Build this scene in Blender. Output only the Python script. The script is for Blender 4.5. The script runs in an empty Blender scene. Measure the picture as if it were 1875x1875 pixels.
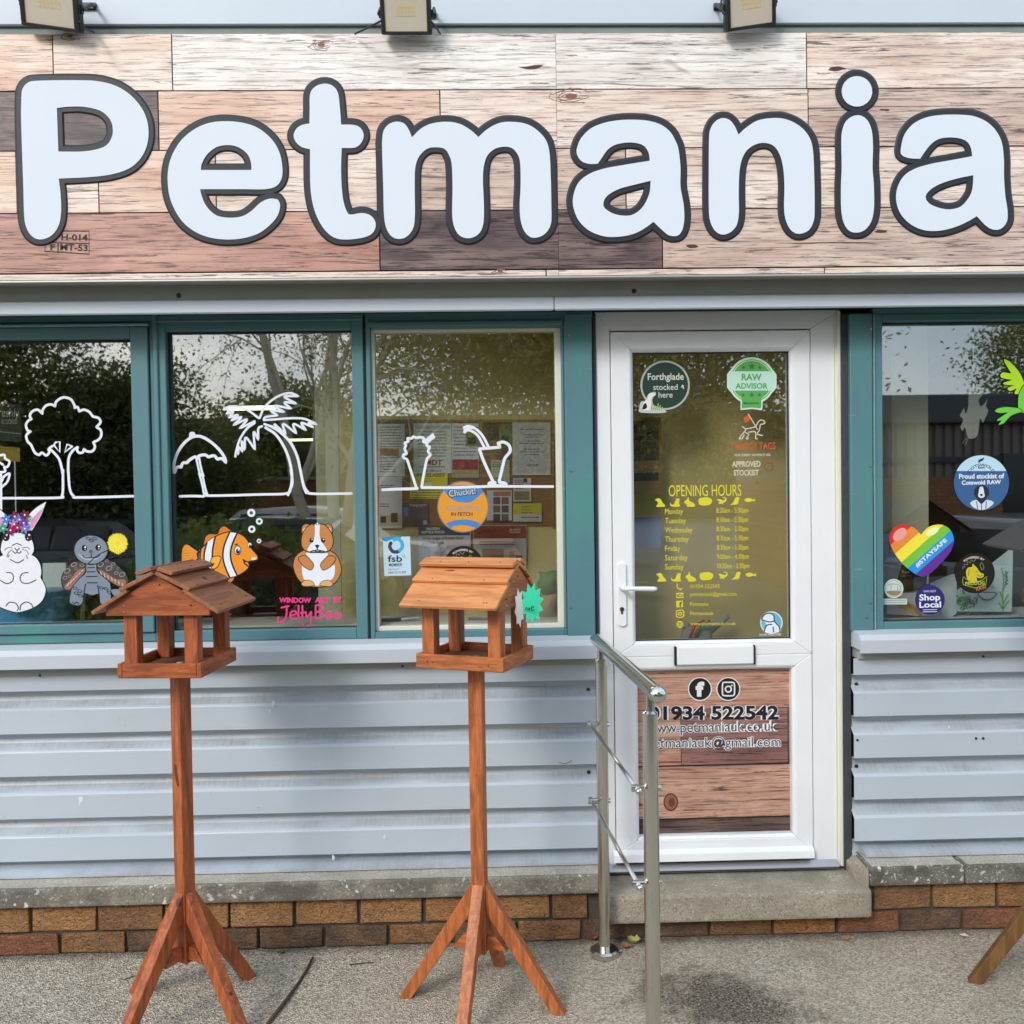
import bpy, bmesh, math, random
import numpy as np
from mathutils import Vector, Matrix
from mathutils.geometry import tessellate_polygon
random.seed(7); rng = np.random.default_rng(7)
D2R = math.radians
scene = bpy.context.scene
COL = scene.collection

# ------------------------------------------------------------------ camera
CAM = Vector((0.0, -3.5, 1.683)); FPX = 1700.0; IMG = 1875.0
_y, _p, _r = D2R(1.4637), D2R(-1.365), D2R(-0.838)
FWD = Vector((math.sin(_y)*math.cos(_p), math.cos(_y)*math.cos(_p), math.sin(_p)))
_rt = Vector((math.cos(_y), -math.sin(_y), 0)); _up = _rt.cross(FWD)
RGT = math.cos(_r)*_rt + math.sin(_r)*_up
UPV = -math.sin(_r)*_rt + math.cos(_r)*_up
cd = bpy.data.cameras.new('camera'); cam = bpy.data.objects.new('camera', cd); COL.objects.link(cam)
cam.matrix_world = Matrix(((RGT.x, UPV.x, -FWD.x, CAM.x), (RGT.y, UPV.y, -FWD.y, CAM.y), (RGT.z, UPV.z, -FWD.z, CAM.z), (0, 0, 0, 1)))
cd.sensor_fit = 'HORIZONTAL'; cd.sensor_width = 36.0; cd.lens = 36.0*FPX/IMG; cd.clip_end = 2000; cd.clip_start = 0.05
scene.camera = cam

# ------------------------------------------------------------------ world, sun, exposure
SUN_EL, SUN_AZ = 33.0, -146.0          # azimuth from +Y clockwise: behind the camera, to its left
world = bpy.data.worlds.new('World'); scene.world = world; world.use_nodes = True
wn, wl = world.node_tree.nodes, world.node_tree.links
wn.clear()
sky = wn.new('ShaderNodeTexSky'); sky.sky_type = 'NISHITA'; sky.sun_disc = False
sky.sun_elevation = D2R(SUN_EL); sky.sun_rotation = D2R(SUN_AZ % 360); sky.dust_density = 2.0
tc = wn.new('ShaderNodeTexCoord'); mp = wn.new('ShaderNodeMapping'); mp.inputs['Scale'].default_value = (1.4, 1.4, 3.2)
nz = wn.new('ShaderNodeTexNoise'); nz.inputs['Scale'].default_value = 2.1; nz.inputs['Detail'].default_value = 7; nz.inputs['Roughness'].default_value = .55
rp = wn.new('ShaderNodeValToRGB'); rp.color_ramp.elements[0].position = .30; rp.color_ramp.elements[1].position = .62
cl = wn.new('ShaderNodeValToRGB'); cl.color_ramp.elements[0].color = (3.9, 4.7, 5.5, 1); cl.color_ramp.elements[1].color = (7.0, 7.75, 8.3, 1)
mx = wn.new('ShaderNodeMix'); mx.data_type = 'RGBA'
bg = wn.new('ShaderNodeBackground'); bg.inputs['Strength'].default_value = 0.14
wo = wn.new('ShaderNodeOutputWorld')
wl.new(tc.outputs['Generated'], mp.inputs['Vector']); wl.new(mp.outputs[0], nz.inputs['Vector']); wl.new(nz.outputs['Fac'], rp.inputs[0])
wl.new(nz.outputs['Fac'], cl.inputs[0]); wl.new(rp.outputs[0], mx.inputs[0]); wl.new(sky.outputs[0], mx.inputs[6]); wl.new(cl.outputs[0], mx.inputs[7])
wl.new(mx.outputs[2], bg.inputs['Color']); wl.new(bg.outputs[0], wo.inputs[0])
sl = bpy.data.lights.new('sun', 'SUN'); sl.energy = 1.15; sl.angle = D2R(16); sl.color = (1, .94, .86)
sun = bpy.data.objects.new('sun', sl); COL.objects.link(sun)
_sd = Vector((math.sin(D2R(SUN_AZ))*math.cos(D2R(SUN_EL)), math.cos(D2R(SUN_AZ))*math.cos(D2R(SUN_EL)), math.sin(D2R(SUN_EL))))
sun.rotation_euler = _sd.to_track_quat('Z', 'Y').to_euler(); sun.location = _sd*30
scene.view_settings.view_transform = 'Standard'; scene.view_settings.look = 'None'; scene.view_settings.gamma = 1.0
scene.view_settings.exposure = 0.8
scene.render.engine = 'CYCLES'
cy = scene.cycles
cy.use_denoising = True; cy.max_bounces = 7; cy.transparent_max_bounces = 24; cy.glossy_bounces = 4; cy.diffuse_bounces = 3
cy.caustics_reflective = False; cy.caustics_refractive = False; cy.sample_clamp_indirect = 6

# ------------------------------------------------------------------ helpers
def ray(px, py):
    return RGT*((px-IMG/2)/FPX) - UPV*((py-IMG/2)/FPX) + FWD
def P(px, py, Y=0.0):                      # photo direction met with the upright plane at depth Y
    d = ray(px, py); return CAM + d*((Y-CAM.y)/d.y)
def G(px, py, z=0.0):                      # photo direction met with a level plane
    d = ray(px, py); return CAM + d*((z-CAM.z)/d.z)
def XX(px, py, Y=0.0): return P(px, py, Y).x
def ZZ(px, py, Y=0.0): return P(px, py, Y).z

def s2l(c):
    return tuple(((v/255)/12.92 if v/255 <= .04045 else ((v/255+.055)/1.055)**2.4) for v in c)

def newmat(name):
    m = bpy.data.materials.new(name); m.use_nodes = True
    nt = m.node_tree; b = nt.nodes['Principled BSDF']
    return m, nt, b
def setin(b, **k):
    for n, v in k.items():
        b.inputs[n.replace('_', ' ')].default_value = v
def noise(nt, vec, scale, detail=4, rough=.55, dist=0):
    n = nt.nodes.new('ShaderNodeTexNoise'); n.inputs['Scale'].default_value = scale; n.inputs['Detail'].default_value = detail
    n.inputs['Roughness'].default_value = rough; n.inputs['Distortion'].default_value = dist
    if vec is not None: nt.links.new(vec, n.inputs['Vector'])
    return n.outputs['Fac']
def ramp(nt, fac, stops):
    r = nt.nodes.new('ShaderNodeValToRGB'); e = r.color_ramp.elements
    while len(e) < len(stops): e.new(.5)
    for i, (p, c) in enumerate(stops):
        e[i].position = p; e[i].color = (c[0], c[1], c[2], 1) if not isinstance(c, (int, float)) else (c, c, c, 1)
    nt.links.new(fac, r.inputs[0]); return r.outputs[0]
def mixc(nt, fac, a, b, mode='MIX'):
    m = nt.nodes.new('ShaderNodeMix'); m.data_type = 'RGBA'; m.blend_type = mode
    for s, v in ((0, fac), (6, a), (7, b)):
        if isinstance(v, (int, float)): m.inputs[s].default_value = v
        elif isinstance(v, tuple): m.inputs[s].default_value = (v[0], v[1], v[2], 1)
        else: nt.links.new(v, m.inputs[s])
    return m.outputs[2]
def bump(nt, b, h, strength=.3, dist=.01):
    n = nt.nodes.new('ShaderNodeBump'); n.inputs['Strength'].default_value = strength; n.inputs['Distance'].default_value = dist
    nt.links.new(h, n.inputs['Height']); nt.links.new(n.outputs[0], b.inputs['Normal'])
def coords(nt, scale=(1, 1, 1), rand=False, kind='Object'):
    t = nt.nodes.new('ShaderNodeTexCoord'); m = nt.nodes.new('ShaderNodeMapping'); m.inputs['Scale'].default_value = scale
    v = t.outputs[kind]
    if rand:
        oi = nt.nodes.new('ShaderNodeObjectInfo'); mm = nt.nodes.new('ShaderNodeMath'); mm.operation = 'MULTIPLY'; mm.inputs[1].default_value = 37
        nt.links.new(oi.outputs['Random'], mm.inputs[0]); a = nt.nodes.new('ShaderNodeVectorMath'); a.operation = 'ADD'
        nt.links.new(v, a.inputs[0]); nt.links.new(mm.outputs[0], a.inputs[1]); v = a.outputs[0]
    nt.links.new(v, m.inputs['Vector']); return m.outputs[0]
def mathn(nt, op, a, b=0.0):
    n = nt.nodes.new('ShaderNodeMath'); n.operation = op; n.use_clamp = False
    for i, v in enumerate((a, b)):
        if isinstance(v, (int, float)): n.inputs[i].default_value = v
        else: nt.links.new(v, n.inputs[i])
    return n.outputs[0]

def flat(name, rgb, rough=.5, var=.0, nscale=8, metal=0, spec=.5, bmp=0, bscale=60, rand=False):
    m, nt, b = newmat(name); c = s2l(rgb)
    setin(b, Roughness=rough, Metallic=metal); b.inputs['Specular IOR Level'].default_value = spec
    if var:
        v = coords(nt, rand=rand); f = noise(nt, v, nscale, 5)
        col = mixc(nt, f, tuple(x*(1-var) for x in c), tuple(min(1, x*(1+var)) for x in c)); nt.links.new(col, b.inputs['Base Color'])
    else: b.inputs['Base Color'].default_value = (*c, 1)
    if bmp: bump(nt, b, noise(nt, coords(nt), bscale, 4), bmp, .004)
    return m

_flat = {}
def paint(rgb, rough=.55):
    k = (tuple(rgb), rough)
    if k not in _flat: _flat[k] = flat('paint_%d_%d_%d' % tuple(rgb), rgb, rough, var=.05, nscale=25, spec=.3)
    return _flat[k]

class MB:
    def __init__(s): s.v = []; s.f = []; s.m = []
    def add(s, vs, fs, mi=0):
        o = len(s.v); s.v += [tuple(v) for v in vs]; s.f += [tuple(i+o for i in f) for f in fs]; s.m += [mi]*len(fs); return s
    def box(s, x0, x1, y0, y1, z0, z1, mi=0):
        x0, x1 = sorted((x0, x1)); y0, y1 = sorted((y0, y1)); z0, z1 = sorted((z0, z1))
        return s.add([(x0,y0,z0),(x1,y0,z0),(x1,y1,z0),(x0,y1,z0),(x0,y0,z1),(x1,y0,z1),(x1,y1,z1),(x0,y1,z1)],
              [(0,3,2,1),(4,5,6,7),(0,1,5,4),(1,2,6,5),(2,3,7,6),(3,0,4,7)], mi)
    def hexa(s, b, t, mi=0):               # four bottom points, four top points, same order (counter-clockwise from above)
        return s.add(list(b)+list(t), [(0,3,2,1),(4,5,6,7),(0,1,5,4),(1,2,6,5),(2,3,7,6),(3,0,4,7)], mi)
    def prism(s, poly, axis, a, b, mi=0):  # poly in the two other axes, extruded along axis from a to b
        n = len(poly)
        def pt(q, t): return {0: (t, q[0], q[1]), 1: (q[0], t, q[1]), 2: (q[0], q[1], t)}[axis]
        vs = [pt(q, a) for q in poly]+[pt(q, b) for q in poly]
        fs = [tuple(range(n))[::-1], tuple(range(n, 2*n))]+[(i, (i+1) % n, n+(i+1) % n, n+i) for i in range(n)]
        return s.add(vs, fs, mi)
    def tube(s, pts, r, n=10, cap=True, mi=0):
        pts = [Vector(p) for p in pts]; rs = r if isinstance(r, (list, tuple)) else [r]*len(pts)
        vs = []; up = Vector((0.13, 0.21, 1)).normalized()
        for i, p in enumerate(pts):
            t = (pts[min(i+1, len(pts)-1)]-pts[max(i-1, 0)]).normalized()
            a = t.cross(up)
            if a.length < 1e-3: a = t.cross(Vector((1, 0, 0)))
            a.normalize(); b = t.cross(a)
            vs += [p+(a*math.cos(2*math.pi*k/n)+b*math.sin(2*math.pi*k/n))*rs[i] for k in range(n)]
        fs = [(i*n+k, i*n+(k+1) % n, (i+1)*n+(k+1) % n, (i+1)*n+k) for i in range(len(pts)-1) for k in range(n)]
        if cap: fs += [tuple(range(n))[::-1], tuple(range((len(pts)-1)*n, len(pts)*n))]
        return s.add(vs, fs, mi)
    def sphere(s, c, r, n=14, m=9, sc=(1, 1, 1), mi=0):
        vs = [(c[0]+r*sc[0]*math.sin(math.pi*j/m)*math.cos(2*math.pi*i/n), c[1]+r*sc[1]*math.sin(math.pi*j/m)*math.sin(2*math.pi*i/n), c[2]+r*sc[2]*math.cos(math.pi*j/m)) for j in range(m+1) for i in range(n)]
        fs = [(j*n+i, (j+1)*n+i, (j+1)*n+(i+1) % n, j*n+(i+1) % n) for j in range(m) for i in range(n)]
        return s.add(vs, fs, mi)
    def build(s, name, mats, parent=None, bev=0, smooth=False, seg=1):
        me = bpy.data.meshes.new(name); me.from_pydata(s.v, [], s.f)
        mats = mats if isinstance(mats, (list, tuple)) else [mats]
        for m in mats: me.materials.append(m)
        for p, i in zip(me.polygons, s.m): p.material_index = i
        bm = bmesh.new(); bm.from_mesh(me)
        bmesh.ops.recalc_face_normals(bm, faces=bm.faces)
        if bev: bmesh.ops.bevel(bm, geom=[e for e in bm.edges if e.is_manifold and e.calc_face_angle(0) > .5], offset=bev, segments=seg, affect='EDGES', profile=.6, clamp_overlap=True)
        bm.to_mesh(me); bm.free()
        if smooth: me.polygons.foreach_set('use_smooth', [True]*len(me.polygons))
        return link(name, me, parent)

WM = {}                                     # world matrices of empties that are not at the origin
def link(name, data, parent=None):
    o = bpy.data.objects.new(name, data); COL.objects.link(o)
    if parent is not None:
        o.parent = parent
        if parent.name in WM: o.matrix_parent_inverse = WM[parent.name].inverted()
    return o
def tag(o, label=None, cat=None, group=None, kind=None):
    for k, v in (('label', label), ('category', cat), ('group', group), ('kind', kind)):
        if v: o[k] = v
    return o
def thing(name, label, cat, loc=(0, 0, 0), group=None, rz=0.0, local=False):
    o = bpy.data.objects.new(name, None); COL.objects.link(o); o.empty_display_size = .1
    o.location = loc; o.rotation_euler = (0, 0, rz)
    if not local: WM[o.name] = Matrix.Translation(Vector(loc)) @ Matrix.Rotation(rz, 4, 'Z')
    return tag(o, label, cat, group)

# ------------------------------------------------------------------ flat prints and paint, laid out on a real upright plane
def curve_pts(pts, closed=True, smooth=True, step=4.0):
    pts = [(p[0], p[1], (len(p) > 2 and p[2])) for p in pts]; n = len(pts)
    if not smooth: return [(p[0], p[1]) for p in pts]
    out = []
    for i in range(n if closed else n-1):
        p1, p2 = pts[i], pts[(i+1) % n]
        p0 = pts[(i-1) % n] if (closed or i > 0) else None
        p3 = pts[(i+2) % n] if (closed or i+2 < n) else None
        if p1[2] or p0 is None: p0 = (2*p1[0]-p2[0], 2*p1[1]-p2[1])
        if p2[2] or p3 is None: p3 = (2*p2[0]-p1[0], 2*p2[1]-p1[1])
        k = max(2, min(14, int(math.hypot(p2[0]-p1[0], p2[1]-p1[1])/step)))
        for j in range(k):
            t = j/k; t2, t3 = t*t, t*t*t
            out.append(tuple(.5*((2*p1[a])+(-p0[a]+p2[a])*t+(2*p0[a]-5*p1[a]+4*p2[a]-p3[a])*t2+(-p0[a]+3*p1[a]-3*p2[a]+p3[a])*t3) for a in (0, 1)))
    if not closed: out.append((pts[-1][0], pts[-1][1]))
    return out

class Art:
    """draws on the plane Y in photo-crop units: photo px = o + s * unit"""
    def __init__(s, ox, oy, sc, Y): s.ox, s.oy, s.s, s.Y = ox, oy, sc, Y; s.lay = 0
    def px(s, q): return (s.ox+s.s*q[0], s.oy+s.s*q[1])
    def W(s, q, dy): a = s.px(q); return P(a[0], a[1], s.Y-dy)
    def nl(s): s.lay += 1; return s.lay*.00006
    def fill(s, par, name, pts, m, smooth=True, holes=(), thick=0, step=6, dy=None):
        d = s.nl() if dy is None else dy
        loops = [curve_pts(pts, True, smooth, step)]+[curve_pts(h, True, smooth, step) for h in holes]
        flatp = [q for l in loops for q in l]
        tris = tessellate_polygon([[Vector((q[0], q[1], 0)) for q in l] for l in loops])
        vs = [s.W(q, d) for q in flatp]; fs = [tuple(t) for t in tris]
        if thick:
            n = len(vs); vs += [s.W(q, d-thick) for q in flatp]; o = 0
            for l in loops:
                k = len(l); fs += [(o+i, o+(i+1) % k, n+o+(i+1) % k, n+o+i) for i in range(k)]; o += k
        return MB().add(vs, fs).build(name, m, par)
    def disc(s, par, name, c, rx, m, ry=None, n=32, hole=0, dy=None, rot=0):
        ry = ry or rx; ca, sa = math.cos(rot), math.sin(rot)
        def el(k): return [(c[0]+ca*rx*k*math.cos(a)-sa*ry*k*math.sin(a), c[1]+sa*rx*k*math.cos(a)+ca*ry*k*math.sin(a)) for a in (2*math.pi*i/n for i in range(n))]
        if hole:
            d = s.nl() if dy is None else dy; a, b = el(1), el(hole)
            return MB().add([s.W(q, d) for q in a+b], [(i, (i+1) % n, n+(i+1) % n, n+i) for i in range(n)]).build(name, m, par)
        return s.fill(par, name, el(1), m, smooth=False, dy=dy)
    def sweep(s, mb, pts, w, closed=False, smooth=True, step=5, d=None, t=.00003, mi=0):
        q = curve_pts(pts, closed, smooth, step); n = len(q); d = s.nl() if d is None else d
        rows = []; ws = []
        for i in range(n):
            a = q[(i-1) % n] if (closed or i > 0) else q[i]; b = q[(i+1) % n] if (closed or i < n-1) else q[i]
            tx, ty = b[0]-a[0], b[1]-a[1]; L = math.hypot(tx, ty) or 1
            rows.append((q[i], (-ty/L, tx/L))); ws.append(w)
        if not closed:
            def cap(p, o): L = math.hypot(p[0]-o[0], p[1]-o[1]) or 1; return (p[0]+(p[0]-o[0])/L*w*.6, p[1]+(p[1]-o[1])/L*w*.6)
            c0, c1 = cap(q[0], q[1]), cap(q[-1], q[-2])
            rows = [(c0, rows[0][1])]+rows+[(c1, rows[-1][1])]; ws = [w*.45]+ws+[w*.45]
        vs = []; m = len(rows)
        for i, ((p, nn), ww) in enumerate(zip(rows, ws)):
            tt = t*(1+.4*i/m)
            for k, h in ((-1, 0), (-.72, 1), (.72, 1), (1, 0)): vs.append(s.W((p[0]+nn[0]*ww*k, p[1]+nn[1]*ww*k), d+tt*h))
        fs = []
        for i in range(m if closed else m-1):
            j = (i+1) % m; fs += [(i*4+k, i*4+k+1, j*4+k+1, j*4+k) for k in range(3)]
        mb.add(vs, fs, mi)
    def stroke(s, par, name, lines, w, m, closed=False, smooth=True, step=5, d=None, t=.00003):
        if not isinstance(lines[0], list): lines = [lines]
        mb = MB()
        for l in lines: s.sweep(mb, l, w, closed, smooth, step, d, t)
        return mb.build(name, m, par)
    def text(s, par, name, txt, p0, p1, h, m, bold=0.0, arc=None, dy=None, asc=None):
        """p0, p1: ends of the base line; h: height of the glyph box; arc=(centre, radius, a0, a1) bends it (angles in degrees, 0 = up, clockwise)"""
        cu = bpy.data.curves.new('t', 'FONT'); cu.body = txt; cu.offset = bold; cu.resolution_u = 3
        ob = bpy.data.objects.new('t', cu); me = ob.to_mesh()
        co = [v.co.copy() for v in me.vertices]; fs = [tuple(p.vertices) for p in me.polygons]
        ob.to_mesh_clear(); bpy.data.objects.remove(ob); bpy.data.curves.remove(cu)
        if not co: return None
        x0 = min(c.x for c in co); x1 = max(c.x for c in co); y0 = min(c.y for c in co); y1 = max(c.y for c in co)
        d = s.nl() if dy is None else dy; vs = []
        ux, uy = p1[0]-p0[0], p1[1]-p0[1]; L = math.hypot(ux, uy) or 1
        for c in co:
            u = (c.x-x0)/(x1-x0); v = (c.y-y0)/(y1-y0)
            if arc:
                (cx, cy_), r, a0, a1 = arc; a = D2R(a0+(a1-a0)*u); sg = 1 if a1 >= a0 else -1
                rr = r+(v*h)*sg; vs.append(s.W((cx+rr*math.sin(a), cy_-rr*math.cos(a)), d))
            else: vs.append(s.W((p0[0]+ux*u+uy/L*h*v, p0[1]+uy*u-ux/L*h*v), d))
        return MB().add(vs, fs).build(name, m, par)
# ------------------------------------------------------------------ materials
def wood_print(name, light, mid, dark, dark_amt=.35, red=(150, 85, 62), red_amt=.3):
    m, nt, b = newmat(name); setin(b, Roughness=.42)
    v = coords(nt, (1, 1, 1), rand=True)
    def mp(sc, vv=v):
        k = nt.nodes.new('ShaderNodeMapping'); k.inputs['Scale'].default_value = sc; nt.links.new(vv, k.inputs['Vector']); return k.outputs[0]
    warp = noise(nt, mp((1.3, 1, 5)), 2.2, 3)
    wv = nt.nodes.new('ShaderNodeTexWave'); wv.wave_type = 'BANDS'; wv.bands_direction = 'Z'; wv.inputs['Scale'].default_value = 5.5
    wv.inputs['Distortion'].default_value = 7.5; wv.inputs['Detail'].default_value = 3; wv.inputs['Detail Scale'].default_value = .8; nt.links.new(mp((.28, 1, 1.7)), wv.inputs['Vector'])
    fine = noise(nt, mp((4.5, 1, 120)), 1.6, 5, .65, .4)
    crack = noise(nt, mp((1.5, 1, 34)), 2.1, 5, .7, .9)
    blot = noise(nt, mp((1.1, 1, 3.2)), 2.0, 4, .6, 1.2)
    streak = noise(nt, mp((1.3, 1, 11)), 2.4, 6, .62, 1.4)
    c = mixc(nt, ramp(nt, warp, ((.32, 0), (.68, 1))), s2l(light), s2l(mid))
    c = mixc(nt, mathn(nt, 'MULTIPLY', ramp(nt, blot, ((.5, 0), (.72, 1))), red_amt), c, s2l(red))
    c = mixc(nt, mathn(nt, 'MULTIPLY', ramp(nt, wv.outputs['Fac'], ((.82, 0), (.98, 1))), .3), c, tuple(x*.45 for x in s2l(mid)))
    c = mixc(nt, mathn(nt, 'MULTIPLY', ramp(nt, streak, ((.54, 0), (.74, 1))), min(1, dark_amt*1.15)), c, s2l(dark))
    c = mixc(nt, mathn(nt, 'MULTIPLY', ramp(nt, fine, ((.55, 0), (.61, 1))), min(.9, .35+dark_amt)), c, s2l(dark))
    c = mixc(nt, mathn(nt, 'MULTIPLY', ramp(nt, crack, ((.585, 0), (.625, 1))), .85), c, tuple(x*.6 for x in s2l(dark)))
    kn = noise(nt, mp((1.8, 1, 4.5)), 1.7, 2, .5, .8)
    c = mixc(nt, mathn(nt, 'MULTIPLY', ramp(nt, kn, ((.73, 0), (.8, 1))), .75), c, s2l((84, 52, 44)))
    nt.links.new(c, b.inputs['Base Color']); return m
WP = {
 'pale':  wood_print('print_pale_plank', (246, 232, 222), (222, 200, 186), (104, 84, 82), .34, (206, 140, 106), .26),
 'white': wood_print('print_whitewashed_plank', (250, 246, 243), (228, 219, 214), (112, 98, 98), .36, (214, 168, 142), .16),
 'pink':  wood_print('print_pinkish_plank', (240, 214, 198), (212, 174, 154), (96, 68, 64), .34, (196, 112, 80), .36),
 'rose':  wood_print('print_rose_plank', (208, 164, 148), (176, 130, 118), (92, 64, 64), .45, (160, 96, 80), .4),
 'grey':  wood_print('print_greyed_plank', (228, 208, 194), (190, 164, 154), (84, 70, 72), .5, (200, 140, 110), .3),
 'dark':  wood_print('print_dark_plank', (150, 126, 122), (88, 72, 75), (34, 28, 33), .9, (34, 28, 34), .95),
 'door':  wood_print('print_door_plank', (214, 174, 152), (184, 138, 118), (84, 56, 54), .4, (170, 92, 70), .45),
 'rosedark': wood_print('print_rose_dark_plank', (170, 128, 118), (130, 92, 88), (64, 44, 48), .6, (120, 70, 62), .4),
 'black': wood_print('print_black_plank', (120, 98, 90), (62, 48, 46), (30, 24, 26), .9, (70, 44, 38), .3),
}

def cladding_mat(name, dirty):
    m, nt, b = newmat(name); setin(b, Roughness=.42); v = coords(nt)
    c = mixc(nt, noise(nt, v, 1.6, 5), s2l((178, 190, 202)), s2l((190, 201, 212)))
    sm = noise(nt, coords(nt, (1, 1, 1)), 55, 4, .6)
    c = mixc(nt, mathn(nt, 'MULTIPLY', ramp(nt, sm, ((.67, 0), (.73, 1))), .5), c, s2l((120, 122, 122)))
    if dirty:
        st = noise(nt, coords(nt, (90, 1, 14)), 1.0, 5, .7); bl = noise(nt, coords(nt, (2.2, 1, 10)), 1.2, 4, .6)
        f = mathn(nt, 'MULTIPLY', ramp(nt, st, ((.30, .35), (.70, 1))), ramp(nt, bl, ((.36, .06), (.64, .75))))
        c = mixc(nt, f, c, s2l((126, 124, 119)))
    nt.links.new(c, b.inputs['Base Color'])
    bump(nt, b, noise(nt, coords(nt, (1, 1, 2.5)), 3.0, 2), .12, .02); return m
M = {}
M['clad'] = cladding_mat('painted_steel_cladding', False); M['clad_dirty'] = cladding_mat('grimy_steel_cladding', True)
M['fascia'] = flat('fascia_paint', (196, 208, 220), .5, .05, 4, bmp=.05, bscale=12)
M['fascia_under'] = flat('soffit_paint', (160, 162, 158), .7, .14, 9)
M['sill'] = flat('sill_paint', (190, 199, 209), .45, .05, 6)
M['upvc'] = flat('white_upvc', (234, 238, 243), .3, .04, 9)
M['upvc_cream'] = flat('cream_upvc', (222, 222, 208), .4, .06, 14)
M['mastic'] = flat('black_weathered_strip', (62, 66, 72), .75, .35, 30, bmp=.4, bscale=40)
M['gasket'] = flat('black_rubber_gasket', (30, 32, 34), .7)
M['dark_gap'] = flat('dark_gap', (26, 27, 28), .9)
m, nt, b = newmat('teal_frame_paint'); setin(b, Roughness=.38); v = coords(nt)
c = mixc(nt, noise(nt, coords(nt, (1, 1, .5)), 3.0, 4), s2l((76, 118, 128)), s2l((96, 140, 148)))
c = mixc(nt, mathn(nt, 'MULTIPLY', ramp(nt, noise(nt, coords(nt, (1.4, 1, .7)), 2.3, 3), ((.54, 0), (.7, 1))), .7), c, s2l((78, 146, 138)))
c = mixc(nt, mathn(nt, 'MULTIPLY', ramp(nt, noise(nt, coords(nt, (6, 1, 60)), 1.5, 4), ((.66, 0), (.72, 1))), .35), c, s2l((150, 182, 182)))
nt.links.new(c, b.inputs['Base Color']); bump(nt, b, noise(nt, v, 90, 3), .06, .003); M['teal'] = m
M['teal_edge'] = flat('chipped_highlit_teal_edge', (132, 174, 178), .5, .3, 40)  # edge colour mixing worn paint with a painted highlight

m, nt, b = newmat('aggregate_concrete'); setin(b, Roughness=.9); v = coords(nt)
vo = nt.nodes.new('ShaderNodeTexVoronoi'); vo.inputs['Scale'].default_value = 165; nt.links.new(v, vo.inputs['Vector'])
sp = nt.nodes.new('ShaderNodeSeparateColor'); nt.links.new(vo.outputs['Color'], sp.inputs[0])
c = ramp(nt, sp.outputs[0], ((0, s2l((124, 114, 100))), (.35, s2l((188, 178, 161))), (.7, s2l((222, 213, 196))), (1, s2l((250, 245, 232)))))
c = mixc(nt, mathn(nt, 'MULTIPLY', ramp(nt, noise(nt, v, 210, 3, .7), ((.53, 0), (.62, 1))), .6), c, s2l((86, 77, 65)))
c = mixc(nt, .12, c, mixc(nt, noise(nt, v, 1.3, 5), s2l((182, 171, 154)), s2l((208, 200, 184))))
big = noise(nt, v, 2.4, 6, .65); c = mixc(nt, mathn(nt, 'MULTIPLY', ramp(nt, big, ((.5, 0), (.7, 1))), .5), c, s2l((130, 121, 108)))
warm = ramp(nt, noise(nt, v, .9, 2), ((.4, 0), (.6, 1))); c = mixc(nt, mathn(nt, 'MULTIPLY', warm, .3), c, s2l((184, 168, 140)))
# damp brown spill in front of the door and grime along the foot of the wall
spill = G(1330, 1835); sp2 = G(1215, 1800)
def blob(cx, cy_, sx, sy, rot=0):
    t = nt.nodes.new('ShaderNodeTexCoord'); k = nt.nodes.new('ShaderNodeMapping'); k.vector_type = 'TEXTURE'
    k.inputs['Location'].default_value = (cx, cy_, 0); k.inputs['Scale'].default_value = (sx, sy, 10); k.inputs['Rotation'].default_value = (0, 0, rot)
    nt.links.new(t.outputs['Object'], k.inputs['Vector']); L = nt.nodes.new('ShaderNodeVectorMath'); L.operation = 'LENGTH'; nt.links.new(k.outputs[0], L.inputs[0]); return L.outputs['Value']
def spot(*a):
    d_ = mathn(nt, 'ADD', blob(*a), mathn(nt, 'MULTIPLY', mathn(nt, 'SUBTRACT', noise(nt, v, 9, 6, .75), .5), 2.1)); return ramp(nt, d_, ((.45, 1), (1.05, 0)))
grit = ramp(nt, noise(nt, v, 120, 4, .75), ((.38, .25), (.6, 1)))
c = mixc(nt, mathn(nt, 'MULTIPLY', mathn(nt, 'MULTIPLY', spot(spill.x-.02, spill.y, .33, .23, -.5), grit), 1.0), c, s2l((46, 34, 22)))
c = mixc(nt, mathn(nt, 'MULTIPLY', mathn(nt, 'MULTIPLY', spot(sp2.x, sp2.y, .13, .07), grit), .5), c, s2l((76, 62, 46)))
t = nt.nodes.new('ShaderNodeTexCoord'); sx = nt.nodes.new('ShaderNodeSeparateXYZ'); nt.links.new(t.outputs['Object'], sx.inputs[0])
edge = ramp(nt, mathn(nt, 'ADD', mathn(nt, 'ABSOLUTE', mathn(nt, 'ADD', sx.outputs[1], .09)), mathn(nt, 'MULTIPLY', noise(nt, v, 16, 5, .7), .09)), ((.045, 1), (.1, 0)))
c = mixc(nt, mathn(nt, 'MULTIPLY', edge, .6), c, s2l((66, 60, 52)))
nt.links.new(c, b.inputs['Base Color']); bump(nt, b, mathn(nt, 'ADD', noise(nt, v, 180, 3), mathn(nt, 'MULTIPLY', vo.outputs['Distance'], 1.2)), .9, .009); M['pave'] = m

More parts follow.
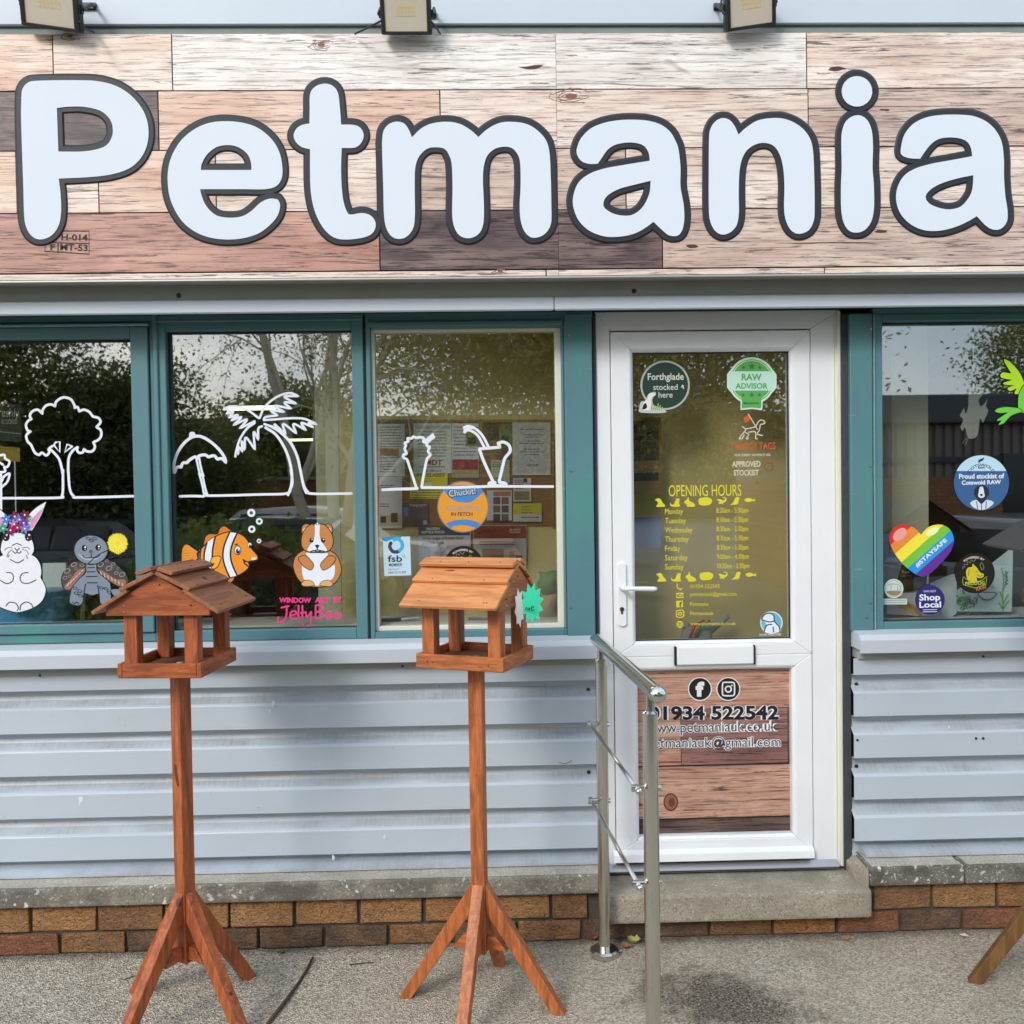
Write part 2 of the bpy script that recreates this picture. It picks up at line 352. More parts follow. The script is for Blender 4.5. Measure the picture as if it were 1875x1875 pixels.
def concrete(name, base, darkc, lichen, stain=.6):
    m, nt, b = newmat(name); setin(b, Roughness=.92); v = coords(nt)
    c = mixc(nt, noise(nt, v, 7, 6, .7), s2l(base), s2l(tuple(int(x*.78) for x in base)))
    c = mixc(nt, mathn(nt, 'MULTIPLY', ramp(nt, noise(nt, v, 130, 3, .7), ((.52, 0), (.62, 1))), .55), c, s2l((80, 76, 68)))
    c = mixc(nt, mathn(nt, 'MULTIPLY', ramp(nt, noise(nt, coords(nt, (1, 1, 1)), 105, 2), ((.64, 0), (.68, 1))), .75), c, s2l((222, 218, 206)))
    c = mixc(nt, mathn(nt, 'MULTIPLY', ramp(nt, noise(nt, coords(nt, (1.2, 1, 2)), 5.0, 6, .7), ((.42, 0), (.6, 1))), stain), c, s2l(darkc))
    if lichen:
        l = noise(nt, v, 48, 2, .5); l2 = noise(nt, v, 6, 2)
        c = mixc(nt, mathn(nt, 'MULTIPLY', ramp(nt, l, ((.62, 0), (.655, 1))), ramp(nt, l2, ((.5-.1*lichen, 0), (.6, 1)))), c, s2l((214, 216, 208)))
    nt.links.new(c, b.inputs['Base Color']); bump(nt, b, noise(nt, v, 120, 5, .7), .6, .008); return m
M['ledge_top'] = concrete('skylit_weathered_ledge_top', (214, 209, 196), (140, 134, 120), 0, .4)  # paler than the face: skylight on the top put into the colour
M['ledge_face'] = concrete('grimy_ledge_face', (164, 158, 146), (92, 88, 80), .55, .75)
M['ledge_face_lichen'] = concrete('lichened_ledge_face', (138, 135, 126), (76, 75, 70), 2.0, .8)
M['step'] = concrete('concrete_step', (188, 180, 162), (128, 122, 108), 0, .55)
M['mortar'] = flat('dirty_mortar', (76, 71, 64), .95, .4, 30, bmp=.6, bscale=90)

def brick_mat(name, a, bcol, soot):
    m, nt, b = newmat(name); setin(b, Roughness=.88); v = coords(nt, rand=True)
    r = noise(nt, coords(nt, (1, 1, 1.9), rand=True), 46, 3, .65, 2.0)
    c = mixc(nt, noise(nt, v, 9, 4), s2l(a), s2l(bcol))
    c = mixc(nt, mathn(nt, 'MULTIPLY', ramp(nt, r, ((.34, 1), (.47, 0))), .8), c, s2l((62, 46, 34)))
    c = mixc(nt, mathn(nt, 'MULTIPLY', ramp(nt, noise(nt, v, 11, 5, .7), ((.40, 0), (.62, 1))), soot), c, s2l((72, 62, 54)))
    nt.links.new(c, b.inputs['Base Color']); bump(nt, b, r, 1.0, .022); return m
BR = [brick_mat('brick_tan', (208, 160, 108), (184, 132, 84), .2), brick_mat('brick_brown', (184, 138, 94), (160, 114, 76), .35),
      brick_mat('brick_sooty', (150, 118, 90), (126, 98, 76), .6), brick_mat('brick_red', (178, 120, 84), (152, 98, 72), .35), brick_mat('brick_orange', (200, 148, 94), (180, 122, 74), .25)]

def stain_wood(name, a, bcol, dark, grain, rough=.5):
    m, nt, b = newmat(name); setin(b, Roughness=rough)
    sc = {'x': (1, 9, 9), 'y': (9, 1, 9), 'z': (9, 9, 1)}[grain]; v = coords(nt, sc, rand=True)
    g = noise(nt, v, 14, 7, .7, .8); w = noise(nt, coords(nt, rand=True), 6, 3)
    wv = noise(nt, v, 2.2, 2, .5, 2.2)
    c = mixc(nt, ramp(nt, g, ((.34, 0), (.62, 1))), s2l(a), s2l(bcol)); c = mixc(nt, mathn(nt, 'MULTIPLY', ramp(nt, wv, ((.46, 0), (.58, 1))), .45), c, s2l(dark))
    c = mixc(nt, mathn(nt, 'MULTIPLY', ramp(nt, w, ((.55, 0), (.75, 1))), .3), c, s2l(dark))
    kv = coords(nt, tuple(1+(q-1)*.16 for q in sc), rand=True); c = mixc(nt, mathn(nt, 'MULTIPLY', ramp(nt, noise(nt, kv, 13, 1, .5, .3), ((.735, 0), (.77, 1))), .8), c, s2l(tuple(int(q*.45) for q in dark)))
    nt.links.new(c, b.inputs['Base Color']); bump(nt, b, g, .3, .003); return m
for ax in 'xyz':
    M['red_'+ax] = stain_wood('red_stained_wood_'+ax, (192, 108, 60), (152, 76, 38), (88, 40, 20), ax)
    M['org_'+ax] = stain_wood('orange_stained_wood_'+ax, (206, 124, 70), (166, 90, 46), (100, 50, 24), ax)
    M['olive_'+ax] = stain_wood('brown_stained_wood_'+ax, (134, 98, 52), (108, 74, 36), (74, 48, 24), ax)
M['roof_brown'] = stain_wood('shaded_roof_board', (168, 112, 80), (142, 90, 62), (106, 66, 46), 'x', .6)  # browner copy: the slope turned from the light, shade put into the colour
M['roof_orange'] = stain_wood('lit_roof_board', (220, 154, 100), (200, 132, 80), (160, 98, 58), 'x', .55)  # orange copy for the slope facing the light, brightness held in the colour
M['felt'] = flat('grey_roof_felt', (62, 62, 63), .95, .35, 60, bmp=.6, bscale=140)
M['nail'] = flat('nail_head', (70, 58, 50), .5, metal=.6); M['zinc'] = flat('zinc_screw', (190, 190, 184), .35, metal=.9)

m, nt, b = newmat('brushed_steel'); setin(b, Metallic=1.0, Roughness=.2)
c = mixc(nt, noise(nt, coords(nt, (1, 1, .12)), 40, 4), s2l((192, 191, 182)), s2l((222, 220, 210))); nt.links.new(c, b.inputs['Base Color'])
bump(nt, b, noise(nt, coords(nt, (40, 40, 1)), 8, 3), .05, .002); M['steel'] = m
M['chrome'] = flat('polished_fitting', (206, 206, 202), .18, metal=1)
M['black_metal'] = flat('black_lamp_body', (38, 39, 40), .45, .1, 20)
m, nt, b = newmat('lamp_lens'); setin(b, Roughness=.25); b.inputs['Base Color'].default_value = (*s2l((214, 206, 190)), 1); M['lens'] = m
M['led'] = flat('led_chip_grid', (222, 204, 160), .4)
M['cable'] = flat('black_cable', (24, 24, 25), .6)

# window glass: clear with a plain mirror share that grows at grazing angles
def glass_mat(name, tint, f0):
    m = bpy.data.materials.new(name); m.use_nodes = True; nt = m.node_tree; nt.nodes.clear()
    o = nt.nodes.new('ShaderNodeOutputMaterial'); mxs = nt.nodes.new('ShaderNodeMixShader'); tr = nt.nodes.new('ShaderNodeBsdfTransparent'); gl = nt.nodes.new('ShaderNodeBsdfGlossy')
    tr.inputs[0].default_value = (*tint, 1); gl.inputs['Roughness'].default_value = 0.013; gl.inputs[0].default_value = (1, 1, 1, 1)
    lw = nt.nodes.new('ShaderNodeLayerWeight'); lw.inputs[0].default_value = .5
    pw = mathn(nt, 'POWER', lw.outputs['Facing'], 5.0); f = mathn(nt, 'ADD', mathn(nt, 'MULTIPLY', pw, 1-f0), f0)
    nt.links.new(f, mxs.inputs[0]); nt.links.new(tr.outputs[0], mxs.inputs[1]); nt.links.new(gl.outputs[0], mxs.inputs[2]); nt.links.new(mxs.outputs[0], o.inputs[0])
    return m
M['glass'] = glass_mat('double_glazing', (.95, .97, .95), .16)

# ------------------------------------------------------------------ ground
gm = flat('car_park_asphalt', (92, 92, 94), .92, .2, 3, bmp=.4, bscale=60)
tag(MB().box(-400, 400, -400, 60, -.6, -.11).build('ground', gm), kind='structure')
tag(MB().box(-14, 14, -4.4, .02, -.3, 0).build('pavement', M['pave'], bev=.01), kind='structure')

# ------------------------------------------------------------------ the shop front
shop = thing('shop_building', 'grey metal clad shop front with teal windows, white door and brick base', 'building', (0, 0, 0))
XL, XR = -3.2, 3.4
# levels and edges, read at the facade
dl, dr = XX(1093, 900, .0), XX(1541, 900, .0)          # door opening
xpostR = XX(1557, 900, .02)
def ZL(py, Y=0.0, px=450): return ZZ(px, py, Y)

# corrugated cladding below the windows: crest, shadow return, valley, dirty slope
def cladding(x0, x1, ztop, zbot, pitch, name):
    prof = []; z = ztop; prof.append((z, .0, 0)); cr = .545; first = True; dp = .042
    while z - pitch*.6 > zbot:
        h = pitch*(cr if not first else cr*.72); first = False
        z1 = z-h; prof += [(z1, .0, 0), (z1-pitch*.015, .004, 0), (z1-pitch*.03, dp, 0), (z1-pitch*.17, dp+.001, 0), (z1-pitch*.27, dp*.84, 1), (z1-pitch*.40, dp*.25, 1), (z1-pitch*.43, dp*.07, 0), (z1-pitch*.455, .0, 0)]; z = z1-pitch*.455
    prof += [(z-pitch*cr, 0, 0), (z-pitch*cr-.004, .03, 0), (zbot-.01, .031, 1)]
    nx = 40; vs = []; fs = []; mb = MB()
    rs = np.random.default_rng(5)
    for zz, yy, _ in prof:
        wob = np.cumsum(rs.normal(0, .00025, nx+1)); wob -= np.linspace(wob[0], wob[-1], nx+1)
        vs += [(x0+(x1-x0)*i/nx, yy+float(wob[i]), zz) for i in range(nx+1)]
    for j in range(len(prof)-1):
        dirty = prof[j+1][2]
        mb_f = [(j*(nx+1)+i, (j+1)*(nx+1)+i, (j+1)*(nx+1)+i+1, j*(nx+1)+i+1) for i in range(nx)]
        fs.append((mb_f, dirty))
    mb.v = [tuple(v) for v in vs]
    for f, d_ in fs: mb.f += f; mb.m += [d_]*len(f)
    o = mb.build(name, [M['clad'], M['clad_dirty']], shop)
    return o
zc_top = ZL(1236, 0, 0); pit = (ZL(1346, 0, 0)-ZL(1502, 0, 0))/2
zc_bot = ZL(1604, 0, 0)
cladding(XL, dl-.004, zc_top, zc_bot, pit, 'wall_cladding'); cladding(xpostR, XR, zc_top, zc_bot, pit, 'wall_cladding')
# wall core behind the cladding (closed, so nothing shows through)
core = MB(); core.box(XL, dl-.01, .056, .2, 0.1, ZL(1185)); core.box(xpostR+.005, XR, .056, .2, 0.1, ZL(1185)); core.build('wall_core', M['dark_gap'], shop)
# sills: sloped top, bevelled nose, front face, drip strip below
def sill(x0, x1):
    zt = ZL(1178, .05, 0); zn = ZL(1192, -.045, 0); zn2 = ZL(1203, -.06, 0); zb = ZL(1227, -.06, 0)
    s = MB().prism([(.07, zt+.004), (.045, zt), (-.045, zn), (-.06, zn2), (-.06, zb), (-.05, zb), (-.05, zb+.012), (.07, zb+.012)], 0, x0, x1)
    o = s.build('window_sill', M['sill'], shop)
    MB().box(x0+.01, x1-.01, -.014, .05, zc_top-.001, zb+.012).build('drip_strip', M['fascia_under'], shop, bev=.002)
    return o
sill(XL, dl-.006); sill(xpostR+.004, XR)
# base flashing
zf = ZL(1596, -.01, 0); zf2 = ZL(1606, -.03, 0)
for a, bx in ((XL, dl-.006), (xpostR+.03, XR)):
    MB().prism([(.03, zf+.004), (-.004, zf), (-.04, zf2+.006), (-.04, zf2-.004), (.03, zf2-.004)], 0, a, bx).build('base_flashing', M['clad_dirty'], shop)
# fixing screws on the cladding
def screw(px, py, Y, par=shop, r=.006, mat_='nail'):
    p = P(px, py, Y); MB().tube([(p.x, p.y, p.z), (p.x, p.y-.004, p.z)], [r, r*.8], 10).build('screw', M[mat_], par)
for q in ((1077, 1263), (1078, 1414), (1568, 1253), (1568, 1403), (1571, 1217)): screw(q[0], q[1], .034, r=.008)
for q in ((1800, 1202), (737, 1220), (73, 1237)): screw(q[0], q[1], -.014, r=.005)
for q in ((1787, 1352), (1800, 1352), (1570, 1355)): screw(q[0], q[1], 0, r=.005)

# concrete ledge in cast lengths, on two courses of rock-faced bricks
zl = zf2-.004; zle = zl-.006; zlb = ZL(1650, -.12, 600)
def ledge(x0, x1, mface):
    o = MB().box(x0+.0015, x1-.0015, -.12, .1, zlb, zl)
    for i, v in enumerate(o.v):
        if v[1] < 0 and v[2] > (zl+zlb)/2: o.v[i] = (v[0], v[1], zle)
    o.m = [0, 1, 0, 0, 0, 0]
    return o.build('concrete_ledge', [mface, M['ledge_top']], shop, bev=.011, seg=3)
xs_l = [XL, dl+.02]
for a, bx in zip(xs_l, xs_l[1:]): ledge(a, bx, M['ledge_face'])
xstepR = XX(1597, 1640, -.15)
xs_r = [xstepR+.004, XX(1768, 1600, -.12), XR]
for a, bx in zip(xs_r, xs_r[1:]): ledge(a, bx, M['ledge_face_lichen'])
# raking return between ledge and doorway
MB().hexa([(dr+.02, -.1, zlb-.02), (xstepR+.003, -.118, zlb-.02), (xstepR+.003, .09, zlb-.02), (dr+.02, .09, zlb-.02)],
          [(dr+.02, -.02, zl-.05), (xstepR+.003, -.118, zl-.012), (xstepR+.003, .09, zl-.004), (dr+.02, .09, zl-.02)]).build('ledge_return', M['step'], shop, bev=.004)
YB = -.09
zb1_ = ZL(1703, YB, 300)
for a, bx, zt_ in ((XL, dl+.02, zlb+.004), (dl+.0202, xstepR-.002, zb1_-.004), (xstepR-.0018, XR, zlb+.004)): MB().box(a, bx, YB+.014, .1, -.1, zt_).build('mortar_bed', M['mortar'], shop)
zb1, zb0 = ZL(1703, YB, 300), ZL(1744, YB, 300); zb2 = zlb-.004
def course(pxs, py, z0, z1, cols, Y=YB):
    for (a, bx), ci in zip(zip(pxs, pxs[1:]), cols):
        x0, x1 = XX(a, py, Y), XX(bx, py, Y); j = random.uniform(-.003, .003)
        mbk = MB().box(x0+.006, x1-.006, Y+j, Y+.1, z0+.006, z1-.006); mbk.v = [(vx+random.uniform(-.003, .003), vy+random.uniform(-.002, .002), vz+random.uniform(-.0022, .0022)) for vx, vy, vz in mbk.v]; mbk.build('brick', BR[ci], shop, bev=.006, seg=2)
course([-185, -65, 55.5, 177.5, 299.5, 420, 540, 657, 776, 895, 1009, 1079], 1680, zb1, zb2, [1, 0, 0, 1, 0, 0, 0, 0, 4, 0, 1])
course([-130, -11, 109, 229.6, 350, 473, 593, 711, 830, 948, 1066, 1183, 1299, 1416, 1532, 1648.6, 1763, 1880, 1996], 1722, zb0, zb1, [3, 3, 1, 2, 2, 2, 2, 1, 2, 1, 2, 2, 1, 4, 3, 2, 3, 3, 3])
course([1599, 1708.6, 1825.5, 1943, 2060], 1650, zb1, zb2, [1, 0, 4, 0])
course([-180, -60, 60, 180, 300, 420, 540, 660, 780, 900, 1020, 1140, 1260, 1380, 1500, 1620, 1740, 1860, 1980], 1740, zb0-.083, zb0, [2]*18)
# door step
zs = ZZ(1350, 1594, .05); xs0 = XX(1112, 1650, -.15); zsb = zb1+.004
st = MB().box(xs0, xstepR, -.152, .14, zsb, zs); st.build('door_step', M['step'], shop, bev=.012, seg=2)

# roof fascia above the sign, its underside, and the soffit below the sign
YS, YF = -.24, -.20
zfa = ZZ(600, 45, YF); zst, zsb_ = ZZ(600, 61, YS), ZZ(600, 509, YS)
MB().box(XL, XR, YF, -.1, zfa, zfa+.7).build('roof_fascia', M['fascia'], shop, bev=.004)
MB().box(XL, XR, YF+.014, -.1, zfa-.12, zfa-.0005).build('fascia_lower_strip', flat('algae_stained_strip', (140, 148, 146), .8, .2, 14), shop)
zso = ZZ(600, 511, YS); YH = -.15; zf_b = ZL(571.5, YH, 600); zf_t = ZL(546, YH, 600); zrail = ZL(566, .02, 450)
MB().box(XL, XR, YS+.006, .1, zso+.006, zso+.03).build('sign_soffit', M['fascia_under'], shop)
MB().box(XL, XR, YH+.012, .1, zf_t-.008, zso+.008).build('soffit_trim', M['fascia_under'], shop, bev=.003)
xj = XX(1015, 560, YH)
for a, bx in ((XL, xj-.0012), (xj+.0012, XR)): MB().box(a, bx, YH, YH+.02, zf_b, zf_t-.002).build('head_trim', M['fascia'], shop, bev=.004)
MB().box(XL, XR, .1, .16, zrail-.02, zst+.4).build('upper_wall', M['dark_gap'], shop)
MB().box(XL, XR, .016, .1, ZL(576, .016, 450), zrail+.01).build('head_gap_shade', M['dark_gap'], shop)  # solid dark strip standing for the shadow line below the head trim
for q in ((327, 541), (1161, 533)): screw(q[0], q[1], YH+.012, r=.009)

# ------------------------------------------------------------------ windows
YFR, YGL = .022, .058
def rectpx(x0, y0, x1, y1, Y):
    my, mx_ = (y0+y1)/2, (x0+x1)/2
    return XX(x0, my, Y), XX(x1, my, Y), ZZ(mx_, y1, Y), ZZ(mx_, y0, Y)
def frame4(par, name, outer, inner, Y0, Y1, mat_, bev=.003):
    ox0, ox1, oz0, oz1 = outer; ix0, ix1, iz0, iz1 = inner
    mb = MB(); mb.box(ox0, ix0, Y0, Y1, oz0, oz1); mb.box(ix1, ox1, Y0, Y1, oz0, oz1)
    mb.box(ix0-.0005, ix1+.0005, Y0+.0004, Y1, iz1, oz1); mb.box(ix0-.0005, ix1+.0005, Y0+.0004, Y1, oz0, iz0)
    return mb.build(name, mat_, par, bev=bev)
def window(name):
    o = link(name, None, shop); return o
def pane(par, inner, Y=YGL):
    x0, x1, z0, z1 = inner
    return MB().box(x0-.006, x1+.006, Y, Y+.004, z0-.006, z1+.006).build('pane', M['glass'], par)
def gasket(par, inner, Y):
    x0, x1, z0, z1 = inner; return frame4(par, 'gasket', (x0-.003, x1+.003, z0-.003, z1+.003), (x0+.0025, x1-.0025, z0+.0025, z1-.0025), Y, Y+.012, M['gasket'], 0)
# first (left) casement, partly outside the picture
w1 = window('window'); g1 = rectpx(-260, 626, 253, 1143, YGL); s1 = rectpx(-284, 600, 279, 1163, YFR); o1 = rectpx(-300, 576, 286, 1180, YFR)
frame4(w1, 'frame', o1, s1, YFR, .09, M['teal']); frame4(w1, 'casement', (s1[0]+.002, s1[1]-.002, s1[2]+.002, s1[3]-.002), g1, YFR-.012, .085, M['teal']); gasket(w1, g1, YGL-.014); pane(w1, g1)
MB().box(s1[0], s1[1]+.004, YFR-.02, YFR, s1[3]-.001, s1[3]+.008).build('drip_bead', M['teal_edge'], w1, bev=.002)
# second, fixed light
w2 = window('window'); g2 = rectpx(315.5, 608.5, 651, 1150, YGL); o2 = rectpx(292, 578, 669.5, 1172, YFR)
frame4(w2, 'frame', o2, g2, YFR-.006, .09, M['teal']); gasket(w2, g2, YGL-.014); pane(w2, g2)
MB().box(o2[0]+.01, o2[1], YFR-.01, YFR-.006, o2[3]-.022, o2[3]-.018).build('chipped_edge_highlight', M['teal_edge'], w2)  # pale strip paints the highlight line along the worn edge
# third, cream inner frame
w3 = window('window'); g3 = rectpx(691, 609, 1018, 1143, YGL); c3 = rectpx(684, 602, 1030, 1152, YGL-.012); o3 = rectpx(674, 578, 1035, 1166, YFR)
frame4(w3, 'frame', o3, c3, YFR-.006, .09, M['teal']); frame4(w3, 'inner_frame', c3, g3, YGL-.022, .085, M['upvc_cream'], .002); pane(w3, g3)
MB().box(o3[0]+.012, o3[1]-.004, YFR-.02, YFR-.006, c3[3]+.004, c3[3]+.022).build('drip_bead', M['teal'], w3, bev=.003)
# mullions and posts
def bar(px0, px1, Y0, name='mullion', mat_='teal', py=880, Y1=.1, top=574, bot=1178):
    x0, x1 = XX(px0, py, Y0), XX(px1, py, Y0); z0, z1 = ZZ((px0+px1)/2, bot, Y0), ZZ((px0+px1)/2, top, Y0)
    return MB().box(x0, x1, Y0, Y1, z0, z1).build(name, M[mat_], shop, bev=.003)
bar(284.5, 293.5, .006); bar(668, 675.5, .018, 'mullion_groove', 'dark_gap'); bar(1036, 1087, .008, 'corner_post', bot=1166)
bar(1087.5, 1094.5, .03, 'door_seal', 'mastic', bot=1590)
bar(1541.5, 1557, .028, 'door_seal', 'mastic', bot=1630, py=900); bar(1558, 1599, .008, 'corner_post', bot=1156)
MB().box(XL, XX(1036, 880, .03), YFR+.01, .1, ZL(1181, .03, 450), ZL(1168, .03, 450)).build('bottom_rail', M['teal'], shop, bev=.003)
MB().box(XL, XX(1088, 880, .02), .018, .1, ZL(588, .02, 450), zrail).build('top_rail', M['teal'], shop, bev=.003)
# right window
w4 = window('window'); g4 = rectpx(1608.5, 590, 2100, 1132, YGL); o4 = rectpx(1599, 573, 2120, 1154, YFR)
frame4(w4, 'frame', o4, g4, YFR-.006, .09, M['teal']); gasket(w4, g4, YGL-.014); pane(w4, g4)
MB().box(XX(1599, 880, .02), XR, .02, .1, o4[3]-.001, zrail+.02).build('top_rail', M['teal'], shop, bev=.003)
xe = XX(1600.5, 880, .012); MB().box(xe-.0015, xe+.0015, .004, .016, o4[2]+.01, o4[3]-.004).build('chipped_edge_highlight', M['teal_edge'], w4)  # bright edge line drawn in colour, wear and highlight together
for q in ((1042, 614), (1045, 862), (1044, 1112), (1594, 603), (1593, 853), (1594, 1103), (1587, 1130)): screw(q[0], q[1], .008, r=.005, mat_='zinc')

# ------------------------------------------------------------------ door
door = link('door', None, shop)
YD = .04
do = rectpx(1094.5, 569, 1540, 1592, YD); di = rectpx(1122, 604, 1487, 1577, YD)
# frame: outer lining and inner rebate, mitred
def mitred(par, name, outer, inner, Y0, Y1, mat_, bottom=True, dip=.0):
    ox0, ox1, oz0, oz1 = outer; ix0, ix1, iz0, iz1 = inner
    def side(a, b_, c_, d_):           # outer a,b inner d,c  (x,z)
        mb = MB(); f = [a, b_, c_, d_]
        vs = [(a[0], Y0, a[1]), (b_[0], Y0, b_[1]), (c_[0], Y0+dip, c_[1]), (d_[0], Y0+dip, d_[1])]+[(q[0], Y1, q[1]) for q in f]
        mb.add(vs, [(0,1,2,3),(7,6,5,4),(0,4,5,1),(1,5,6,2),(2,6,7,3),(3,7,4,0)]); return mb.build(name, mat_, par, bev=.0022)
    e = .0006
    side((ox0, oz0), (ox0, oz1), (ix0, iz1), (ix0, iz0 if bottom else oz0)); side((ox1, oz1), (ox1, oz0), (ix1, iz0 if bottom else oz0), (ix1, iz1))
    side((ox0+e, oz1), (ox1-e, oz1), (ix1, iz1+e), (ix0, iz1+e))
    if bottom: side((ox1-e, oz0), (ox0+e, oz0), (ix0, iz0-e), (ix1, iz0-e))
mitred(door, 'door_frame', do, di, YD, .13, M['upvc'], bottom=False)
xr = XX(1528, 900, YD); MB().box(xr-.002, xr+.002, YD-.005, YD+.01, do[2], do[3]-.02).build('frame_bead', M['upvc_cream'], door, bev=.001)
xr2 = XX(1537, 900, YD); MB().box(xr2-.008, xr2+.004, YD-.011, YD+.01, do[2]+.004, do[3]-.006).build('frame_cover_strip', M['upvc_cream'], door, bev=.002)
gd = rectpx(1159.5, 646, 1443.5, 1170, .07); pd = rectpx(1167, 1224, 1446.5, 1524.5, .07); dz = rectpx(1123.5, 606, 1486, 1561, YD-.006)
zmid0, zmid1 = pd[3], gd[2]
up_o = (dz[0], dz[1], (zmid0+zmid1)/2, dz[3]); lo_o = (dz[0], dz[1], dz[2], (zmid0+zmid1)/2-.0008)
bd = .012
def bead_ring(inner, k=bd): return (inner[0]-k, inner[1]+k, inner[2]-k, inner[3]+k)
mitred(door, 'door_rail', up_o, bead_ring(gd), YD-.006, .1, M['upvc']); mitred(door, 'glazing_bead', bead_ring(gd), gd, YD-.0055, .1, M['upvc'], dip=.014)
mitred(door, 'door_rail', lo_o, bead_ring(pd), YD-.006, .1, M['upvc']); mitred(door, 'glazing_bead', bead_ring(pd), pd, YD-.0055, .1, M['upvc'], dip=.012)
gasket(door, gd, .058); pane(door, gd, .07)
# weather bar and threshold
wb = rectpx(1124, 1556, 1492, 1576, YD-.03)
MB().prism([(YD-.008, wb[3]), (YD-.03, wb[3]-.012), (YD-.034, wb[2]), (YD-.008, wb[2])], 0, wb[0], wb[1]).build('weather_bar', M['upvc'], door, bev=.002)
th = rectpx(1115, 1578, 1536, 1594, YD-.01)
MB().prism([(.1, th[3]), (YD, th[3]-.003), (YD-.02, th[2]+.008), (YD-.02, th[2]), (.1, th[2])], 0, th[0], th[1]).build('threshold', flat('aluminium_threshold', (176, 180, 184), .35, metal=.8), door, bev=.0015)
MB().box(th[0], th[1], YD-.023, YD-.019, th[2]+.004, th[2]+.007).build('threshold_groove', M['gasket'], door)
# letter plate
lp = rectpx(1239, 1183, 1379, 1216, YD-.012)
MB().box(lp[0], lp[1], YD-.022, YD-.004, lp[2], lp[3]).build('letter_plate', M['upvc'], door, bev=.005, seg=3)
for a, b_ in ((lp[0]-.009, lp[0]-.0005), (lp[1]+.0005, lp[1]+.008)): MB().box(a, b_, YD-.018, YD-.004, lp[2]-.003, lp[3]+.001).build('letter_plate_end', M['gasket'], door, bev=.002)
# handle on its back plate, key cylinder
hp = rectpx(1131, 1030, 1147, 1147, YD-.01)
MB().prism([(hp[0]+(hp[1]-hp[0])*(.5+.5*math.cos(a)), (hp[3]-.014 if math.sin(a) >= 0 else hp[2]+.014)+.014*math.sin(a)) for a in (2*math.pi*i/24 for i in range(24))], 1, YD-.016, YD-.004).build('handle_plate', M['upvc'], door, bev=.002)
hc = P(1139, 1076, YD-.02); he = P(1202, 1078, YD-.05)
MB().tube([(hc.x, YD-.014, hc.z), (hc.x, YD-.045, hc.z), (hc.x+.008, YD-.056, hc.z), (hc.x+.03, YD-.058, hc.z-.0005), (he.x-.01, YD-.058, he.z), (he.x, YD-.055, he.z)], [.011, .0095, .0095, .0085, .0095, .007], 12).build('door_handle', M['upvc'], door, smooth=True)
kc = P(1139, 1118, YD-.018); kb = flat('brass_cylinder', (120, 96, 66), .4, metal=.9)
MB().tube([(kc.x, YD-.016, kc.z+.005), (kc.x, YD-.019, kc.z+.005)], .0085, 16).build('key_cylinder', kb, door)
MB().box(kc.x-.004, kc.x+.004, YD-.0188, YD-.012, kc.z-.014, kc.z+.004).build('key_cylinder', kb, door, bev=.0015)
MB().box(kc.x-.001, kc.x+.001, YD-.0202, YD-.0185, kc.z+.001, kc.z+.01).build('keyhole', M['gasket'], door)

# printed plank panel in the lower door (third level: planks of the door)
def planks(par, rows, Y, th_, gap, backmat, extent, cut=None):
    x0, x1, z0, z1 = extent
    MB().box(x0, x1, Y+th_*.5, Y+th_+.004, z0, z1).build('backing_board', backmat, par)
    for (ya, yb, xs, kinds, pxr) in rows:
        for (a, b_), k in zip(zip(xs, xs[1:]), kinds):
            my = (ya+yb)/2; xa, xb = XX(a, my, Y), XX(b_, my, Y); za, zb_ = ZZ(pxr, yb, Y), ZZ(pxr, ya, Y)
            xa, xb = max(xa, x0), min(xb, x1); za, zb_ = max(za, z0), min(zb_, z1)
            segs = [(xa, xb)] if not cut or not (xa < cut < xb) else [(xa, cut-.0007), (cut+.0007, xb)]
            for sa, sb in segs:
                if sb-sa < .004: continue
                ga = 0 if cut and abs(sb-cut) < .001 else gap; gb = 0 if cut and abs(sa-cut) < .001 else gap
                MB().box(sa+gb, sb-ga, Y, Y+th_*.8, za+gap*.8, zb_-gap*.8).build('plank', WP[k], par)
inkb = flat('dark_print_joint', (36, 26, 25), .7)
planks(door, [(1222, 1298, [1160, 1460], ['door'], 1305), (1298, 1400, [1160, 1247, 1443, 1460], ['door', 'rosedark', 'dark'], 1305), (1402, 1497, [1169, 1460], ['door'], 1305), (1499, 1528, [1160, 1460], ['black'], 1305)],
       .074, .004, .0015, inkb, (pd[0]-.004, pd[1]+.004, pd[2]-.004, pd[3]+.004))
# ------------------------------------------------------------------ the sign
sign = thing('shop_sign', 'long wood plank print fascia sign with big white rounded letters outlined in charcoal', 'sign', (0, YS, zsb_))
sx0, sx1 = XX(-420, 300, YS), XX(2300, 300, YS); seam = XX(1020.5, 300, YS)
planks(sign, [(58, 164, [-420, 97, 315, 1477, 2300], ['pink', 'pale', 'white', 'pale'], 850),
              (164.5, 272, [-420, -30, 290, 806, 1480, 2300], ['pink', 'dark', 'pink', 'pale', 'grey'], 850),
              (272.5, 385, [-420, 30, 180, 395, 690, 1146, 1600, 2300], ['pink', 'pale', 'pink', 'pale', 'grey', 'pale', 'pale'], 850),
              (385.5, 494, [-420, 695, 1213, 2300], ['rose', 'dark', 'grey'], 850),
              (495, 511, [-420, 1000, 1510, 2300], ['pale', 'pale', 'pale'], 850)],
       YS, .012, .0022, inkb, (sx0, sx1, zsb_, zst), cut=seam)
MB().box(sx0, sx1, YS-.001, YS+.02, zsb_-.006, zsb_-.0005).build('bottom_edge_trim', flat('aluminium_edge', (196, 198, 196), .4, metal=.5), sign)
lw = flat('white_vinyl_letter', (216, 226, 238), .7, .015, 3, spec=.3); lk = flat('charcoal_vinyl_outline', (48, 51, 57), .45, .04, 6, spec=.3)
z1 = .3413
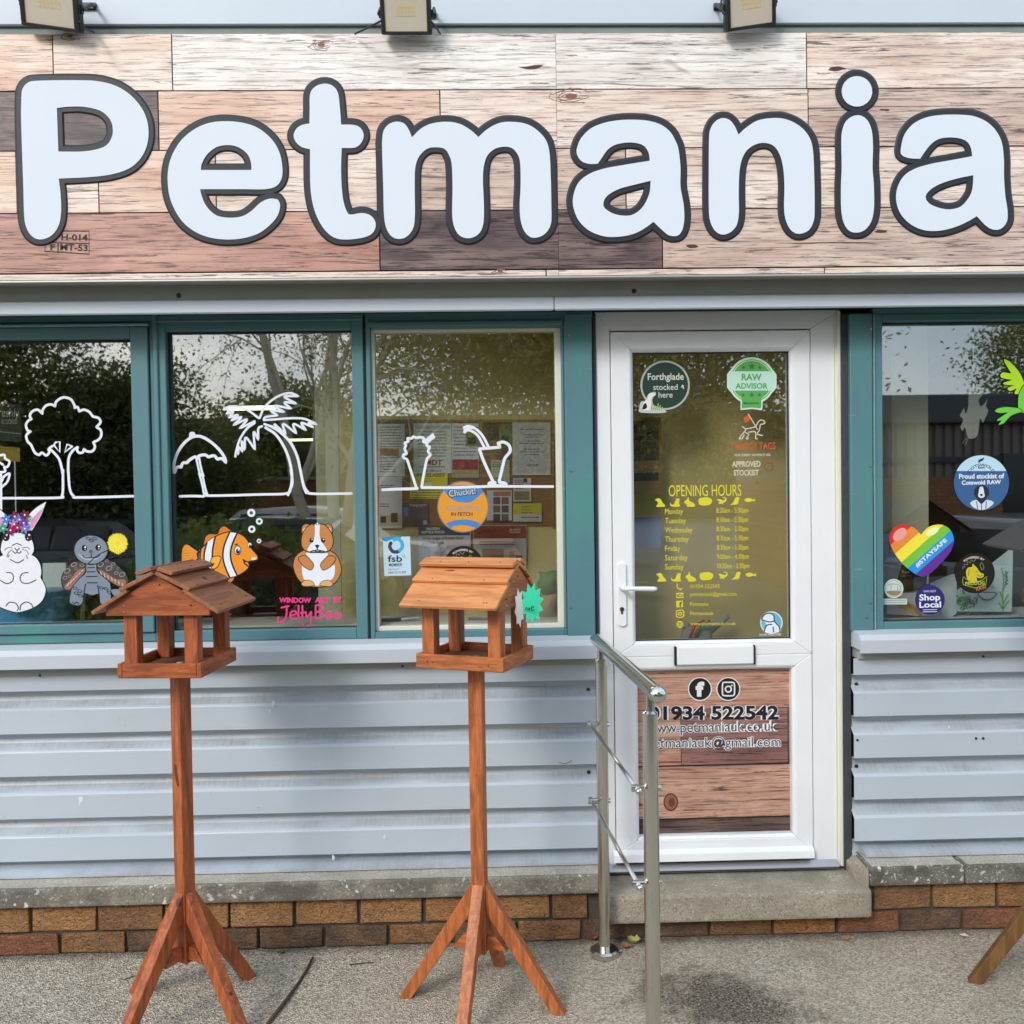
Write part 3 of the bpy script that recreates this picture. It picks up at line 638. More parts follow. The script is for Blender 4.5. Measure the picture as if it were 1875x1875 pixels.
def z2p(pts, ox): return [(ox+p[0]*z1, p[1]*z1)+tuple(p[2:]) for p in pts]
LET = []
LET.append(('P', z2p([(115,520),(120,478),(150,443),(205,433),(400,430),(520,435),(620,460),(700,510),(760,580),(790,650),(797,720),(785,790),(750,855),(690,905),(600,935),(480,950),(315,958,1),(325,1040),(328,1130),(318,1200),(290,1250),(250,1278),(200,1283),(160,1255),(135,1200),(128,1120),(125,1000),(118,800),(113,620)], 0),
   [z2p([(305,580,1),(360,573),(450,573),(540,595),(590,640),(605,690),(600,735),(570,780),(510,803),(430,813),(313,813,1)], 0)]))
LET.append(('e', z2p([(1073,1015,1),(1300,1015),(1420,1015),(1480,1000),(1510,960),(1515,900),(1500,820),(1460,750),(1390,690),(1310,660),(1210,650),(1120,660),(1040,695),(970,755),(920,840),(900,930),(905,1030),(930,1110),(980,1190),(1050,1245),(1130,1275),(1220,1285),(1310,1277),(1390,1250),(1450,1205),(1490,1155),(1503,1100),(1490,1070,1),(1450,1065),(1400,1085),(1350,1130),(1300,1160),(1230,1168),(1160,1155),(1110,1110),(1085,1060)], 0),
   [z2p([(1078,912,1),(1082,880),(1110,830),(1160,790),(1220,778),(1280,790),(1330,830),(1348,880),(1348,912,1)], 0)]))
LET.append(('t', [(566.6,226,1),(567,200),(568,171),(578,158),(594,153),(609,157),(619,171),(623,205),(624.6,228,1),(648,228.7),(660,234),(666,246),(663,259),(651,270),(625.6,271,1),(624.6,307),(625.6,341),(629,369),(636,389),(643,393),(661,390),(675,392.5),(685,401),(688,413),(682,427),(665,435),(634,438.6),(612,435),(594,420),(580,396),(571.7,368.6),(568,334),(567.6,273,1),(553,269.6),(541,259),(537.5,247),(542.7,235.5),(553,228.7)], []))
LET.append(('m', z2p([(292,800),(292,760),(300,700),(330,665),(370,652),(410,662),(435,695),(452,737,1),(500,690),(560,662),(640,653),(710,665),(770,700),(808,735,1),(860,690),(920,660),(980,653),(1060,663),(1120,695),(1170,750),(1190,820),(1197,950),(1200,1100),(1198,1200),(1170,1250),(1130,1273),(1090,1273),(1055,1240),(1035,1180),(1030,1100),(1035,1000),(1033,880),(1020,830),(990,795),(950,787),(900,797),(860,830),(840,880),(833,960),(838,1100),(835,1200),(810,1255),(760,1278),(710,1265),(680,1220),(668,1150),(670,1000),(665,880),(650,830),(625,797),(570,790),(530,800),(490,840),(470,900),(467,1000),(468,1150),(460,1220),(430,1265),(390,1282),(345,1270),(315,1225),(302,1150),(298,1000)], 600), []))
LET.append(('a', z2p([(1335,815),(1340,785),(1360,740),(1410,690),(1480,660),(1560,645),(1640,642),(1720,648),(1790,670),(1840,710),(1868,760),(1882,800),(1893,900),(1893,1000),(1910,1100),(1913,1180),(1900,1240),(1875,1265),(1830,1262),(1790,1230),(1748,1190,1),(1700,1225),(1640,1255),(1560,1270),(1480,1267),(1400,1235),(1345,1180),(1318,1110),(1318,1050),(1345,980),(1400,935),(1480,905),(1600,883),(1728,862,1),(1722,820),(1700,785),(1660,768),(1600,765),(1540,778),(1500,805),(1475,840),(1450,878,1),(1410,880),(1370,870),(1345,845)], 600),
   [z2p([(1733,970,1),(1650,990),(1560,1015),(1500,1050),(1480,1085),(1485,1115),(1530,1145),(1590,1157),(1640,1150),(1690,1110),(1725,1040)], 600)]))
LET.append(('n', z2p([(185,760),(190,700),(215,655),(255,633),(295,643),(325,680),(343,722,1),(390,680),(450,645),(530,633),(600,640),(670,675),(720,730),(742,800),(750,950),(752,1100),(748,1180),(720,1235),(670,1255),(630,1240),(600,1190),(588,1120),(590,1000),(583,900),(565,830),(535,785),(490,767),(440,773),(390,805),(360,860),(347,940),(345,1050),(345,1150),(330,1215),(290,1252),(250,1258),(215,1235),(190,1180),(184,1100),(184,900)], 1235), []))
LET.append(('i', z2p([(895,760),(900,700),(920,650),(960,622),(1000,620),(1035,645),(1058,700),(1065,780),(1063,900),(1070,1000),(1070,1120),(1055,1190),(1020,1235),(980,1248),(940,1240),(910,1200),(895,1130),(893,1000),(897,900)], 1235), []))
LET.append(('dot', z2p([(979+82*math.cos(a), 490+82*math.sin(a)) for a in (2*math.pi*k/14 for k in range(14))], 1235), []))
LET.append(('a', z2p([(1215,826),(1217,780),(1235,720),(1280,665),(1350,630),(1430,617),(1520,615),(1600,622),(1670,650),(1720,695),(1755,760),(1767,850),(1768,950),(1775,1050),(1787,1130),(1783,1190),(1750,1228),(1710,1232),(1670,1210),(1622,1160,1),(1570,1190),(1500,1220),(1420,1238),(1340,1235),(1270,1205),(1215,1150),(1190,1080),(1195,1010),(1230,945),(1290,905),(1380,878),(1480,860),(1597,838,1),(1592,800),(1575,765),(1540,745),(1480,737),(1420,745),(1380,770),(1350,805),(1318,852,1),(1270,850),(1240,843)], 1235),
   [z2p([(1603,940,1),(1520,957),(1430,985),(1370,1020),(1347,1055),(1365,1090),(1420,1115),(1480,1123),(1540,1105),(1585,1050),(1600,1000)], 1235)]))
SA = Art(0, 0, 1, YS)
SA.lay = 3
for i, (ch, outer, holes) in enumerate(LET):
    L = SA.fill(sign, 'letter', outer, lw, holes=holes, thick=.003, step=5, dy=.0078+.0002*i)
    mb = MB()
    for lp_ in [outer]+holes: SA.sweep(mb, lp_, 12.2, True, True, 4, d=.0008+.00005*i, t=.0042)
    o = mb.build('letter_outline', lk, L)
# stencilled stamp printed on a plank, half under the first letter
ink = paint((52, 42, 44)); sst = SA
SA.stroke(sign, 'stamp_border', [[(84, 423), (163, 423), (163, 465), (82, 460), (84, 423)], [(84, 444), (163, 446)], [(106, 444), (106, 463)]], 1.0, ink, smooth=False, d=.0006, t=.0004)
SA.text(sign, 'stamp_text', 'H-014', (112, 440), (160, 441), 12, ink, .02, dy=.0012); SA.text(sign, 'stamp_text', 'MT-53', (110, 458), (160, 460), 12, ink, .02, dy=.0012); SA.text(sign, 'stamp_text', 'F', (92, 458), (101, 458), 11, ink, .02, dy=.0012)

# knots and splits printed on the planks
kd = paint((92, 56, 50)); kb_ = paint((140, 104, 94)); kr = paint((150, 92, 76))
SA.fill(sign, 'printed_knot', [(947, 122, 1), (962, 122), (980, 119), (995, 119, 1), (985, 125), (968, 127)], kd, dy=.0006)
def burl(cx, cy_, rx, ry, n, seed):
    rr = random.Random(seed); ls = []
    for k in range(n):
        f_ = (k+1)/n; ls.append([(cx+rx*f_*math.cos(a)*rr.uniform(.85, 1.12), cy_+ry*f_*math.sin(a)*rr.uniform(.8, 1.15)) for a in (rr.uniform(0, 1)+2*math.pi*i/11*rr.choice((.75, .9)) for i in range(12))])
    SA.stroke(sign, 'printed_knot', ls, .5, kb_, d=.0006, t=.0002); SA.fill(sign, 'printed_knot', [(cx+rx*.28*math.cos(a), cy_+ry*.3*math.sin(a)) for a in (2*math.pi*i/8 for i in range(8))], kr, dy=.0005)
burl(588, 82, 24, 11, 4, 1); burl(1046, 176, 40, 14, 5, 2); burl(128, 66, 20, 9, 4, 3); burl(916, 497, 16, 5, 3, 6)
for cx, cy_, w_ in ((1532, 126, 19), (1621, 201, 10), (1614, 424, 14), (1268, 450, 16)):
    rr = random.Random(int(cx)); SA.fill(sign, 'printed_knot', [(cx+w_*math.cos(a)*rr.uniform(.5, 1.1), cy_+w_*.22*math.sin(a)*rr.uniform(.6, 1.3)) for a in (2*math.pi*i/10 for i in range(10))], kd if w_ < 20 else kr, dy=.0005)

# ------------------------------------------------------------------ floodlights over the sign
def floodlight(cx, cy_, w, h, lean, label, cables):
    Y = -.31; c = P(cx, cy_, Y); sc = (Y-CAM.y)/FPX
    t = thing('floodlight', label, 'floodlight', (c.x, Y, c.z), 'floodlights over the sign')
    hw, hh = w*sc/2, h*sc/2; tl = D2R(24); R = Matrix.Rotation(lean, 3, 'Y') @ Matrix.Rotation(tl, 3, 'X')
    def X(v): return Vector((c.x, Y, c.z))+R @ Vector(v)
    def bx(x0, x1, y0, y1, z0, z1):
        return MB().add([X(q) for q in ((x0,y0,z0),(x1,y0,z0),(x1,y1,z0),(x0,y1,z0),(x0,y0,z1),(x1,y0,z1),(x1,y1,z1),(x0,y1,z1))], [(0,3,2,1),(4,5,6,7),(0,1,5,4),(1,2,6,5),(2,3,7,6),(3,0,4,7)])
    b1 = bx(-hw, hw, -.004, .03, -hh, hh); b1.build('housing', M['black_metal'], t, bev=.006, seg=2)
    bx(-hw*.97, hw*.97, -.012, -.003, -hh*.97, -hh*.84).build('bezel', M['black_metal'], t, bev=.002); bx(-hw*.97, hw*.97, -.012, -.003, hh*.84, hh*.97).build('bezel', M['black_metal'], t, bev=.002)
    bx(-hw*.97, -hw*.82, -.012, -.003, -hh*.84, hh*.84).build('bezel', M['black_metal'], t, bev=.002); bx(hw*.82, hw*.97, -.012, -.003, -hh*.84, hh*.84).build('bezel', M['black_metal'], t, bev=.002)
    ln = bx(-hw*.82, hw*.82, -.0075, -.004, -hh*.84, hh*.84).build('lens', M['lens'], t)
    mb = MB()
    for i in range(6):
        for j in range(3):
            u, v_ = (i-2.5)*hw*.13, hh*.15+(j-1)*hh*.2; p = bx(u-hw*.05, u+hw*.05, -.0082, -.0073, v_-hh*.08, v_+hh*.08); mb.add(p.v, p.f)
    mb.build('led_chips', M['led'], ln)
    for k in range(7): u = (k-3)*hw*.27; bx(u-.002, u+.002, .028, .045, -hh*.8, hh*.8).build('cooling_fin', M['black_metal'], t)
    for s in (-1, 1): bx(s*(hw+.003)-.003, s*(hw+.003)+.003, .004, .02, -hh*.2, hh*.2).build('pivot_bolt', M['black_metal'], t, bev=.001)
    mb = MB(); mb.tube([X((-hw-.006, .012, 0)), X((-hw-.006, .08, .02)), (c.x-hw-.006, YF-.004, c.z+.05)], .006, 6); mb.tube([X((hw+.006, .012, 0)), X((hw+.006, .08, .02)), (c.x+hw+.006, YF-.004, c.z+.05)], .006, 6)
    mb.box(c.x-hw-.012, c.x+hw+.012, YF-.01, YF+.004, c.z+.04, c.z+.06); mb.build('bracket', M['black_metal'], t)
    for cb in cables: MB().tube([P(q[0], q[1], q[2]) for q in cb], .0035, 6).build('cable', M['cable'], t, smooth=True)
    return t
floodlight(91, 9, 106, 78, D2R(8), 'black floodlight at the left end above the P of the sign', [[(146, 40, -.42), (155, 52, -.36), (172, 59, -.26)]])
floodlight(743, 25, 92, 68, D2R(0), 'black floodlight in the middle, above the t and m of the sign', [[(698, 38, -.42), (675, 50, -.34), (650, 62, -.26)], [(790, 40, -.42), (800, 52, -.34), (806, 62, -.26)]])
floodlight(1374, 10, 94, 76, D2R(-8), 'black floodlight towards the right, above the n of the sign', [[(1327, 26, -.42), (1319, 14, -.38), (1322, -6, -.34)]])

# ------------------------------------------------------------------ bird tables
def bird_table(name, label, c, yaw, legyaw, wd, roofm, tz=1.123, Lx=.300, Ly=.262, felt=False, legr=.28, zleg=.405):
    t = thing(name, label, 'bird table', (c[0], c[1], 0), 'bird tables in front of the shop', yaw, local=True)
    bx, by, bz = M[wd+'_x'], M[wd+'_y'], M[wd+'_z']
    hx, hy = Lx/2, Ly/2; ph = .021; B = .0016
    def prt(name, mb, m, par=t, bev=B, **k): return mb.build(name, m, par, bev=bev, **k)
    # tray floor and its four rims
    prt('tray_floor', MB().box(-hx+.012, hx-.012, -hy+.012, hy-.012, tz+.008, tz+.02), flat('dusty_'+name, (112, 76, 56) if wd != 'olive' else (90, 70, 50), .8, .2, 25))
    prt('tray_rim', MB().box(-hx, hx, -hy, -hy+.014, tz, tz+.045), bx); prt('tray_rim', MB().box(-hx, hx, hy-.014, hy, tz, tz+.045), bx)
    prt('tray_rim', MB().box(-hx, -hx+.014, -hy+.0145, hy-.0145, tz, tz+.0445), by); prt('tray_rim', MB().box(hx-.014, hx, -hy+.0145, hy-.0145, tz, tz+.0445), by)
    zg = tz+.192
    for sx in (-1, 1):
        for sy in (-1, 1):
            px_, py_ = sx*(hx-.015-ph), sy*(hy-.015-ph); prt('corner_post', MB().box(px_-ph, px_+ph, py_-ph, py_+ph, tz+.0205, zg+.022), bz)
    # gable boards and eave rails
    gw, ga, ge = .163, zg+.125, .022
    for s in (-1, 1):
        xa = s*(hx-.014); xb = xa+s*.016
        prt('gable_board', MB().prism([(-gw, zg), (gw, zg), (gw, zg+ge), (0, ga), (-gw, zg+ge)], 0, min(xa, xb), max(xa, xb)), by)
    for s in (-1, 1): prt('eave_rail', MB().box(-hx+.016, hx-.016, s*(hy-.012)-.009, s*(hy-.012)+.009, zg+.004, zg+.03), bx)
    # roof: two lapped boards each side and a capped ridge
    rl = hx+.021; rr_ = hx+.008; sl_ = math.atan2(ga-zg-ge, gw); rm = M[roofm] if isinstance(roofm, str) else roofm
    def roofpt(s, d_, lift): return (s*(d_*math.cos(sl_)-lift*-math.sin(sl_)*1), ga-d_*math.sin(sl_)+lift*math.cos(sl_))
    def board(s, d0, d1, l0, l1, th, name='roof_board', m=rm, ext=0.0):
        q = [roofpt(s, d0, l0), roofpt(s, d1, l1), roofpt(s, d1, l1+th), roofpt(s, d0, l0+th)]
        return prt(name, MB().prism(q, 0, -rl-ext, rr_+ext), m)
    slen = gw/math.cos(sl_)
    for s in (-1, 1):
        if felt: board(s, .0, slen+.05, .002, .002, .012); board(s, -.004, slen+.058, .0145, .0145, .004, 'roof_felt', M['felt'], .008)
        else:
            board(s, .098, slen+.035, .002, .003, .012); board(s, .0, .116, .003, .0148, .012)
            board(s, -.002, .046, .0165, .0275, .013, 'ridge_cap')
    # nails and the screw in the tray
    if not felt:
        for s in (-1, 1):
            for (d_, lf, xs_) in ((.108, .0275, (-.1, .08)), (slen+.012, .016, (-.11, .12, .11)), (.03, .038, (-.1, 0, .11))):
                for x in xs_:
                    q = roofpt(s, d_, lf); MB().sphere((x, q[0], q[1]), .0026, 6, 4, (1, 1, .5)).build('nail', M['nail'], t)
        for s in (-1, 1):
            xo = s*(hx+.0025)
            for q in ((-.105, zg+.012), (-.105, zg+.032), (.105, zg+.012), (.105, zg+.032), (-.008, ga-.03), (.008, ga-.03)): MB().sphere((xo, q[0], q[1]), .0028, 6, 4).build('nail', M['zinc'] if q[0] > 0 or q[1] < zg+.02 else M['nail'], t)
        for s in (-1, 1):
            for x in (-.11, -.09, .1): MB().sphere((x, s*hy, tz+.02), .0026, 6, 4).build('nail', M['nail'], t)
    MB().tube([(0, 0, tz+.019), (0, 0, tz+.0225)], [.012, .01], 12).build('tray_screw', M['zinc'], t)
    # pole, legs and cross braces, turned about the pole
    a0 = legyaw-yaw; R = Matrix.Rotation(a0, 3, 'Z'); pw = .0228
    def rot(mb): mb.v = [tuple(R @ Vector(v)) for v in mb.v]; return mb
    prt('pole', rot(MB().box(-pw, pw, -pw, pw, .175, tz+.0075)), bz)
    zt = zleg
    for k in range(4):
        Rk = Matrix.Rotation(k*math.pi/2, 3, 'Z'); w2, th = .0185, .040
        pro = [(pw+.0005, zt), (pw+.0005, zt-.092), (legr-.042, 0), (legr, 0)]
        mb = MB().prism([(q[0], q[1]) for q in pro], 1, -w2, w2); mb.v = [tuple(R @ (Rk @ Vector(v))) for v in mb.v]; prt('leg', mb, bz, bev=.002)
        zb_, r1 = .188, pw+(zt-.105-.21)/(zt-.105)*(legr-.048-pw)
        mb = MB().prism([(pw+.001, zb_), (pw+.001, zb_+.042), (r1-.03, zb_+.042), (r1+.006, zb_)], 1, -.012, .012); mb.v = [tuple(R @ (Rk @ Vector(v))) for v in mb.v]; prt('brace', mb, bx, bev=.0015)
    return t
T1 = bird_table('bird_table', 'reddish bird table on the left, gable end towards the street, fish painting behind it', (-.999, -.50), D2R(84.9), D2R(57), 'red', 'roof_brown')
T2 = bird_table('bird_table', 'orange brown bird table in the middle, roof slope facing out, green star on it', (-.047, -.495), D2R(-23.5), D2R(-14), 'org', 'roof_orange')
f3 = G(1770, 1797)
T3 = bird_table('bird_table', 'dark brown bird table with grey felt roof, cut off by the right edge', (f3.x+.30, f3.y-.10), D2R(80), D2R(160), 'olive', 'olive_x', tz=1.275, felt=True, Lx=.30, Ly=.20, legr=.312, zleg=.47)

# starburst price cards on the middle bird table
def star_card(name, label, cpx, Y, rx, ry, m, rz, nspk, txt=None):
    c = P(cpx[0], cpx[1], Y); t = thing(name, label, 'price tag', (c.x, Y, c.z))
    R = Matrix.Rotation(rz, 3, 'Z'); n = nspk*2; rs = random.Random(nspk)
    pts = [(rx*(1 if i % 2 == 0 else .66)*rs.uniform(.93, 1.05)*math.cos(2*math.pi*i/n+.2), ry*(1 if i % 2 == 0 else .72)*rs.uniform(.93, 1.05)*math.sin(2*math.pi*i/n+.2)) for i in range(n)]
    mb = MB().add([(0, -.0012, 0)]+[(p[0], 0, p[1]) for p in pts]+[(p[0], .0012, p[1]) for p in pts], [(0, 1+i, 1+(i+1) % n) for i in range(n)]+[(1+i, 1+n+i, 1+n+(i+1) % n, 1+(i+1) % n) for i in range(n)]+[tuple(range(1+n, 1+2*n))])
    mb.v = [tuple(Vector((c.x, Y, c.z))+R @ Vector(v)) for v in mb.v]
    mb.build('card', m, t)
    return t, R, c
ST, SR, SC = star_card('price_star', 'green paper starburst tag hung on the right end of the middle bird table', (974, 1105), -.60, .042, .066, flat('green_card', (60, 226, 178), .6, .04, 20), D2R(18), 11)
star_card('price_star', 'white paper starburst tag overlapping the left of the green star on the middle bird table', (951, 1113), -.616, .02, .064, flat('white_card', (226, 220, 220), .6, .04, 20), D2R(35), 8)
A = Art(0, 0, 1, -.614); A.stroke(ST, 'handwriting', [[(962, 1117), (964, 1112), (967, 1118), (969, 1112), (970, 1118)], [(973, 1114), (977, 1112), (975, 1110), (972, 1114), (974, 1118), (978, 1116)]], .8, paint((30, 40, 40)))

# ------------------------------------------------------------------ steel handrail
YP0, YP1 = -.2, -1.0
pb = G(1105, 1748); pb = Vector((XX(1104, 1500, pb.y), pb.y, 0)); YP0 = pb.y
pf = Vector((XX(1193, 1560, YP1), YP1, 0))
hr = thing('handrail', 'brushed steel handrail with two posts and thin cross rods beside the door', 'handrail', (pb.x, pb.y, 0))
rp_ = .0212
ztb = ZZ(1104, 1212, YP0); ztf = ZZ(1192, 1309, YP1)
for p_, zt in ((pb, ztb), (pf, ztf)):
    MB().tube([(p_.x, p_.y, 0), (p_.x, p_.y, zt)], rp_, 28).build('post', M['steel'], hr, smooth=False)
    MB().tube([(p_.x, p_.y, 0), (p_.x, p_.y, .018), (p_.x, p_.y, .024)], [.052, .052, .044], 32).build('base_cover', M['steel'], hr)
    MB().tube([(p_.x, p_.y, zt), (p_.x, p_.y, zt+.006), (p_.x, p_.y, zt+.012), (p_.x, p_.y, zt+.03), (p_.x, p_.y, zt+.06)], [.0215, .0215, .0135, .013, .012], 18).build('post_cap', M['chrome'], hr)
ra = P(1097, 1176, YP0-.01); Yb = YP1-.085; rb = P(1204, 1271, Yb)
dv = (rb-ra).normalized(); ra2 = ra-dv*.07
MB().tube([ra2, rb], rp_, 28).build('top_rail', M['steel'], hr); MB().sphere(ra2, rp_*1.0, 20, 12).build('rail_end', M['chrome'], hr, smooth=True); MB().sphere(rb, rp_*1.16, 24, 14).build('rail_end', M['chrome'], hr, smooth=True)
for p_, zt in ((pb, ztb), (pf, ztf)):
    k = (p_.y-ra.y)/(rb.y-ra.y); q = ra+(rb-ra)*k
    MB().tube([(p_.x, p_.y, zt+.05), (q.x, q.y, q.z-.012)], .008, 10).build('rail_bracket', M['chrome'], hr)
for (by_, fy) in ((1327, 1443), (1467, 1618)):
    cb = P(1083, by_, YP0); cf = P(1163, fy, YP1)
    for p_, c_ in ((pb, cb), (pf, cf)):
        MB().tube([(p_.x-rp_+.003, p_.y, c_.z), (p_.x-rp_-.032, p_.y, c_.z)], .0105, 16).build('rod_clamp', M['chrome'], hr)
        MB().tube([(p_.x+rp_-.003, p_.y, c_.z), (p_.x+rp_+.006, p_.y, c_.z)], .0085, 12).build('clamp_bolt', M['chrome'], hr)
    a = Vector((pb.x-rp_-.018, pb.y, cb.z)); b_ = Vector((pf.x-rp_-.018, pf.y, cf.z)); d_ = (b_-a).normalized()
    MB().tube([a-d_*.03, b_+d_*.03], .0062, 10).build('cross_rod', M['steel'], hr, smooth=True); MB().sphere(b_+d_*.032, .0088, 14, 8).build('rod_end', M['chrome'], hr, smooth=True); MB().sphere(a-d_*.03, .0085, 12, 8).build('rod_end', M['chrome'], hr, smooth=True)

# ------------------------------------------------------------------ litter on the pavement
bark = flat('twig_bark', (74, 58, 48), .9, .3, 60)
tw = [G(490, 1878), G(520, 1842), G(548, 1800), G(562, 1778), G(573, 1758)]
tag(MB().tube([(q.x, q.y, .006+.004*math.sin(i*2)) for i, q in enumerate(tw)], [.006, .0065, .0055, .0055, .0045], 8).build('twig', bark, smooth=True), 'bare brown twig lying on the pavement between the left and middle bird tables', 'twig')
tw = [G(640, 1768), G(660, 1766), G(684, 1764)]
tag(MB().tube([(q.x, q.y, .004) for q in tw], [.002, .002, .0015], 6).build('twig', bark, smooth=True), 'short thin twig lying on the pavement left of the middle bird table', 'twig')
def leaf(px, py, size, rgb, label, curl, rz, cat='leaf'):
    c = G(px, py); m = flat('leaf_%d_%d' % (int(px), int(py)), rgb, .7, .25, 60); n, k = 9, 5; mb = MB(); vs = []
    for i in range(n):
        u = i/(n-1); w = math.sin(math.pi*u**.8)*.42*(1+.12*math.sin(i*2.4))
        for j in range(k):
            v = (j-(k-1)/2)/((k-1)/2)*w; z = curl*(v*v*2.2+(u-.5)**2*1.1)+.03*math.sin(i*1.9+j)
            p = Matrix.Rotation(rz, 3, 'Z') @ Vector(((u-.5)*size, v*size, z*size+.004+.002)); vs.append((c.x+p.x, c.y+p.y, max(.002, p.z)))
    fs = [(i*k+j, i*k+j+1, (i+1)*k+j+1, (i+1)*k+j) for i in range(n-1) for j in range(k-1)]
    return tag(mb.add(vs, fs).build('fallen_leaf', m, smooth=True), label, cat, 'leaves blown against the wall')
o = leaf(1162, 1728, .062, (176, 176, 104), 'pale green fallen leaf standing against the bricks right of the rail post', .9, 1.1)
leaf(1148, 1738, .045, (138, 92, 54), 'brown curled leaf on the pavement beside the pale green leaf', .8, .4)
leaf(1084, 1722, .05, (150, 104, 62), 'brown curled leaf left of the back handrail post', .9, 2.2)
leaf(1135, 1745, .02, (200, 196, 190), 'tiny pale scrap on the pavement by the handrail base', .5, 1.0, 'litter')
leaf(232, 1790, .045, (168, 160, 152), 'flat pale grey leaf on the pavement behind the left bird table', .05, .3)
for i, (px, py, s) in enumerate(((268, 1742, .016), (515, 1745, .03), (1765, 1716, .03), (1550, 1722, .03))):
    leaf(px, py, s, ((206, 204, 200), (120, 90, 66), (206, 202, 192), (176, 116, 66))[i], ('small white scrap at the foot of the bricks by the left bird table', 'dry leaf crumbs at the foot of the bricks above the bare twig', 'pale leaf at the foot of the bricks under the right window', 'orange brown leaf at the foot of the bricks right of the step')[i], .3, i*1.3)
# loose grit along the foot of the wall
mb = MB()
for i in range(900):
    x = rng.uniform(-2.0, 2.2); y = YB-abs(rng.normal(0, .03))-.006; r = rng.uniform(.0012, .0042)
    if abs(x-pb.x) < .06: continue
    h = rng.normal(0, 1, (4, 3)); h /= np.linalg.norm(h, axis=1)[:, None]; h[:, 2] = np.abs(h[:, 2])*.8
    mb.add([(x+r*a_, y+r*b2, r*c2) for a_, b2, c2 in h], [(0, 1, 2), (0, 2, 3), (0, 3, 1), (1, 3, 2)])
tag(mb.build('grit', flat('loose_grit', (120, 108, 94), .95, .5, 200)), 'loose grit and crumbs gathered along the foot of the brick wall', 'grit', kind='stuff')
# ------------------------------------------------------------------ inside the shop
zin = ZL(1143, .1, 450)-.004
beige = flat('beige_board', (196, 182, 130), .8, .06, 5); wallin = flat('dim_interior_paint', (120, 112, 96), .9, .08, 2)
def shell(name, *a, m=wallin): return tag(MB().box(*a).build(name, m), kind='structure')
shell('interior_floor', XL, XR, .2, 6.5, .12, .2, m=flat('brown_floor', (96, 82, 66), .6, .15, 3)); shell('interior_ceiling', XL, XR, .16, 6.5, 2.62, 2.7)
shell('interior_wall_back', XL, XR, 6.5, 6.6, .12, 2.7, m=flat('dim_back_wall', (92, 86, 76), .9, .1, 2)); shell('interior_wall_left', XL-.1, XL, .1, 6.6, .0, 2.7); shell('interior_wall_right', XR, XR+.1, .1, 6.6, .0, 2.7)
tag(MB().box(XL, XX(1034, 900, .1), .095, .34, zin-.03, zin).build('inner_sill', flat('white_inner_sill', (206, 206, 202), .5, .05, 4)), kind='structure')
tag(MB().box(XX(1600, 900, .1), XR, .095, .42, ZL(1133, .1, 1750)-.03, ZL(1133, .1, 1750)-.001).build('inner_sill', flat('white_inner_sill_right', (206, 208, 206), .5, .05, 4)), kind='structure')
YN = .30
bp = thing('notice_partition', 'beige partition board standing behind the third window, covered in notices', 'partition', (XX(800, 900, YN), YN, zin))
xa, xb, xc = XX(579, 900, YN), XX(622, 900, YN), XX(1034, 900, YN)
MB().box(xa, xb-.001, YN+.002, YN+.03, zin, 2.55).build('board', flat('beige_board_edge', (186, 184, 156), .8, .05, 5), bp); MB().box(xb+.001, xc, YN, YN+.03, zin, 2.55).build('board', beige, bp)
YK = .3
pw_ = thing('partition_wall', 'plain khaki partition wall seen through the door glass', 'partition', (XX(1300, 900, YK), YK, .2))
MB().box(XX(1040, 900, YK), XX(1560, 900, YK), YK, YK+.05, .2, 2.6).build('panel', flat('khaki_panel', (196, 178, 122), .8, .08, 3), pw_)
col = thing('interior_column', 'pale boxed column inside the right window', 'column', (XX(1665, 900, .38), .38, .2))
x0, x1 = XX(1633, 900, .36), XX(1700, 900, .36); MB().box(x0, x1, .36, .6, .2, 2.6).build('casing', flat('pale_green_board', (190, 190, 168), .8, .05, 4), col); x0, x1 = XX(1612, 900, .34), XX(1633, 900, .34); MB().box(x0, x1-.002, .34, .6, .2, 2.6).build('edge_panel', flat('taupe_board', (146, 138, 120), .8, .05, 4), col)
em, ent, eb = newmat('fluorescent_tube'); eb.inputs['Emission Color'].default_value = (*s2l((236, 246, 190)), 1); eb.inputs['Emission Strength'].default_value = 2.2
for (xa_, xb_, py, Yl, lab) in ((418, 503, 748, 3.2, 'long lit ceiling tube deep in the shop behind the palm drawing'), (528, 572, 805, 4.6, 'short lit ceiling tube deep in the shop right of the palm trunk')):
    a, b_ = P(xa_, py, Yl), P(xb_, py, Yl); t = thing('ceiling_light', lab, 'ceiling light', (a.x, Yl, a.z), 'lit tubes inside the shop')
    MB().box(a.x, b_.x, Yl-.03, Yl+.03, a.z-.012, a.z+.012).build('tube', em, t, bev=.005); MB().box(a.x-.02, b_.x+.02, Yl-.04, Yl+.04, a.z+.013, a.z+.05).build('fitting', M['upvc'], t); MB().box((a.x+b_.x)/2-.01, (a.x+b_.x)/2+.01, Yl-.01, Yl+.01, a.z+.05, 2.63).build('hanger', M['black_metal'], t)
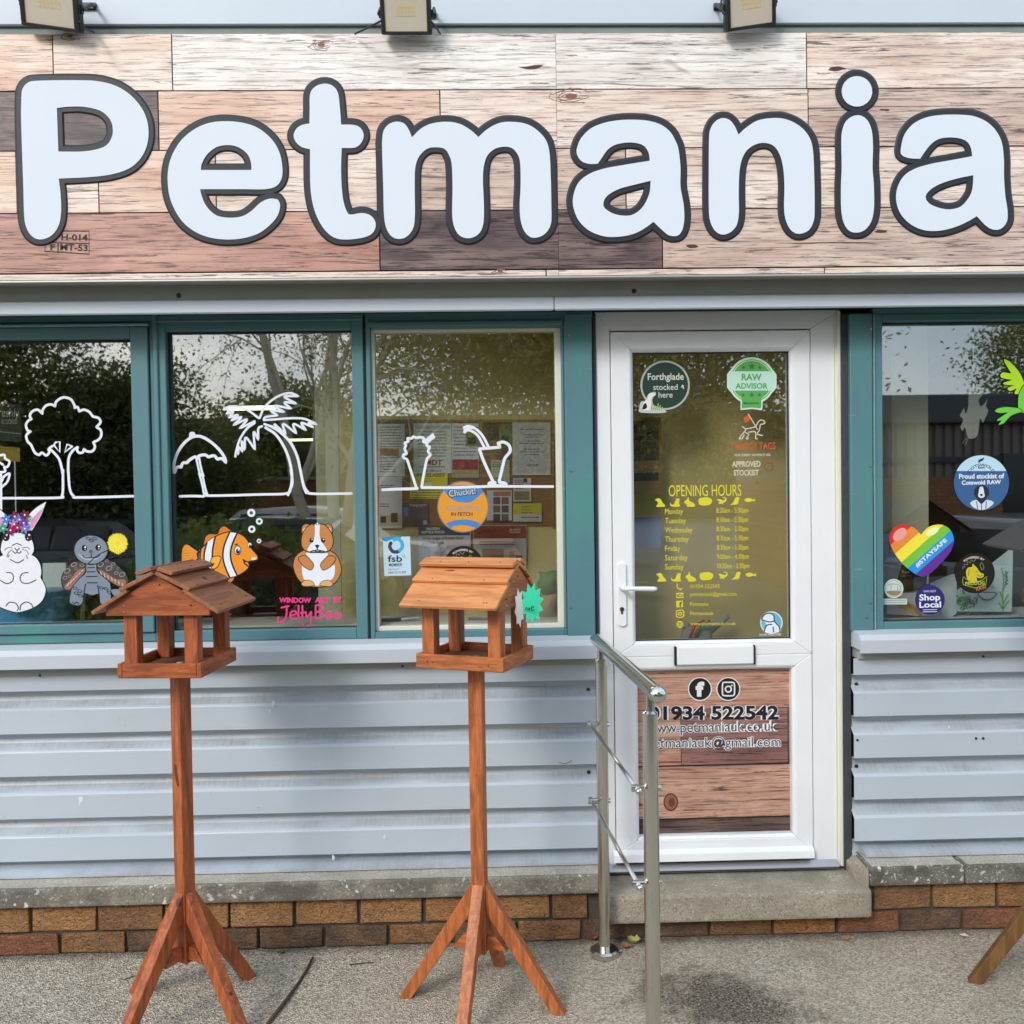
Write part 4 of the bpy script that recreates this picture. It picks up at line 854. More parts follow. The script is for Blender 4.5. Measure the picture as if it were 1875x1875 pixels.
# stock inside: tub, board, shelves
bl = flat('blue_plastic', (96, 172, 226), .35, .08, 6)
t = thing('blue_tub', 'blue plastic tub on the sill behind the rabbit painting', 'tub', (XX(60, 1120, .2), .2, zin)); x0, x1 = XX(-60, 1110, .2), XX(118, 1110, .2); z1_ = ZZ(60, 1082, .2)
MB().hexa([(x0+.02, .13, zin), (x1-.02, .13, zin), (x1-.02, .31, zin), (x0+.02, .31, zin)], [(x0, .12, z1_), (x1, .12, z1_), (x1, .32, z1_), (x0, .32, z1_)]).build('body', bl, t, bev=.01, seg=2); MB().box(x0-.006, x1+.006, .114, .326, z1_-.012, z1_+.002).build('rim', bl, t, bev=.004)
tag(MB().box(XX(78, 1050, .33), XX(121, 1050, .33), .33, .345, zin, ZZ(100, 1031, .33)).build('white_board', flat('white_card_stock', (226, 230, 226), .6, .05, 6), bev=.001), 'white board standing behind the blue tub, right of the rabbit', 'board')
tube_m = flat('cream_tube', (196, 186, 160), .4)
t = thing('wire_stand', 'cream bent tube stand on the sill behind the turtle painting', 'stand', (XX(156, 1120, .25), .25, zin))
for q in (((151, 1140), (152, 1100), (158, 1070), (170, 1062)), ((250, 1140), (252, 1080), (256, 1050), (262, 1040))): MB().tube([P(a, c_, .25) for a, c_ in q], .009, 8).build('tube', tube_m, t, smooth=True)
sh = thing('stock_shelf', 'dark shelving with stock deep inside the shop', 'shelf', (-1.5, 3.4, .2)); shm = flat('dark_shelf', (60, 52, 44), .7)
for k in range(5): MB().box(-3.0, .0, 3.2, 3.7, .3+k*.45, .325+k*.45).build('shelf_board', shm, sh)
for x in (-3.0, -2.0, -1.0, -.02): MB().box(x, x+.03, 3.2, 3.7, .2, 2.35).build('upright', shm, sh)
gr = 'stock on the shelves inside the shop'
nmc = {(150, 96, 50): 'brown', (90, 110, 60): 'green', (150, 140, 110): 'cream', (120, 50, 40): 'red', (60, 80, 110): 'blue'}; ordn = ('first', 'second', 'third', 'fourth', 'fifth', 'sixth', 'seventh', 'eighth', 'ninth', 'tenth', 'eleventh', 'twelfth'); lvl = ('lowest', 'middle', 'upper')
for i in range(34):
    x = -2.9+(i % 12)*.235+random.uniform(0, .02); k = i//12; w_, h_ = random.uniform(.12, .19), random.uniform(.2, .36); rgb = random.choice([(150, 96, 50), (90, 110, 60), (150, 140, 110), (120, 50, 40), (60, 80, 110)])
    tag(MB().box(x, x+w_, 3.25, 3.45, .327+k*.45, .327+k*.45+h_).build('stock_box', flat('stock_%d' % i, rgb, .6, .3, 9), bev=.006), '%s box, %s from the left on the %s dark shelf inside the shop' % (nmc[rgb], ordn[i % 12], lvl[k]), 'box', gr)

# notices: sheets of paper with printed blocks
WA = Art(660, 760, .21333, YN-.004)
def sheet(art, label, r, rgb, parts=(), lines=(), texts=(), group='notices pinned behind the third window', name='notice', cat='notice', tilt=0, z=0.0):
    x0, y0, x1, y1 = r; d0 = art.lay*.00035+z; art.lay += 1
    c = art.W(((x0+x1)/2, (y0+y1)/2), d0); t = thing(name, label, cat, tuple(c), group)
    art.fill(t, 'sheet', [(x0, y0+tilt), (x1, y0), (x1, y1), (x0, y1+tilt)], paint(rgb), smooth=False, dy=d0, thick=.0003)
    for i, (q, col_) in enumerate(parts): art.fill(t, 'printed_block', [(q[0], q[1]), (q[2], q[1]), (q[2], q[3]), (q[0], q[3])], paint(col_), smooth=False, dy=d0+.0004+.0001*i)
    if lines:
        mb = MB()
        for (a, b_, yy, hh) in lines:
            rr = random.Random(int(yy)); x = a
            while x < b_:
                w_ = min(rr.uniform(8, 30), b_-x); vs = [art.W(q, d0+.0006) for q in ((x, yy), (x+w_, yy), (x+w_, yy+hh), (x, yy+hh))]; mb.add(vs, [(0, 1, 2, 3)]); x += w_+5
        mb.build('small_print', paint((70, 70, 76)), t)
    for (s, p0, p1, h, col_, bo) in texts: art.text(t, 'lettering', s, p0, p1, h, paint(col_), bo, dy=d0+.0011)
    return t
frame_w = flat('oak_strip', (136, 100, 58), .6, .15, 10)
cb = thing('cork_board', 'wood framed brown pin board behind the third window', 'pin board', tuple(WA.W((900, 500), 0)))
WA.fill(cb, 'cork', [(120, 45), (1650, 45), (1650, 955), (120, 955)], flat('cork', (128, 96, 62), .9, .25, 60), smooth=False, thick=.003)
for r in ((120, 38, 1655, 62), (1640, 62, 1662, 960), (1018, 62, 1048, 400), (380, 62, 402, 560)):
    WA.fill(cb, 'frame_strip', [(r[0], r[1]), (r[2], r[1]), (r[2], r[3]), (r[0], r[3])], frame_w, smooth=False, thick=.006, dy=.008)
WA.lay += 10
L2 = lambda a, b_, y0, y1, st_, h=7: [(a, b_, y, h) for y in range(y0, y1, st_)]
sheet(WA, 'white printed notice at the left of the pin board, date below', (150, 75, 395, 525), (196, 198, 200), [((165, 285, 330, 350), (150, 108, 84))], L2(170, 350, 100, 270, 24)+L2(165, 300, 395, 500, 22), [('on August 24th 2025', (160, 378), (345, 374), 20, (50, 50, 56), .01)])
sheet(WA, 'white dog training poster with three big red letters', (455, 70, 782, 500), (194, 196, 192), [((470, 90, 770, 120), (150, 160, 176))], L2(490, 740, 140, 370, 26)+[(510, 730, 440, 8)], [('MDT', (560, 430), (702, 428), 44, (150, 42, 48), .03), ('AT 1:45 & 2:15', (556, 487), (690, 485), 18, (40, 40, 44), .01)])
sheet(WA, 'bright yellow puppy classes poster on the pin board', (425, 500, 748, 720), (206, 196, 60), [((550, 580, 610, 612), (226, 222, 190))], L2(440, 720, 640, 710, 22), [('PUPPY CLASSES', (440, 534), (722, 528), 30, (96, 70, 22), .02)])
sheet(WA, 'white poster with a red flower strip on the pin board', (785, 70, 1015, 535), (190, 192, 196), [((788, 380, 1012, 470), (150, 52, 58)), ((788, 472, 1012, 530), (160, 148, 108))], L2(800, 990, 100, 360, 30))
sheet(WA, 'dark brown photo card at the top of the pin board', (1065, 70, 1182, 212), (66, 50, 46), [], [(1085, 1165, 95, 8), (1085, 1150, 120, 8)]); sheet(WA, 'green photo of a dog at the top of the pin board', (1190, 85, 1300, 252), (92, 108, 62), [((1215, 180, 1275, 245), (44, 46, 40))])
sheet(WA, 'small dark photo left of the cocktail glass drawing', (905, 100, 1012, 270), (120, 116, 84), [((920, 190, 990, 250), (60, 56, 44))]); sheet(WA, 'red brown card behind the rim of the cocktail drawing', (1180, 235, 1300, 375), (110, 70, 72), [], L2(1195, 1285, 260, 360, 20))
sheet(WA, 'small green grey leaflet with a round logo, inside the cocktail drawing', (1120, 385, 1280, 585), (170, 172, 150), [], L2(1135, 1265, 400, 450, 18)+L2(1135, 1230, 540, 580, 16))
sheet(WA, 'grey framed club notice with a paw print border ending ALL WELCOME', (1305, 58, 1632, 515), (182, 178, 166), [((1330, 85, 1606, 490), (168, 168, 172))], [(1370, 1570, 118, 9), (1390, 1560, 165, 8), (1420, 1530, 185, 7), (1400, 1545, 218, 9), (1360, 1575, 240, 7), (1405, 1540, 288, 8), (1370, 1570, 312, 7), (1410, 1530, 335, 7)], [('ALL', (1455, 400), (1495, 400), 18, (50, 50, 54), .01), ('WELCOME', (1425, 440), (1528, 438), 18, (50, 50, 54), .01)])
sheet(WA, 'white flyer with a cat silhouette under the club notice', (1310, 540, 1466, 742), (178, 180, 178), [((1320, 655, 1450, 730), (120, 112, 90)), ((1400, 545, 1430, 580), (40, 40, 40))], L2(1325, 1400, 555, 640, 18)); sheet(WA, 'yellow and white business card low on the right of the pin board', (1310, 758, 1556, 915), (176, 180, 176), [((1312, 760, 1554, 850), (176, 172, 60))], [(1385, 1460, 785, 7), (1385, 1450, 810, 7), (1385, 1470, 835, 7), (1380, 1535, 872, 10)])
sheet(WA, 'pale flyer with photos of dogs at the bottom left of the pin board', (160, 530, 358, 972), (186, 186, 192), [((168, 860, 350, 950), (170, 160, 130)), ((172, 870, 220, 925), (56, 46, 42)), ((262, 840, 320, 920), (80, 52, 48))], L2(170, 290, 600, 640, 20)+L2(170, 250, 760, 800, 20))
sheet(WA, 'dark slate flyer under the puppy classes poster', (365, 755, 582, 950), (74, 80, 86), [((372, 790, 410, 870), (70, 120, 170)), ((540, 905, 572, 940), (170, 170, 170))], L2(440, 530, 900, 945, 14), [('Telegraphs', (418, 790), (568, 786), 26, (200, 202, 200), .01)])
sheet(WA, 'sheet of six small photos right of the orange ball sticker', (1085, 645, 1300, 905), (180, 180, 186), [((1140+72*i, 705+72*j, 1200+72*i, 765+72*j), ((70, 70, 96), (110, 80, 70), (60, 66, 70), (96, 90, 110))[(i+j) % 4]) for i in range(2) for j in range(3)]+[((1140, 655, 1290, 695), (150, 104, 84))])
sheet(WA, 'reptile food poster with a navy heading FROZEN REPTILE FOOD', (497, 962, 946, 1330), (176, 180, 190), [((497, 962, 940, 1032), (60, 62, 84))], [], [('FROZEN', (567, 988), (680, 986), 22, (226, 228, 232), .02), ('REPTILE FOOD', (525, 1018), (722, 1014), 22, (226, 228, 232), .02), ('Wide range of frozen food', (527, 1080), (883, 1070), 32, (46, 48, 60), .015), ('available here', (529, 1112), (716, 1106), 26, (46, 48, 60), .015)], z=.002)
sf = WA.stroke(bpy.data.objects['notice.015'] if 'notice.015' in bpy.data.objects else None, 'snowflake', [[(700+80*math.cos(a), 1190+80*math.sin(a)), (700, 1190), (700-80*math.cos(a), 1190-80*math.sin(a))] for a in (0.2, 1.25, 2.3)], 5, paint((130, 150, 184)), smooth=False, d=.0125)
sheet(WA, 'live food poster with a red brown heading and pictures of tubs', (970, 945, 1424, 1335), (178, 178, 182), [((972, 950, 1422, 1058), (136, 62, 46)), ((1045, 1150, 1230, 1250), (120, 112, 104)), ((1280, 1165, 1320, 1255), (150, 138, 122)), ((1330, 1205, 1388, 1255), (96, 84, 76))], L2(1022, 1330, 1084, 1112, 22, 9), [('Livefood', (1018, 1014), (1160, 1006), 36, (70, 30, 24), .02), ('Nutrition', (1282, 1014), (1372, 1010), 16, (226, 214, 206), .01), ('Monkfield', (1282, 992), (1372, 988), 16, (226, 214, 206), .01)], z=.002)
# things lying on the sill
t = thing('craft_knife', 'grey and black craft knife lying on the sill under the blue card', 'knife', tuple(P(725, 1134, .13)))
MB().tube([P(699, 1136, .13), P(735, 1135, .13)], .008, 8).build('grip', M['black_metal'], t); MB().tube([P(735, 1135, .13), P(768, 1131, .13)], [.0085, .006], 8).build('body', M['zinc'], t)
tag(MB().tube([P(857, 1134, .13), P(925, 1136, .13)], .008, 8).build('marker_pen', flat('grey_pen', (120, 122, 126), .4)), 'grey marker pen lying on the sill behind the middle bird table', 'pen')
sk = thing('feed_sack', 'brown paper feed sack with a green top, right end of the third window', 'sack', tuple(P(1003, 1140, .2)))
def pillow(px0, px1, py0, py1, Y, th, m, name, par):
    n, k = 10, 12; vs = []
    for sgn in (-1, 1):
        for j in range(k+1):
            for i in range(n+1):
                u, v = i/n, j/k; q = P(px0+(px1-px0)*u+3*math.sin(v*9), py0+(py1-py0)*v+2*math.sin(u*7), Y); bul = (math.sin(math.pi*u)*math.sin(math.pi*v))**.5*th; vs.append((q.x, Y+sgn*bul, q.z))
    o = (n+1)*(k+1); f = [(j*(n+1)+i, j*(n+1)+i+1, (j+1)*(n+1)+i+1, (j+1)*(n+1)+i) for j in range(k) for i in range(n)]
    return MB().add(vs, f+[tuple(x+o for x in q[::-1]) for q in f]).build(name, m, par, smooth=True)
pillow(982, 1024, 1082, 1142, .21, .05, flat('kraft_paper', (168, 142, 104), .8, .15, 14), 'body', sk); pillow(986, 1026, 1046, 1090, .20, .04, flat('green_print', (104, 130, 62), .7, .25, 20), 'top', sk)
# display cards and cartons in the right window
RA = Art(1535, 880, .18133, .2)
def slab(name, label, pts, rgb, Y, cat, th=.004, lean=0.0):
    c = P(*RA.px(pts[0]), Y); t = thing(name, label, cat, tuple(c), 'display cards on the right window sill'); a = Art(1535, 880, .18133, Y); a.fill(t, 'card', pts, paint(rgb), smooth=False, thick=th, dy=0); return t, a
t, a = slab('display_card', 'tall pale blue card behind the heart sticker, leaning', [(415, 545), (640, 525), (700, 1120), (470, 1130)], (150, 166, 204), .26, 'card'); a.lay = 2; a.stroke(t, 'print', [[(495, 625), (515, 625), (520, 720), (540, 735)], [(540, 630), (530, 700)]], 4, paint((60, 66, 110)))
t, a = slab('food_pouch', 'black raw food pouch below the heart sticker', [(640, 850), (900, 880), (890, 1060), (800, 1110), (630, 1140), (590, 1010)], (44, 40, 38), .2, 'pouch', .02); a.lay = 2; a.text(t, 'lettering', 'Raw', (645, 940), (725, 935), 34, paint((214, 210, 204)), .01); a.text(t, 'lettering', 'freeze dried', (628, 972), (745, 966), 22, paint((150, 150, 146)), 0)
for q, r_ in (((690, 1040), 46), ((760, 1030), 44), ((830, 1050), 40)): a.disc(t, 'printed_kibble', q, r_, paint((92, 70, 58)), r_*.8)
t, a = slab('snack_carton', 'white carton printed with golden chews at the bottom of the right window', [(490, 1140), (1120, 1120), (1120, 1385), (490, 1345)], (198, 202, 206), .17, 'carton', .03); a.lay = 2
for i in range(11): a.disc(t, 'printed_chew', (560+i*24, 1180+i*12+(i % 3)*22), 62, paint(((196, 152, 96), (176, 128, 76), (208, 170, 120))[i % 3]), 22, rot=.5+.15*(i % 4))
slab('display_card', 'white angled card left of the paw black sticker', [(925, 1035), (1130, 950), (1195, 935), (1195, 1340), (1130, 1385), (1060, 1375)], (196, 206, 214), .165, 'card')
t, a = slab('display_card', 'white card printed with green herbs under the round black sticker', [(1190, 1115), (1765, 665), (1752, 1325), (1190, 1320)], (192, 212, 214), .18, 'card'); a.lay = 2
rr = random.Random(3)
for i in range(46): a.disc(t, 'printed_leaf', (1290+rr.gauss(0, 52), 1225+rr.gauss(0, 45)), 24, paint(((86, 140, 92), (60, 112, 72), (120, 164, 116))[i % 3]), 10, 12, rot=rr.uniform(0, 3))
a.stroke(t, 'printed_stem', [[(1665, 1310), (1660, 1150), (1668, 1000), (1650, 880)], [(1665, 1300), (1620, 1230)], [(1665, 1290), (1720, 1215)], [(1665, 1240), (1715, 1150)], [(1662, 1200), (1630, 1120)], [(1664, 1120), (1700, 1010), (1700, 930)]], 6, paint((110, 160, 84)))
for i in range(18): a.disc(t, 'printed_bud', (1695+rr.gauss(0, 14), 920+i*8), 9, paint((72, 92, 116)), 6, 10)
a.fill(t, 'printed_bowl', [(1415, 1130), (1595, 1130), (1570, 1185), (1505, 1212), (1445, 1188)], paint((58, 74, 92))); a.fill(t, 'printed_bowl', [(1428, 1138), (1582, 1138), (1558, 1180), (1505, 1200), (1452, 1180)], paint((190, 208, 212))); a.text(t, 'lettering', 'ST.', (1548, 1090), (1590, 1080), 22, paint((48, 60, 70)), .01)
# cut-out paper bird on a string
B5 = Art(1535, 540, .192, .24)
t = thing('paper_bird', 'grey white paper bird cut-out hanging on a string in the right window', 'decoration', tuple(B5.W((1280, 1100), 0)))
B5.fill(t, 'bird', [(1285, 885, 1), (1400, 893, 1), (1370, 960), (1340, 1000), (1355, 1060), (1390, 1040), (1425, 985, 1), (1410, 1060), (1428, 1110), (1380, 1220, 1), (1352, 1180), (1340, 1260), (1325, 1340), (1280, 1370), (1235, 1355), (1210, 1270), (1185, 1300, 1), (1162, 1260, 1), (1190, 1190), (1160, 1150), (1180, 1110), (1200, 1075, 1), (1215, 1130), (1240, 1060), (1240, 980), (1255, 920)], flat('grey_paper', (172, 174, 170), .7, .05, 9), thick=.0006, dy=.001)
B5.stroke(t, 'string', [[(1285, 300), (1288, 600), (1290, 890)]], 2.2, paint((170, 172, 168)), d=.001); B5.stroke(t, 'leg', [[(1240, 1365), (1210, 1430)], [(1225, 1362), (1185, 1415)]], 3, paint((140, 140, 136)), d=.001)
# sandwich board seen through the door
t = thing('chalk_board', 'black chalk board with a wooden frame inside, at the left of the door glass', 'board', tuple(P(1185, 1000, .22)))
DA = Art(1080, 560, .26667, .22)
DA.fill(t, 'frame', [(290, 775), (492, 765), (495, 1290), (290, 1290)], frame_w, smooth=False, thick=.012, dy=0); DA.fill(t, 'slate', [(290, 790), (474, 782), (476, 1060), (290, 1070)], flat('chalk_slate', (40, 40, 42), .8, .3, 30), smooth=False, dy=.001); DA.fill(t, 'slate', [(290, 1150), (470, 1140), (472, 1200), (290, 1205)], paint((40, 42, 50)), smooth=False, dy=.001)
DA.text(t, 'lettering', "Today's pets", (335, 895), (430, 893), 16, paint((190, 190, 186)), 0, dy=.0016)
DB = Art(1080, 860, .26667, .2)
tag(DB.fill(None, 'leaflet', [(295, 330), (487, 322), (488, 535), (295, 535)], paint((120, 138, 176)), smooth=False, thick=.001), 'blue and white leaflet inside the door glass, left of the opening hours', 'leaflet')
# ------------------------------------------------------------------ paintings and stickers on the glass
YO = YGL-.0012; YI = YGL+.0105          # on the outer face / behind the pane
wh = paint((226, 234, 246)); bk = paint((24, 24, 28))
def art_thing(label, art, c, cat='window painting', group='paintings on the windows', name='window_painting'):
    art.lay = 0
    return thing(name, label, cat, tuple(art.W(c, 0)), group)
a4 = Art(0, 540, .192, YO); a5 = Art(0, 860, .192, YO)
# white line tree on a ground line
t = art_thing('white line drawing of a round tree on the left window', a4, (600, 1900))
a4.stroke(t, 'crown', [(500,1440),(465,1470),(470,1500),(440,1530),(400,1505),(370,1525),(330,1500),(295,1430),(265,1400),(250,1350),(265,1320),(292,1302,1),(262,1290),(248,1240),(270,1200),(300,1185,1),(285,1150),(310,1110),(360,1095),(405,1132,1),(405,1100),(440,1055),(490,1045),(525,1062,1),(535,1020),(580,985),(625,978),(680,1000),(712,1060),(710,1078,1),(740,1070),(755,1110,1),(800,1095),(850,1115),(885,1160,1),(940,1175),(958,1215),(920,1260,1),(960,1290),(965,1340),(940,1380),(890,1405,1),(905,1450),(880,1490),(830,1492),(800,1470,1),(790,1500),(755,1505),(735,1480),(742,1450)], 12, wh)
a4.stroke(t, 'trunk', [[(485,1475),(560,1560),(590,1660),(596,1700)], [(740,1450),(690,1490),(655,1560),(650,1700)]], 12, wh)
a4.stroke(t, 'branch', [[(520,1440),(570,1500),(570,1400),(530,1405),(510,1440)], [(690,1445),(640,1425),(615,1500),(690,1445)]], 9, wh, smooth=False)
a5.stroke(t, 'ground_line', [[(600, 0), (600, 190), (590, 245), (555, 268), (20, 272)], [(650, 0), (665, 180), (700, 250), (760, 265), (1300, 252)]], 12, wh)
t = art_thing('white line flower at the very left edge of the left window', a4, (20, 1700))
a4.stroke(t, 'flower', [[(-90,1570),(-60,1530),(0,1530),(40,1525),(50,1560),(90,1590),(70,1640),(40,1640),(50,1680),(10,1690),(-40,1680),(-80,1650),(-90,1570)], [(0,1600),(30,1620)], [(10,1690),(10,2050)], [(15,1780),(40,1730),(90,1705),(70,1780),(20,1830)]], 11, wh)
# umbrella, palm, island line
a6 = Art(290, 560, .208, YO); a7 = Art(290, 860, .208, YO)
t = art_thing('white line beach umbrella on the second window', a6, (370, 1600))
a6.stroke(t, 'canopy', [[(140,1470,1),(140,1380),(175,1280),(235,1200),(300,1155),(370,1150),(450,1190),(530,1260),(580,1330),(595,1380,1),(560,1345),(520,1350,1),(490,1320),(440,1330,1),(410,1312),(360,1320),(345,1345,1),(320,1330),(270,1360),(255,1380,1),(215,1385),(200,1420,1),(165,1420),(140,1470)], [(285,1160),(285,1125),(310,1125),(312,1150)]], 13, wh)
a6.stroke(t, 'pole', [[(332,1335),(355,1440),(372,1500)], [(358,1335),(378,1440),(398,1500)]], 9, wh)
a7.stroke(t, 'pole', [[(358, 30), (385, 130), (405, 235)], [(384, 30), (412, 160), (432, 222)]], 9, wh)
t = art_thing('white line palm tree with jagged fronds on the second window', a6, (900, 1050))
a6.stroke(t, 'frond', [[(885,990,1),(820,940),(740,895),(640,885),(570,910,1),(620,915),(600,950,1),(660,935),(620,985,1),(700,960),(640,1010,1),(730,980),(660,1050,1),(780,1000),(715,1080,1),(850,1015)],
   [(890,990,1),(930,900),(1000,830),(1080,785),(1160,768),(1235,795,1),(1110,800),(1215,860,1),(1110,850),(1170,905,1),(1020,880),(1110,935,1),(990,920),(1050,965,1),(940,980),(930,1010)],
   [(930,1005,1),(1020,1000),(1150,990),(1270,992),(1350,1020),(1395,1042,1),(1320,1030),(1365,1070,1),(1260,1030),(1300,1095,1),(1190,1040),(1215,1125,1),(1100,1040),(1120,1130,1),(1020,1040),(1050,1080,1),(930,1040)],
   [(850,1030,1),(780,1080),(720,1170),(690,1260),(675,1335,1),(690,1270),(705,1310,1),(705,1240),(740,1285,1),(735,1190),(760,1270,1),(770,1160),(850,1265,1),(840,1110),(880,1180,1),(880,1080),(915,1060)]], 10, wh, step=12)
a6.stroke(t, 'trunk', [[(940,1070),(1030,1130),(1100,1230),(1150,1350),(1175,1480),(1170,1580),(1140,1668)], [(990,1060),(1070,1110),(1160,1200),(1220,1320),(1250,1450),(1280,1590),(1305,1650)]], 12, wh)
a7.stroke(t, 'ground_line', [[(1165, 0), (1180, 100), (1165, 165), (1125, 210), (900, 218), (440, 228), (420, 200)], [(1250, 0), (1275, 120), (1310, 190), (1370, 212), (1705, 210)], [(185, 235), (300, 232), (400, 235)]], 11, wh)
# drinks on the third window
a3 = Art(660, 760, .21333, YO)
t = art_thing('white line milkshake glass with a straw on the third window', a3, (480, 400))
a3.stroke(t, 'glass', [[(480,625,1),(440,500),(400,380,1),(370,365),(370,340),(395,330),(380,290),(390,260),(380,240),(410,225),(405,200),(440,200),(455,185),(480,195),(510,190),(545,200),(540,230),(570,240),(570,265),(595,275),(580,310),(600,340),(585,360),(570,375,1),(545,500),(525,620)], [(545,230),(625,165)], [(560,245),(635,185)]], 11, wh)
a3.stroke(t, 'ground_line', [[(185, 642), (300, 636), (470, 632), (490, 625)], [(525, 622), (800, 622), (1100, 612)]], 12, wh)
t = art_thing('white line cocktail glass with a bent straw on the third window', a3, (1150, 400))
a3.stroke(t, 'glass', [[(1020,290,1),(1200,275,1),(1180,240,1),(1230,232),(1275,260),(1285,310),(1250,355),(1235,380,1),(1190,570,1)], [(1020,290,1),(1060,400),(1140,575)], [(1190,575),(1240,585),(1240,605),(1110,600),(1115,580),(1160,580)]], 13, wh)
a3.stroke(t, 'straw', [[(1100,275),(1050,180),(990,120),(940,110),(890,135)], [(1065,278),(1010,180),(960,140),(920,130),(890,150)], [(885,110),(920,95),(970,105)]], 11, wh); a3.stroke(t, 'ground_line', [[(1100, 612), (1240, 612), (1655, 614)]], 11, wh)

# rabbit
def outlined(art, par, name, pts, m, w, edge=bk, **k):
    art.stroke(par, 'outline', pts, w, edge, closed=True); return art.fill(par, name, pts, m, **k)
def mir(pts, cx): return [(2*cx-p[0],)+tuple(p[1:]) for p in pts][::-1]
t = art_thing('white rabbit painting with a flower crown on the left window', a5, (160, 1350)); rw = paint((228, 232, 240))
half = [(165,1358),(250,1340),(340,1302),(405,1242),(434,1160),(424,1100),(385,1030,1),(393,970),(380,900),(342,840),(300,815,1),(322,765),(310,690),(280,640),(230,615),(165,600)]
ear = [(440,305,1),(350,360),(285,420),(250,460),(262,530),(296,582),(335,530),(392,430)]; inner = [(415,360,1),(330,440),(290,510),(302,566),(350,500),(400,400)]
for e, i in ((ear, inner), (mir(ear, 163), mir(inner, 163))): outlined(a5, t, 'ear', e, rw, 8); a5.fill(t, 'inner_ear', i, paint((214, 150, 190)))
full = half+[(330-p[0],)+tuple(p[1:]) for p in half[::-1][1:-1]]
outlined(a5, t, 'body', full, rw, 9)
for cx in (57, 272): a5.disc(t, 'eye', (cx, 640), 36, bk, 42); a5.disc(t, 'eye_glint', (cx+6, 622), 10, wh); a5.disc(t, 'eye_glint', (cx-8, 655), 6, wh)
a5.stroke(t, 'face_line', [[(115,722),(160,705),(205,722)], [(140,748),(162,768),(186,748)], [(162,768),(162,788)], [(122,778),(143,797),(162,788),(182,797),(202,778)], [(95,855),(165,887),(228,857)], [(0,1055),(60,1085),(112,1068),(128,1025),(108,985),(62,982)], [(268,980),(215,990),(192,1030),(210,1075),(270,1083),(345,1050)], [(55,1300),(90,1265),(150,1275),(175,1320),(162,1345)], [(190,1340),(200,1290),(250,1262),(300,1285),(315,1320)]], 4.2, bk)
a5.stroke(t, 'whisker', [[(210,745),(260,740),(285,760)], [(208,760),(255,775),(270,810)], [(115,745),(70,745),(40,770)], [(118,762),(80,790),(65,830)], [(75,835),(90,810)], [(250,815),(262,850)]], 2.6, paint((90, 90, 98)))
fl = [((60,472),(62,130,205)),((140,447),(122,28,84)),((186,476),(70,130,200)),((236,432),(110,24,74)),((226,508),(110,50,150)),((134,520),(190,120,200)),((165,552),(150,24,80)),((100,578),(140,20,84)),((238,562),(120,120,205)),((30,560),(60,150,140))]
for c_, rgb in fl:
    for k in range(6): an = k*math.pi/3+.3; a5.disc(t, 'petal', (c_[0]+30*math.cos(an), c_[1]+30*math.sin(an)), 22, paint(rgb), 13, 10, rot=an)
    a5.disc(t, 'flower_centre', c_, 9, wh, n=10)
a5.stroke(t, 'leaf', [[(250,480),(292,445)], [(255,490),(296,470)], [(40,580),(38,610)], [(215,590),(215,615)]], 5, paint((40, 130, 84)))
# turtle with a dandelion
t = art_thing('grey turtle painting holding a yellow flower on the left window', a5, (870, 1200)); tg = paint((126, 138, 156)); td = paint((76, 70, 68)); tb = paint((150, 112, 96))
shl = [(822,900,1),(760,880),(690,890),(640,935),(600,1000),(590,1070),(610,1130),(660,1152),(720,1110),(770,1030),(820,960,1)]
outlined(a5, t, 'shell', shl, td, 8); a5.fill(t, 'shell_rim', [(812,940,1),(740,960),(660,1060),(615,1110),(630,1140),(670,1135),(730,1060),(800,985)], tb)
shr = [(915,900,1),(960,870),(1010,860),(1090,890),(1150,945),(1200,1000),(1220,1060),(1200,1110),(1160,1122),(1080,1085),(1000,1020),(925,965,1)]
outlined(a5, t, 'shell', shr, td, 8); a5.fill(t, 'shell_rim', [(925,945,1),(1000,975),(1100,1040),(1190,1050),(1195,1095),(1150,1112),(1060,1070),(980,1005)], tb)
for c_, r_ in (((705,905),30),((640,965),34),((620,1030),24),((665,1015),18),((780,912),22),((725,945),16),((960,905),32),((1040,940),34),((1080,900),22),((1110,985),22),((1165,1000),32),((1018,868),18),((1125,940),15)):
    a5.disc(t, 'shell_scute', c_, r_, paint((140, 136, 132)), r_*.72, 16, rot=-.4); a5.disc(t, 'shell_scute', c_, r_*.68, td, r_*.46, 14, rot=-.4)
a5.stroke(t, 'rim_mark', [[(640+i*28,1110-i*28),(660+i*26,1080-i*24)] for i in range(6)]+[[(960+i*34,975+i*18),(968+i*34,1010+i*16)] for i in range(7)], 6, paint((206, 176, 164)), smooth=False)
outlined(a5, t, 'body', [(830,880),(910,880),(925,970),(990,1030),(1045,1080),(1055,1160),(1050,1260),(1010,1285),(960,1270),(945,1185),(880,1195),(800,1180),(785,1260),(750,1292),(690,1280),(665,1255),(680,1160),(700,1110),(760,1040),(820,980)], tg, 7)
outlined(a5, t, 'hind_foot', [(1060,1150),(1110,1140),(1160,1150),(1140,1195),(1090,1200)], tg, 6)
outlined(a5, t, 'head', [(868+158*math.cos(x), 765+135*math.sin(x)) for x in (2*math.pi*k/16 for k in range(16))], tg, 9)
a5.fill(t, 'cheek_light', [(740,800),(790,850),(870,865),(940,845),(985,800),(940,820),(870,835),(800,825)], paint((160, 172, 190)))
for cx, cy_ in ((805,748),(935,742)): a5.disc(t, 'eye', (cx, cy_), 26, bk, 30); a5.disc(t, 'eye_glint', (cx+8, cy_-10), 9, wh); a5.disc(t, 'eye_glint', (cx+8, cy_+12), 5, wh)
